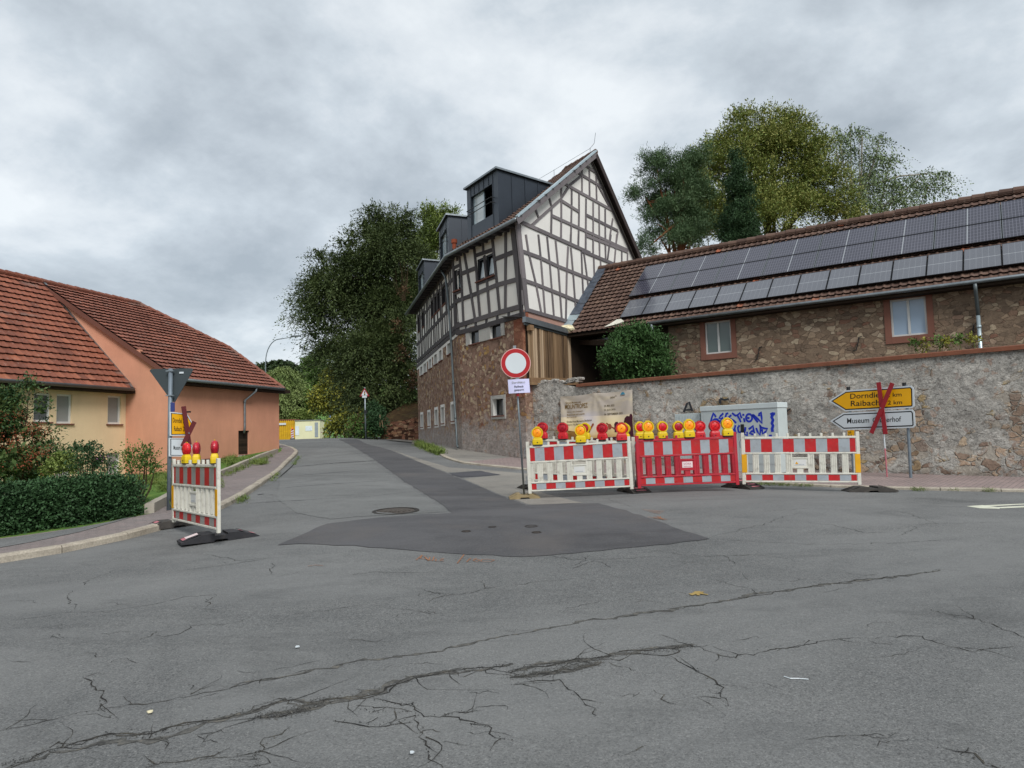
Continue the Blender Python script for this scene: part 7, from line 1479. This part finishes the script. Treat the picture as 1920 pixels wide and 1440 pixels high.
def trunk(base, top, r0, blobs, parent, bark='bark', limbs=7, r_l=.5, seed=1):
    rn = random.Random(seed); mb = MB(); base = Vector(base); top = Vector(top); P = []
    for i in range(7): u = i/6; P.append(base.lerp(top, u)+Vector((rn.uniform(-.12, .12), rn.uniform(-.12, .12), 0))*(u*2.2*r0/.3))
    mb.tube(P, [r0*(1.25 if i == 0 else 1-.13*i) for i in range(7)], 10)
    B = sorted(blobs, key=lambda b: -b[1][0]*b[1][2])[:limbs]
    for b in B:
        u = rn.uniform(.3, .85); s_ = base.lerp(top, u); e_ = Vector(b[0])+Vector((rn.uniform(-.4, .4)*b[1][0], 0, rn.uniform(-.2, .5)*b[1][2])); m_ = s_.lerp(e_, .5)+Vector((rn.uniform(-.3, .3), rn.uniform(-.2, .2), rn.uniform(-.1, .5)))
        rl = r0*r_l; mb.tube([s_, s_.lerp(m_, .5), m_, m_.lerp(e_, .55), e_], [rl, rl*.8, rl*.6, rl*.4, rl*.15], 7)
        for q in range(3):
            s2_ = m_.lerp(e_, rn.uniform(0, .8)); d_ = Vector((rn.uniform(-1, 1)*b[1][0], rn.uniform(-.6, .6)*b[1][1], rn.uniform(-.3, .9)*b[1][2])); mb.tube([s2_, s2_+d_*.5+Z*.1, s2_+d_*.95], [rl*.3, rl*.2, rl*.06], 5)
    return mb.build('trunk', MAT[bark], parent, smooth=True)
def tree(name, label, cat, px, Y, blobs, leaf, n, ytop, r0, group=None, bark='bark', limbs=8, zb=None, trunk_seed=1, **k):
    g = atY(px, 815, Y); zb_ = gz(g.x, g.y)-.1 if zb is None else zb; base = Vector((g.x, Y, zb_)); t = thing(name, label, cat, base, group=group); tz_ = atY(px, ytop, Y); trunk(base, (tz_.x, Y, tz_.z), r0, blobs, t, bark, limbs, seed=trunk_seed); leafcloud('crown', leaf, blobs, t, n, **k); return t
GR = 'trees behind the buildings'
# large dark tree left of the timber-framed house
YD = 54
bD = [bl(680, 640, YD, 62), bl(700, 560, YD, 75), bl(720, 470, YD, 58, 50), bl(640, 560, YD, 55), bl(760, 520, YD+1, 45), bl(600, 545, YD, 34), bl(590, 600, YD-1, 30), bl(575, 570, YD, 20), bl(610, 500, YD, 26, 20), bl(648, 490, YD, 30), bl(690, 430, YD, 26, 28), bl(728, 425, YD, 30, 26), bl(765, 430, YD, 24, 26), bl(715, 408, YD, 12, 16), bl(760, 404, YD, 10, 14), bl(693, 405, YD, 6, 16), bl(688, 396, YD, 4, 12), bl(650, 455, YD, 9, 12), bl(662, 440, YD, 6, 14), bl(600, 520, YD, 24, 16), bl(570, 540, YD, 14, 9), bl(562, 600, YD, 12, 9), bl(587, 630, YD, 16, 10), bl(700, 690, YD-1, 70), bl(640, 680, YD-1, 40), bl(750, 640, YD-2, 42), bl(760, 710, YD-2, 40), bl(720, 750, YD-2.5, 50, 36), bl(670, 745, YD-1, 38), bl(615, 655, YD, 28), bl(598, 660, YD-.5, 20, 12), bl(770, 770, YD-2.5, 26, 26), bl(660, 455, YD, 14, 12), bl(560, 562, YD, 12, 9), bl(545, 570, YD, 7, 5), bl(636, 454, YD, 8, 8), bl(580, 662, YD, 14, 6), bl(600, 480, YD, 10, 7)]
tree('dark_tree', 'huge dark spreading tree left of the timber-framed house', 'tree', 735, YD, bD, 'leaf_dark', 20000, 470, .55, GR, per=12, size=.19, twl=1.5, up=.15, droop=.55, inner=3000, inner_size=.6, sub=11, wid=.36, axr=.3, seed=11, limbs=12, shell=.5, radial=1.3, rnd=.32, spread=.22)
tb3 = [bl(812, 430, 60, 26, 30), bl(800, 470, 60, 32), bl(830, 410, 60, 18, 16), bl(796, 410, 60, 12, 16), bl(800, 530, 59, 30), bl(845, 430, 60, 16), bl(785, 580, 58, 30), bl(770, 600, 54, 24)]
tree('green_tree', 'brighter green tree right behind the zinc dormers', 'tree', 806, 60, tb3, 'leaf_olive', 4600, 450, .3, GR, sub=8, axr=.4, wid=.45, per=11, size=.18, twl=1.1, up=.5, droop=.2, inner=900, inner_size=.6, seed=12, limbs=6)
# twiggy reddish dead branches in the dark tree
t = thing('dead_branch', 'bare reddish dead branches caught in the dark tree', 'branch', atY(757, 640, 50)); mb = MB(); rn = random.Random(5)
for c_ in ((757, 540, 60), (752, 665, 28), (775, 720, 34)):
    for k in range(14 if c_[2] > 50 else 8): b_ = atY(c_[0]+rn.uniform(-3, 3), c_[1]+c_[2]*.4, 50.3); e_ = atY(c_[0]+rn.uniform(-24, 10), c_[1]-c_[2]*rn.uniform(.2, 1), 50.3+rn.uniform(-.6, .6)); m_ = b_.lerp(e_, .5)+Vector((rn.uniform(-.2, .2), 0, rn.uniform(-.2, .2))); mb.tube([b_, m_, e_], [.014, .010, .004], 4)
mb.build('twigs', MAT['bark'], t); leafcloud('dry_leaves', 'leaf_brown', [bl(752, 665, 50.2, 7, 16, .3), bl(757, 545, 50.2, 8, 5, .3), bl(778, 715, 50.2, 10, 18, .3), bl(745, 612, 50.2, 5, 9, .3)], t, 130, per=8, size=.16, twl=.4, seed=4)
# yellow-green and mid-green trees at the street end
by = [bl(625, 735, 80, 26, 22), bl(618, 758, 80, 20, 20), bl(640, 770, 79, 30, 20), bl(655, 795, 78, 30, 16), bl(628, 712, 80, 14, 12), bl(680, 790, 77, 26, 18), bl(650, 745, 79, 24, 18), bl(690, 765, 78, 20, 20)]
tree('maple', 'yellow-green maple hanging over the end of the street', 'tree', 652, 80, by, ['leaf_yellow', 'leaf_dark'], 3600, 740, .4, GR, sub=5, per=9, size=.30, twl=1.2, up=0, droop=.5, inner=1500, inner_size=.7, seed=21, mat2=.12)
bm_ = [bl(585, 690, 120, 22, 18), bl(600, 680, 120, 20, 18), bl(580, 725, 118, 22, 20), bl(560, 760, 115, 26, 24), bl(600, 750, 112, 24, 24), bl(575, 780, 110, 24, 16), bl(545, 745, 120, 14, 18), bl(600, 715, 118, 20)]
tree('light_green_tree', 'pale green tree far behind the yellow-green maple', 'tree', 588, 118, bm_, 'leaf_mid', 2600, 700, .4, GR, sub=3, per=8, size=.42, twl=1.5, up=.1, droop=.2, inner=1500, inner_size=1.0, seed=22)
tree('round_shrub_tree', 'small rounded bright green tree behind the site hut', 'tree', 570, 108, [bl(568, 782, 108, 16, 9), bl(556, 784, 108, 10, 6)], 'leaf_olive', 600, 782, .12, GR, per=8, size=.3, twl=.7, inner=300, inner_size=.6, seed=23, limbs=3)
# willow
bw2 = [bl(523, 712, 112, 22, 16), bl(512, 728, 112, 20, 18), bl(538, 730, 112, 20, 18), bl(530, 698, 112, 14, 8), bl(550, 745, 112, 10, 20), bl(505, 745, 112, 14, 20)]
tree('willow', 'weeping willow rising behind the orange house', 'tree', 528, 112, bw2, 'leaf_willow', 2400, 712, .5, GR, per=24, size=.40, twl=4.4, up=-.1, droop=.0, hang=.95, radial=.35, rnd=.25, inner=900, inner_size=1.0, seed=24, low=-.3, wid=.35)
# trees at the right, behind the barn
YB_ = 56
bb = [bl(1440, 330, YB_, 75, 72), bl(1370, 300, YB_, 52, 50), bl(1480, 265, YB_, 48, 38), bl(1395, 250, YB_, 40, 34), bl(1440, 235, YB_, 36, 24), bl(1520, 300, YB_, 42), bl(1540, 370, YB_, 54, 50), bl(1330, 350, YB_, 46), bl(1350, 410, YB_-1, 54), bl(1450, 410, YB_-1, 70, 50), bl(1580, 400, YB_, 36, 34), bl(1392, 218, YB_, 12, 14), bl(1475, 222, YB_, 16, 14), bl(1520, 240, YB_, 12, 12), bl(1355, 250, YB_, 16, 12), bl(1300, 330, YB_, 30, 30), bl(1310, 420, YB_, 40, 40), bl(1620, 440, YB_, 34, 24), bl(1300, 385, YB_, 26, 20), bl(1290, 455, YB_-1, 40, 26), bl(1600, 425, YB_, 22, 14)]
tree('beech', 'broad olive green beech towering over the barn roof', 'tree', 1440, YB_, bb, ['leaf_beech', 'leaf_olive'], 15000, 290, .5, GR, sub=9, axr=.4, wid=.45, per=10, size=.18, twl=1.25, up=.55, droop=.3, inner=1100, inner_size=.5, seed=31, limbs=14, mat2=.35, shell=.5)
bp = [bl(1255, 385, 50.5, 50, 40), bl(1300, 360, 51, 30, 40), bl(1300, 430, 51, 40, 34), bl(1235, 320, 50, 34, 22), bl(1210, 365, 50, 30, 14), bl(1250, 355, 50, 34, 18), bl(1290, 300, 50, 26, 16), bl(1225, 410, 50, 28, 14), bl(1190, 362, 50, 14, 8), bl(1265, 400, 50, 34, 18), bl(1240, 450, 49.5, 36, 20), bl(1290, 440, 50, 30, 24), bl(1215, 470, 49, 24, 16), bl(1275, 335, 50, 26), bl(1310, 300, 50, 20, 14), bl(1325, 287, 50, 14, 8), bl(1205, 300, 50, 16, 7), bl(1250, 300, 50, 20, 10)]
tree('pine', 'dark blue-green pine with reddish trunk at the left of the beech', 'tree', 1276, 50, bp, 'leaf_pine', 9500, 305, .32, GR, sub=14, bark='bark_pine', per=10, size=.18, twl=.75, up=.7, droop=.1, inner=500, inner_size=.4, seed=32, wid=.22, limbs=13, rnd=.7)
bc = [bl(1382, 330, 46, 11, 34, .7), bl(1384, 380, 46, 18, 44, 1.0), bl(1386, 430, 46, 27, 44, 1.3), bl(1378, 300, 46, 6, 18, .4), bl(1395, 460, 46, 26, 30, 1.3), bl(1370, 455, 46, 22, 30, 1.2)]
tree('cypress', 'slim dark columnar cypress in front of the beech', 'tree', 1383, 46, bc, 'leaf_cypress', 3400, 320, .2, GR, sub=16, per=9, size=.15, twl=.6, up=1.3, droop=0, inner=1400, inner_size=.4, seed=33, limbs=3, wid=.35, rnd=.3)
bbi = [bl(1575, 262, 66, 14, 12), bl(1605, 250, 66, 16, 11), bl(1640, 300, 66, 20, 18), bl(1625, 340, 66, 30, 22), bl(1665, 350, 66, 20, 16), bl(1650, 262, 66, 14, 9), bl(1672, 300, 66, 14, 9), bl(1700, 345, 66, 22, 14), bl(1735, 330, 66, 20, 12), bl(1762, 328, 66, 16, 8), bl(1680, 380, 66, 34, 14), bl(1745, 350, 66, 22, 10), bl(1590, 290, 66, 12, 14), bl(1610, 385, 66, 30, 20), bl(1565, 240+6, 66, 8, 10), bl(1595, 236, 66, 7, 6)]
tree('birch', 'airy birch with hanging twigs at the right of the beech', 'tree', 1612, 66, bbi, 'leaf_birch', 1500, 255, .26, GR, bark='bark_pale', per=12, size=.20, twl=1.9, up=-.2, droop=.3, hang=.75, radial=.5, rnd=.35, seed=34, limbs=16, shell=.15)
# bush behind the coping
YU = 24.2
bu = [bl(1190, 655, YU, 42, 30, 1.0), bl(1165, 680, YU, 34, 24, .9), bl(1225, 680, YU, 34, 30, .9), bl(1175, 640, YU, 18, 16, .6), bl(1205, 632, YU, 14, 14, .5), bl(1240, 650, YU, 16, 14, .5), bl(1145, 700, YU, 20, 14, .6), bl(1235, 700, YU, 26, 18, .8), bl(1195, 700, YU, 50, 20, .9), bl(1198, 624, YU, 8, 9, .3), bl(1174, 634, YU, 9, 9, .3), bl(1226, 634, YU, 9, 9, .3), bl(1150, 668, YU, 10, 9, .3)]
tree('bush', 'round glossy green bush growing over the coping before the shed', 'bush', 1195, YU, bu, 'leaf_bush', 2600, 670, .06, None, sub=16, per=11, size=.10, twl=.42, up=.4, droop=.2, inner=1500, inner_size=.2, seed=41, limbs=6, wid=.42)
for i, (x, y, w_) in enumerate([(1716, 645, 8), (1735, 646, 6), (1758, 641, 9), (1776, 644, 6), (1797, 637, 8), (1824, 636, 6)]):
    pt_ = WL.hitP(x, y+6, -.6); Yp = pt_.y; b_ = bl(x, y, Yp, w_*.8, 7, .12); t = thing('weed', 'small light green sprig above the coping, '+['leftmost of six', 'second from the left', 'third from the left', 'fourth from the left', 'fifth from the left', 'next to the downpipe'][i], 'plant', (pt_.x, pt_.y, 2.9)); mb = MB(); mb.tube([(pt_.x, pt_.y, 2.9), tuple(b_[0])], .008, 5); mb.build('stem', MAT['leaf_olive'], t); leafcloud('leaves', 'leaf_yellow' if i % 2 else 'leaf_mid', [b_], t, 34, per=5, size=.06, twl=.12, seed=50+i, wid=.6)
# ivy and shrubs beside the dry wall and at the street end
Yi = 44
def shrub(name, label, blobs, leaf, n, px, Y, seed, grp=None, cat='shrub', **k):
    g_ = atY(px, 815, Y); b_ = Vector((g_.x, Y, gz(g_.x, Y))); t = thing(name, label, cat, b_, group=grp); mb = MB(); rn = random.Random(seed)
    for q in blobs[:6]: mb.tube([b_+Vector((rn.uniform(-.1, .1), 0, 0)), b_.lerp(Vector(q[0]), .5)+Vector((rn.uniform(-.1, .1), 0, 0)), tuple(q[0])], [.03, .02, .006], 5)
    mb.build('stems', MAT['bark'], t); leafcloud('foliage', leaf, blobs, t, n, seed=seed, **k); return t
shrub('shrub', 'dark green shrub at the left end of the dry stone wall', [bl(706, 795, Yi, 15, 16, .7), bl(700, 808, Yi, 14, 12, .6), bl(712, 780, Yi+1, 10, 12, .5), bl(688+12, 775, Yi+1.5, 10, 18, .6)], 'leaf_hedge', 560, 706, Yi, 61, per=8, size=.13, twl=.45, inner=300, inner_size=.25)
shrub('shrub', 'mixed brownish scrub at the foot of the warning sign', [bl(675, 808, Yi+1, 16, 11, .6), bl(662, 812, Yi+2, 12, 8, .5), bl(690, 812, Yi, 12, 9, .5), bl(672, 795, Yi+3, 12, 10, .6)], ['leaf_mid', 'leaf_brown'], 520, 676, Yi+1, 62, per=8, size=.14, twl=.5, inner=260, inner_size=.25, mat2=.25)
# left side: hedge, berry shrub, small shrubs
hb = []; hy = [G(x, y, .1) for x, y in [(-40, 1012), (20, 1001), (80, 993), (140, 984), (200, 975), (250, 967)]]; e_ = (hy[0]-hy[1]).normalized(); hy = [hy[0]+e_*4.0, hy[0]+e_*2.0]+hy
for h__ in hy[:2]: h__.z = gz(h__.x, h__.y)+.1
for i in range(40):
    u = i/39*(len(hy)-1); j = min(int(u), len(hy)-2); p = hy[j].lerp(hy[j+1], u-j); dr_ = (hy[-1]-hy[0]).normalized(); nb = Vector((-dr_.y, dr_.x, 0)); nb = nb if nb.y > 0 else -nb
    h_ = [.76, .77, .78, .785, .775][i % 5]*(1.0 if i < 35 else .93); hb.append((p+nb*.28+Z*(h_*.10), (.42, .56, h_*.34))); hb.append((p+nb*.36+Z*(h_*.5), (.42, .5, h_*.54)))
t = thing('hedge', 'clipped dark green hedge with rounded end along the left pavement', 'hedge', hy[5]); leafcloud('foliage', 'leaf_hedge', hb, t, 13000, per=6, size=.055, twl=.10, up=.1, droop=0, seed=71, inner=17000, inner_size=.12, shell=.86, wid=.6, low=-1.0)
mb = MB(); 
for i in range(1, 80, 4): c_ = hb[i][0]; g_ = Vector((c_.x, c_.y, gz(c_.x, c_.y)+.05)); mb.tube([g_, g_+Z*.3, c_+Vector((.1, 0, 0))], [.03, .025, .01], 6); mb.tube([g_, g_+Vector((.08, 0, .3)), c_-Vector((.15, .1, 0))], [.02, .018, .01], 6)
mb.build('stems', MAT['bark'], t)
YL = 15.5
bs = [bl(0, 800, YL, 40, 40, 1.0), bl(48, 855, YL-.5, 38, 42, 1.0), bl(10, 880, YL-.5, 50, 44, 1.0), bl(62, 812, YL, 18, 22, .6), bl(20, 752, YL, 20, 16, .5), bl(55, 728, YL, 14, 8, .3), bl(76, 770, YL, 16, 8, .3), bl(0, 760, YL, 26, 26, .6), bl(62, 712+8, YL, 8, 6, .2), bl(82, 862, YL, 12, 20, .5), bl(-20, 830, YL, 50, 80, 1.2)]
t = shrub('berry_shrub', 'tall shrub with reddish berry clusters at the left edge above the hedge', bs, ['leaf_berry', 'leaf_hedge'], 2500, 40, YL, 72, sub=14, per=10, size=.08, twl=.36, up=.25, droop=.3, inner=1700, inner_size=.16, mat2=.4, wid=.4)
leafcloud('berries', 'berry', [bl(60, 830, YL-.6, 30, 34, .5), bl(20, 860, YL-.9, 34, 34, .5), bl(75, 870, YL-.9, 22, 24, .4), bl(20, 800, YL-.6, 28, 30, .5)], t, 170, per=8, size=.03, twl=.10, seed=73, wid=.9, spread=.9)
shrub('garden_shrub', 'low light green shrub beside the berry shrub in front of the cream wall', [bl(112, 876, 15, 20, 14, .4), bl(125, 868, 15, 14, 12, .4)], 'leaf_olive', 300, 115, 15, 74, 'shrubs behind the hedge', per=8, size=.06, twl=.2, inner=60, inner_size=.1)
shrub('garden_shrub', 'dark fan-shaped shrub rising above the middle of the hedge', [bl(165, 862, 14.8, 16, 20, .3), bl(150, 850, 14.8, 10, 10, .2), bl(180, 850, 14.8, 9, 10, .2), bl(160, 876, 14.8, 22, 10, .3), bl(143, 846, 14.8, 8, 6, .2), bl(172, 843, 14.8, 6, 7, .15)], 'leaf_cypress', 170, 163, 14.8, 75, 'shrubs behind the hedge', per=8, size=.055, twl=.26, up=.9, shell=.3)
shrub('garden_shrub', 'thin dark shrub with mauve blossom in front of the lower window', [bl(195, 872, 14.9, 10, 14, .2), bl(205, 862, 14.9, 8, 6, .2), bl(185, 880, 14.9, 14, 8, .3)], ['leaf_cypress', 'flower'], 90, 195, 14.9, 76, 'shrubs behind the hedge', per=7, size=.055, twl=.22, up=.6, shell=.2, mat2=.08)
shrub('garden_shrub', 'feathery green shrub before the orange end wall', [bl(245, 870, 14.9, 14, 18, .3), bl(275, 868, 14.9, 10, 22, .3), bl(262, 882, 14.9, 22, 12, .4), bl(238, 852, 14.9, 6, 9, .2), bl(273, 850, 14.9, 5, 9, .2), bl(290, 880, 14.9, 10, 8, .2)], 'leaf_mid', 210, 262, 14.9, 77, 'shrubs behind the hedge', per=8, size=.055, twl=.26, up=1.0, shell=.2)
mb = MB(); p = atY(280, 890, 14.9)
for k in range(7): e_ = atY(random.uniform(288, 312), random.uniform(852, 880), 14.9+random.uniform(-.3, .3)); mb.tube([p, p.lerp(e_, .5)+Z*.05, e_], [.01, .007, .003], 4)
tag(mb.build('bare_stem', MAT['leaf_olive']), 'thin arching stems beside the give way sign', 'stem')
# grass and weeds
def tufts(P, r, n, size=.12, seed=1, name='grass', mats='grass'):
    bl_ = []
    for x, y, *o in P: g_ = G(x, y, o[0] if o else 0.0); bl_.append((g_+Z*(size*.2), (r, r, size*.25)))
    o = leafcloud(name, mats, bl_, None, n, per=4, size=size, twl=size*.9, up=1.6, droop=.1, seed=seed, rnd=.6, wid=.12, low=0, shell=.1, origin=tuple(bl_[0][0])); tag(o, kind='stuff'); return o
tufts([(783+i*3.6, 836+i*1.45) for i in range(13)], .14, 900, .17, 81); tufts([(560-i*3, 860+i*4.0) for i in range(4)], .08, 90, .08, 82); tufts([(519, 893), (515, 897), (511, 902), (455, 940), (450, 944), (460, 937)], .08, 150, .08, 83)
tufts([(1400+i*13, 909+i*.45) for i in range(10)], .09, 360, .05, 84, mats=['grass', 'soil']); tufts([(1714, 920), (1722, 920.5), (1730, 921), (1850, 922), (1860, 923), (1790, 921)], .08, 130, .05, 85)
tufts([(427+i*9, 893-i*3.9, .1) for i in range(10)], .07, 240, .11, 86); tufts([(335+i*8, 955-i*4, .1) for i in range(8)], .10, 260, .12, 87)
lg = [];
for i in range(34): lg.append((random.uniform(255, 400), random.uniform(888, 925)))
tufts([(x, y+ (320-x)*.1, .10) for x, y in lg], .30, 5200, .10, 88)
tufts([(430+random.uniform(-30, 70), 868+random.uniform(-6, 8), .1) for i in range(16)], .18, 900, .13, 89, mats=['grass', 'leaf_brown'])
tufts([(425+i*8, 860, .12) for i in range(3)], .1, 10, .1, 90)
tufts([(1000+i*45, 900+i*1.0) for i in range(3)], .05, 12, .05, 91)
# far wooded hill with a strip of vineyard, and a grey roof
def hill(name, pts, Y, mat, depth, zbase=-2):
    mb = MB(); n = len(pts)
    for j, (dy, k) in enumerate([(-120, .0), (-60, .55), (0, 1), (depth, .9)]):
        for x, y in pts: p = atY(x, y, Y); mb.v.append(Vector((p.x*(Y+dy)/Y, Y+dy, zbase+(p.z-zbase)*k)))
    for j in range(3):
        for i in range(n-1): q = j*n+i; mb.f.append((q, q+1, q+n+1, q+n)); mb.m.append(0)
    return tag(mb.build(name, MAT[mat], origin=(0, 0, 0)), kind='structure')
hill('hill', [(200, 760), (400, 735), (480, 712), (540, 698), (600, 705), (700, 720), (900, 745)], 420, 'vineyard', 200)
fb = []; rn = random.Random(3)
for x in range(455, 600, 5):
    yt = float(np.interp(x, [455, 480, 500, 525, 545, 560, 575, 600], [706, 690, 683, 680, 684, 692, 690, 700]))
    for k in range(3): fb.append(bl(x+rn.uniform(-3, 3), yt+6+k*6, 400+rn.uniform(-8, 20), 6.5, 5.5, 3))
tag(leafcloud('forest', 'forest', fb, None, 4200, per=7, size=1.5, twl=2.0, up=.4, seed=91, inner=2500, inner_size=3.0, wid=.8, origin=tuple(fb[0][0])), kind='stuff')
t = thing('distant_house', 'low grey roofed house half hidden below the vineyard slope', 'house', atY(558, 735, 200)); a_ = atY(541, 722, 200); b_ = atY(588, 725, 200); mb = MB(); mb.prism([a_, b_, atY(582, 714, 202), atY(549, 714, 202)], (0, 8, -.3)); mb.build('roof', MAT['hut_roof'], t); mb = MB(); mb.box((a_.x, 201, a_.z-6), (b_.x-a_.x, 0, 0), (0, 8, 0), (0, 0, 6)); mb.build('wall', MAT['cream_render'], t)
# small litter on the road
def chip(px, py, s_, mat, label, cat='litter'): p = G(px, py, .012); mb = MB(); mb.prism([p+Vector((s_*math.cos(a_)*random.uniform(.6, 1.2), s_*math.sin(a_)*random.uniform(.6, 1.2), 0)) for a_ in np.linspace(0, 5.4, 6)], (0, 0, s_*.4)); tag(mb.build('pebble', MAT[mat]), label, cat)
chip(282, 1335, .018, 'foam', 'small yellowish pebble on the asphalt at the lower left', 'pebble'); chip(557, 1213, .018, 'sign_white', 'white pebble on the asphalt left of the centre', 'pebble'); chip(772, 1411, .014, 'sign_white', 'white chip beside the cracks near the lower edge', 'pebble')
mb = MB(); mb.tube([G(1470, 1268, .006), G(1482, 1272, .006), G(1498, 1272, .006), G(1516, 1273.5, .006)], .0035, 5); tag(mb.build('string', MAT['sign_white']), 'short white piece of string lying on the right of the road', 'string')
chip(620+60, 958+80, .01, 'soil', 'small dark leaf on the road', 'leaf') if False else None
print('OBJECTS', len(bpy.data.objects), 'gz', [round(gz(*q), 2) for q in ((0, 3), (0, 10), (0, 14), (5, 14), (-4, 10), (-9, 40), (10, 13), (0, 90))])
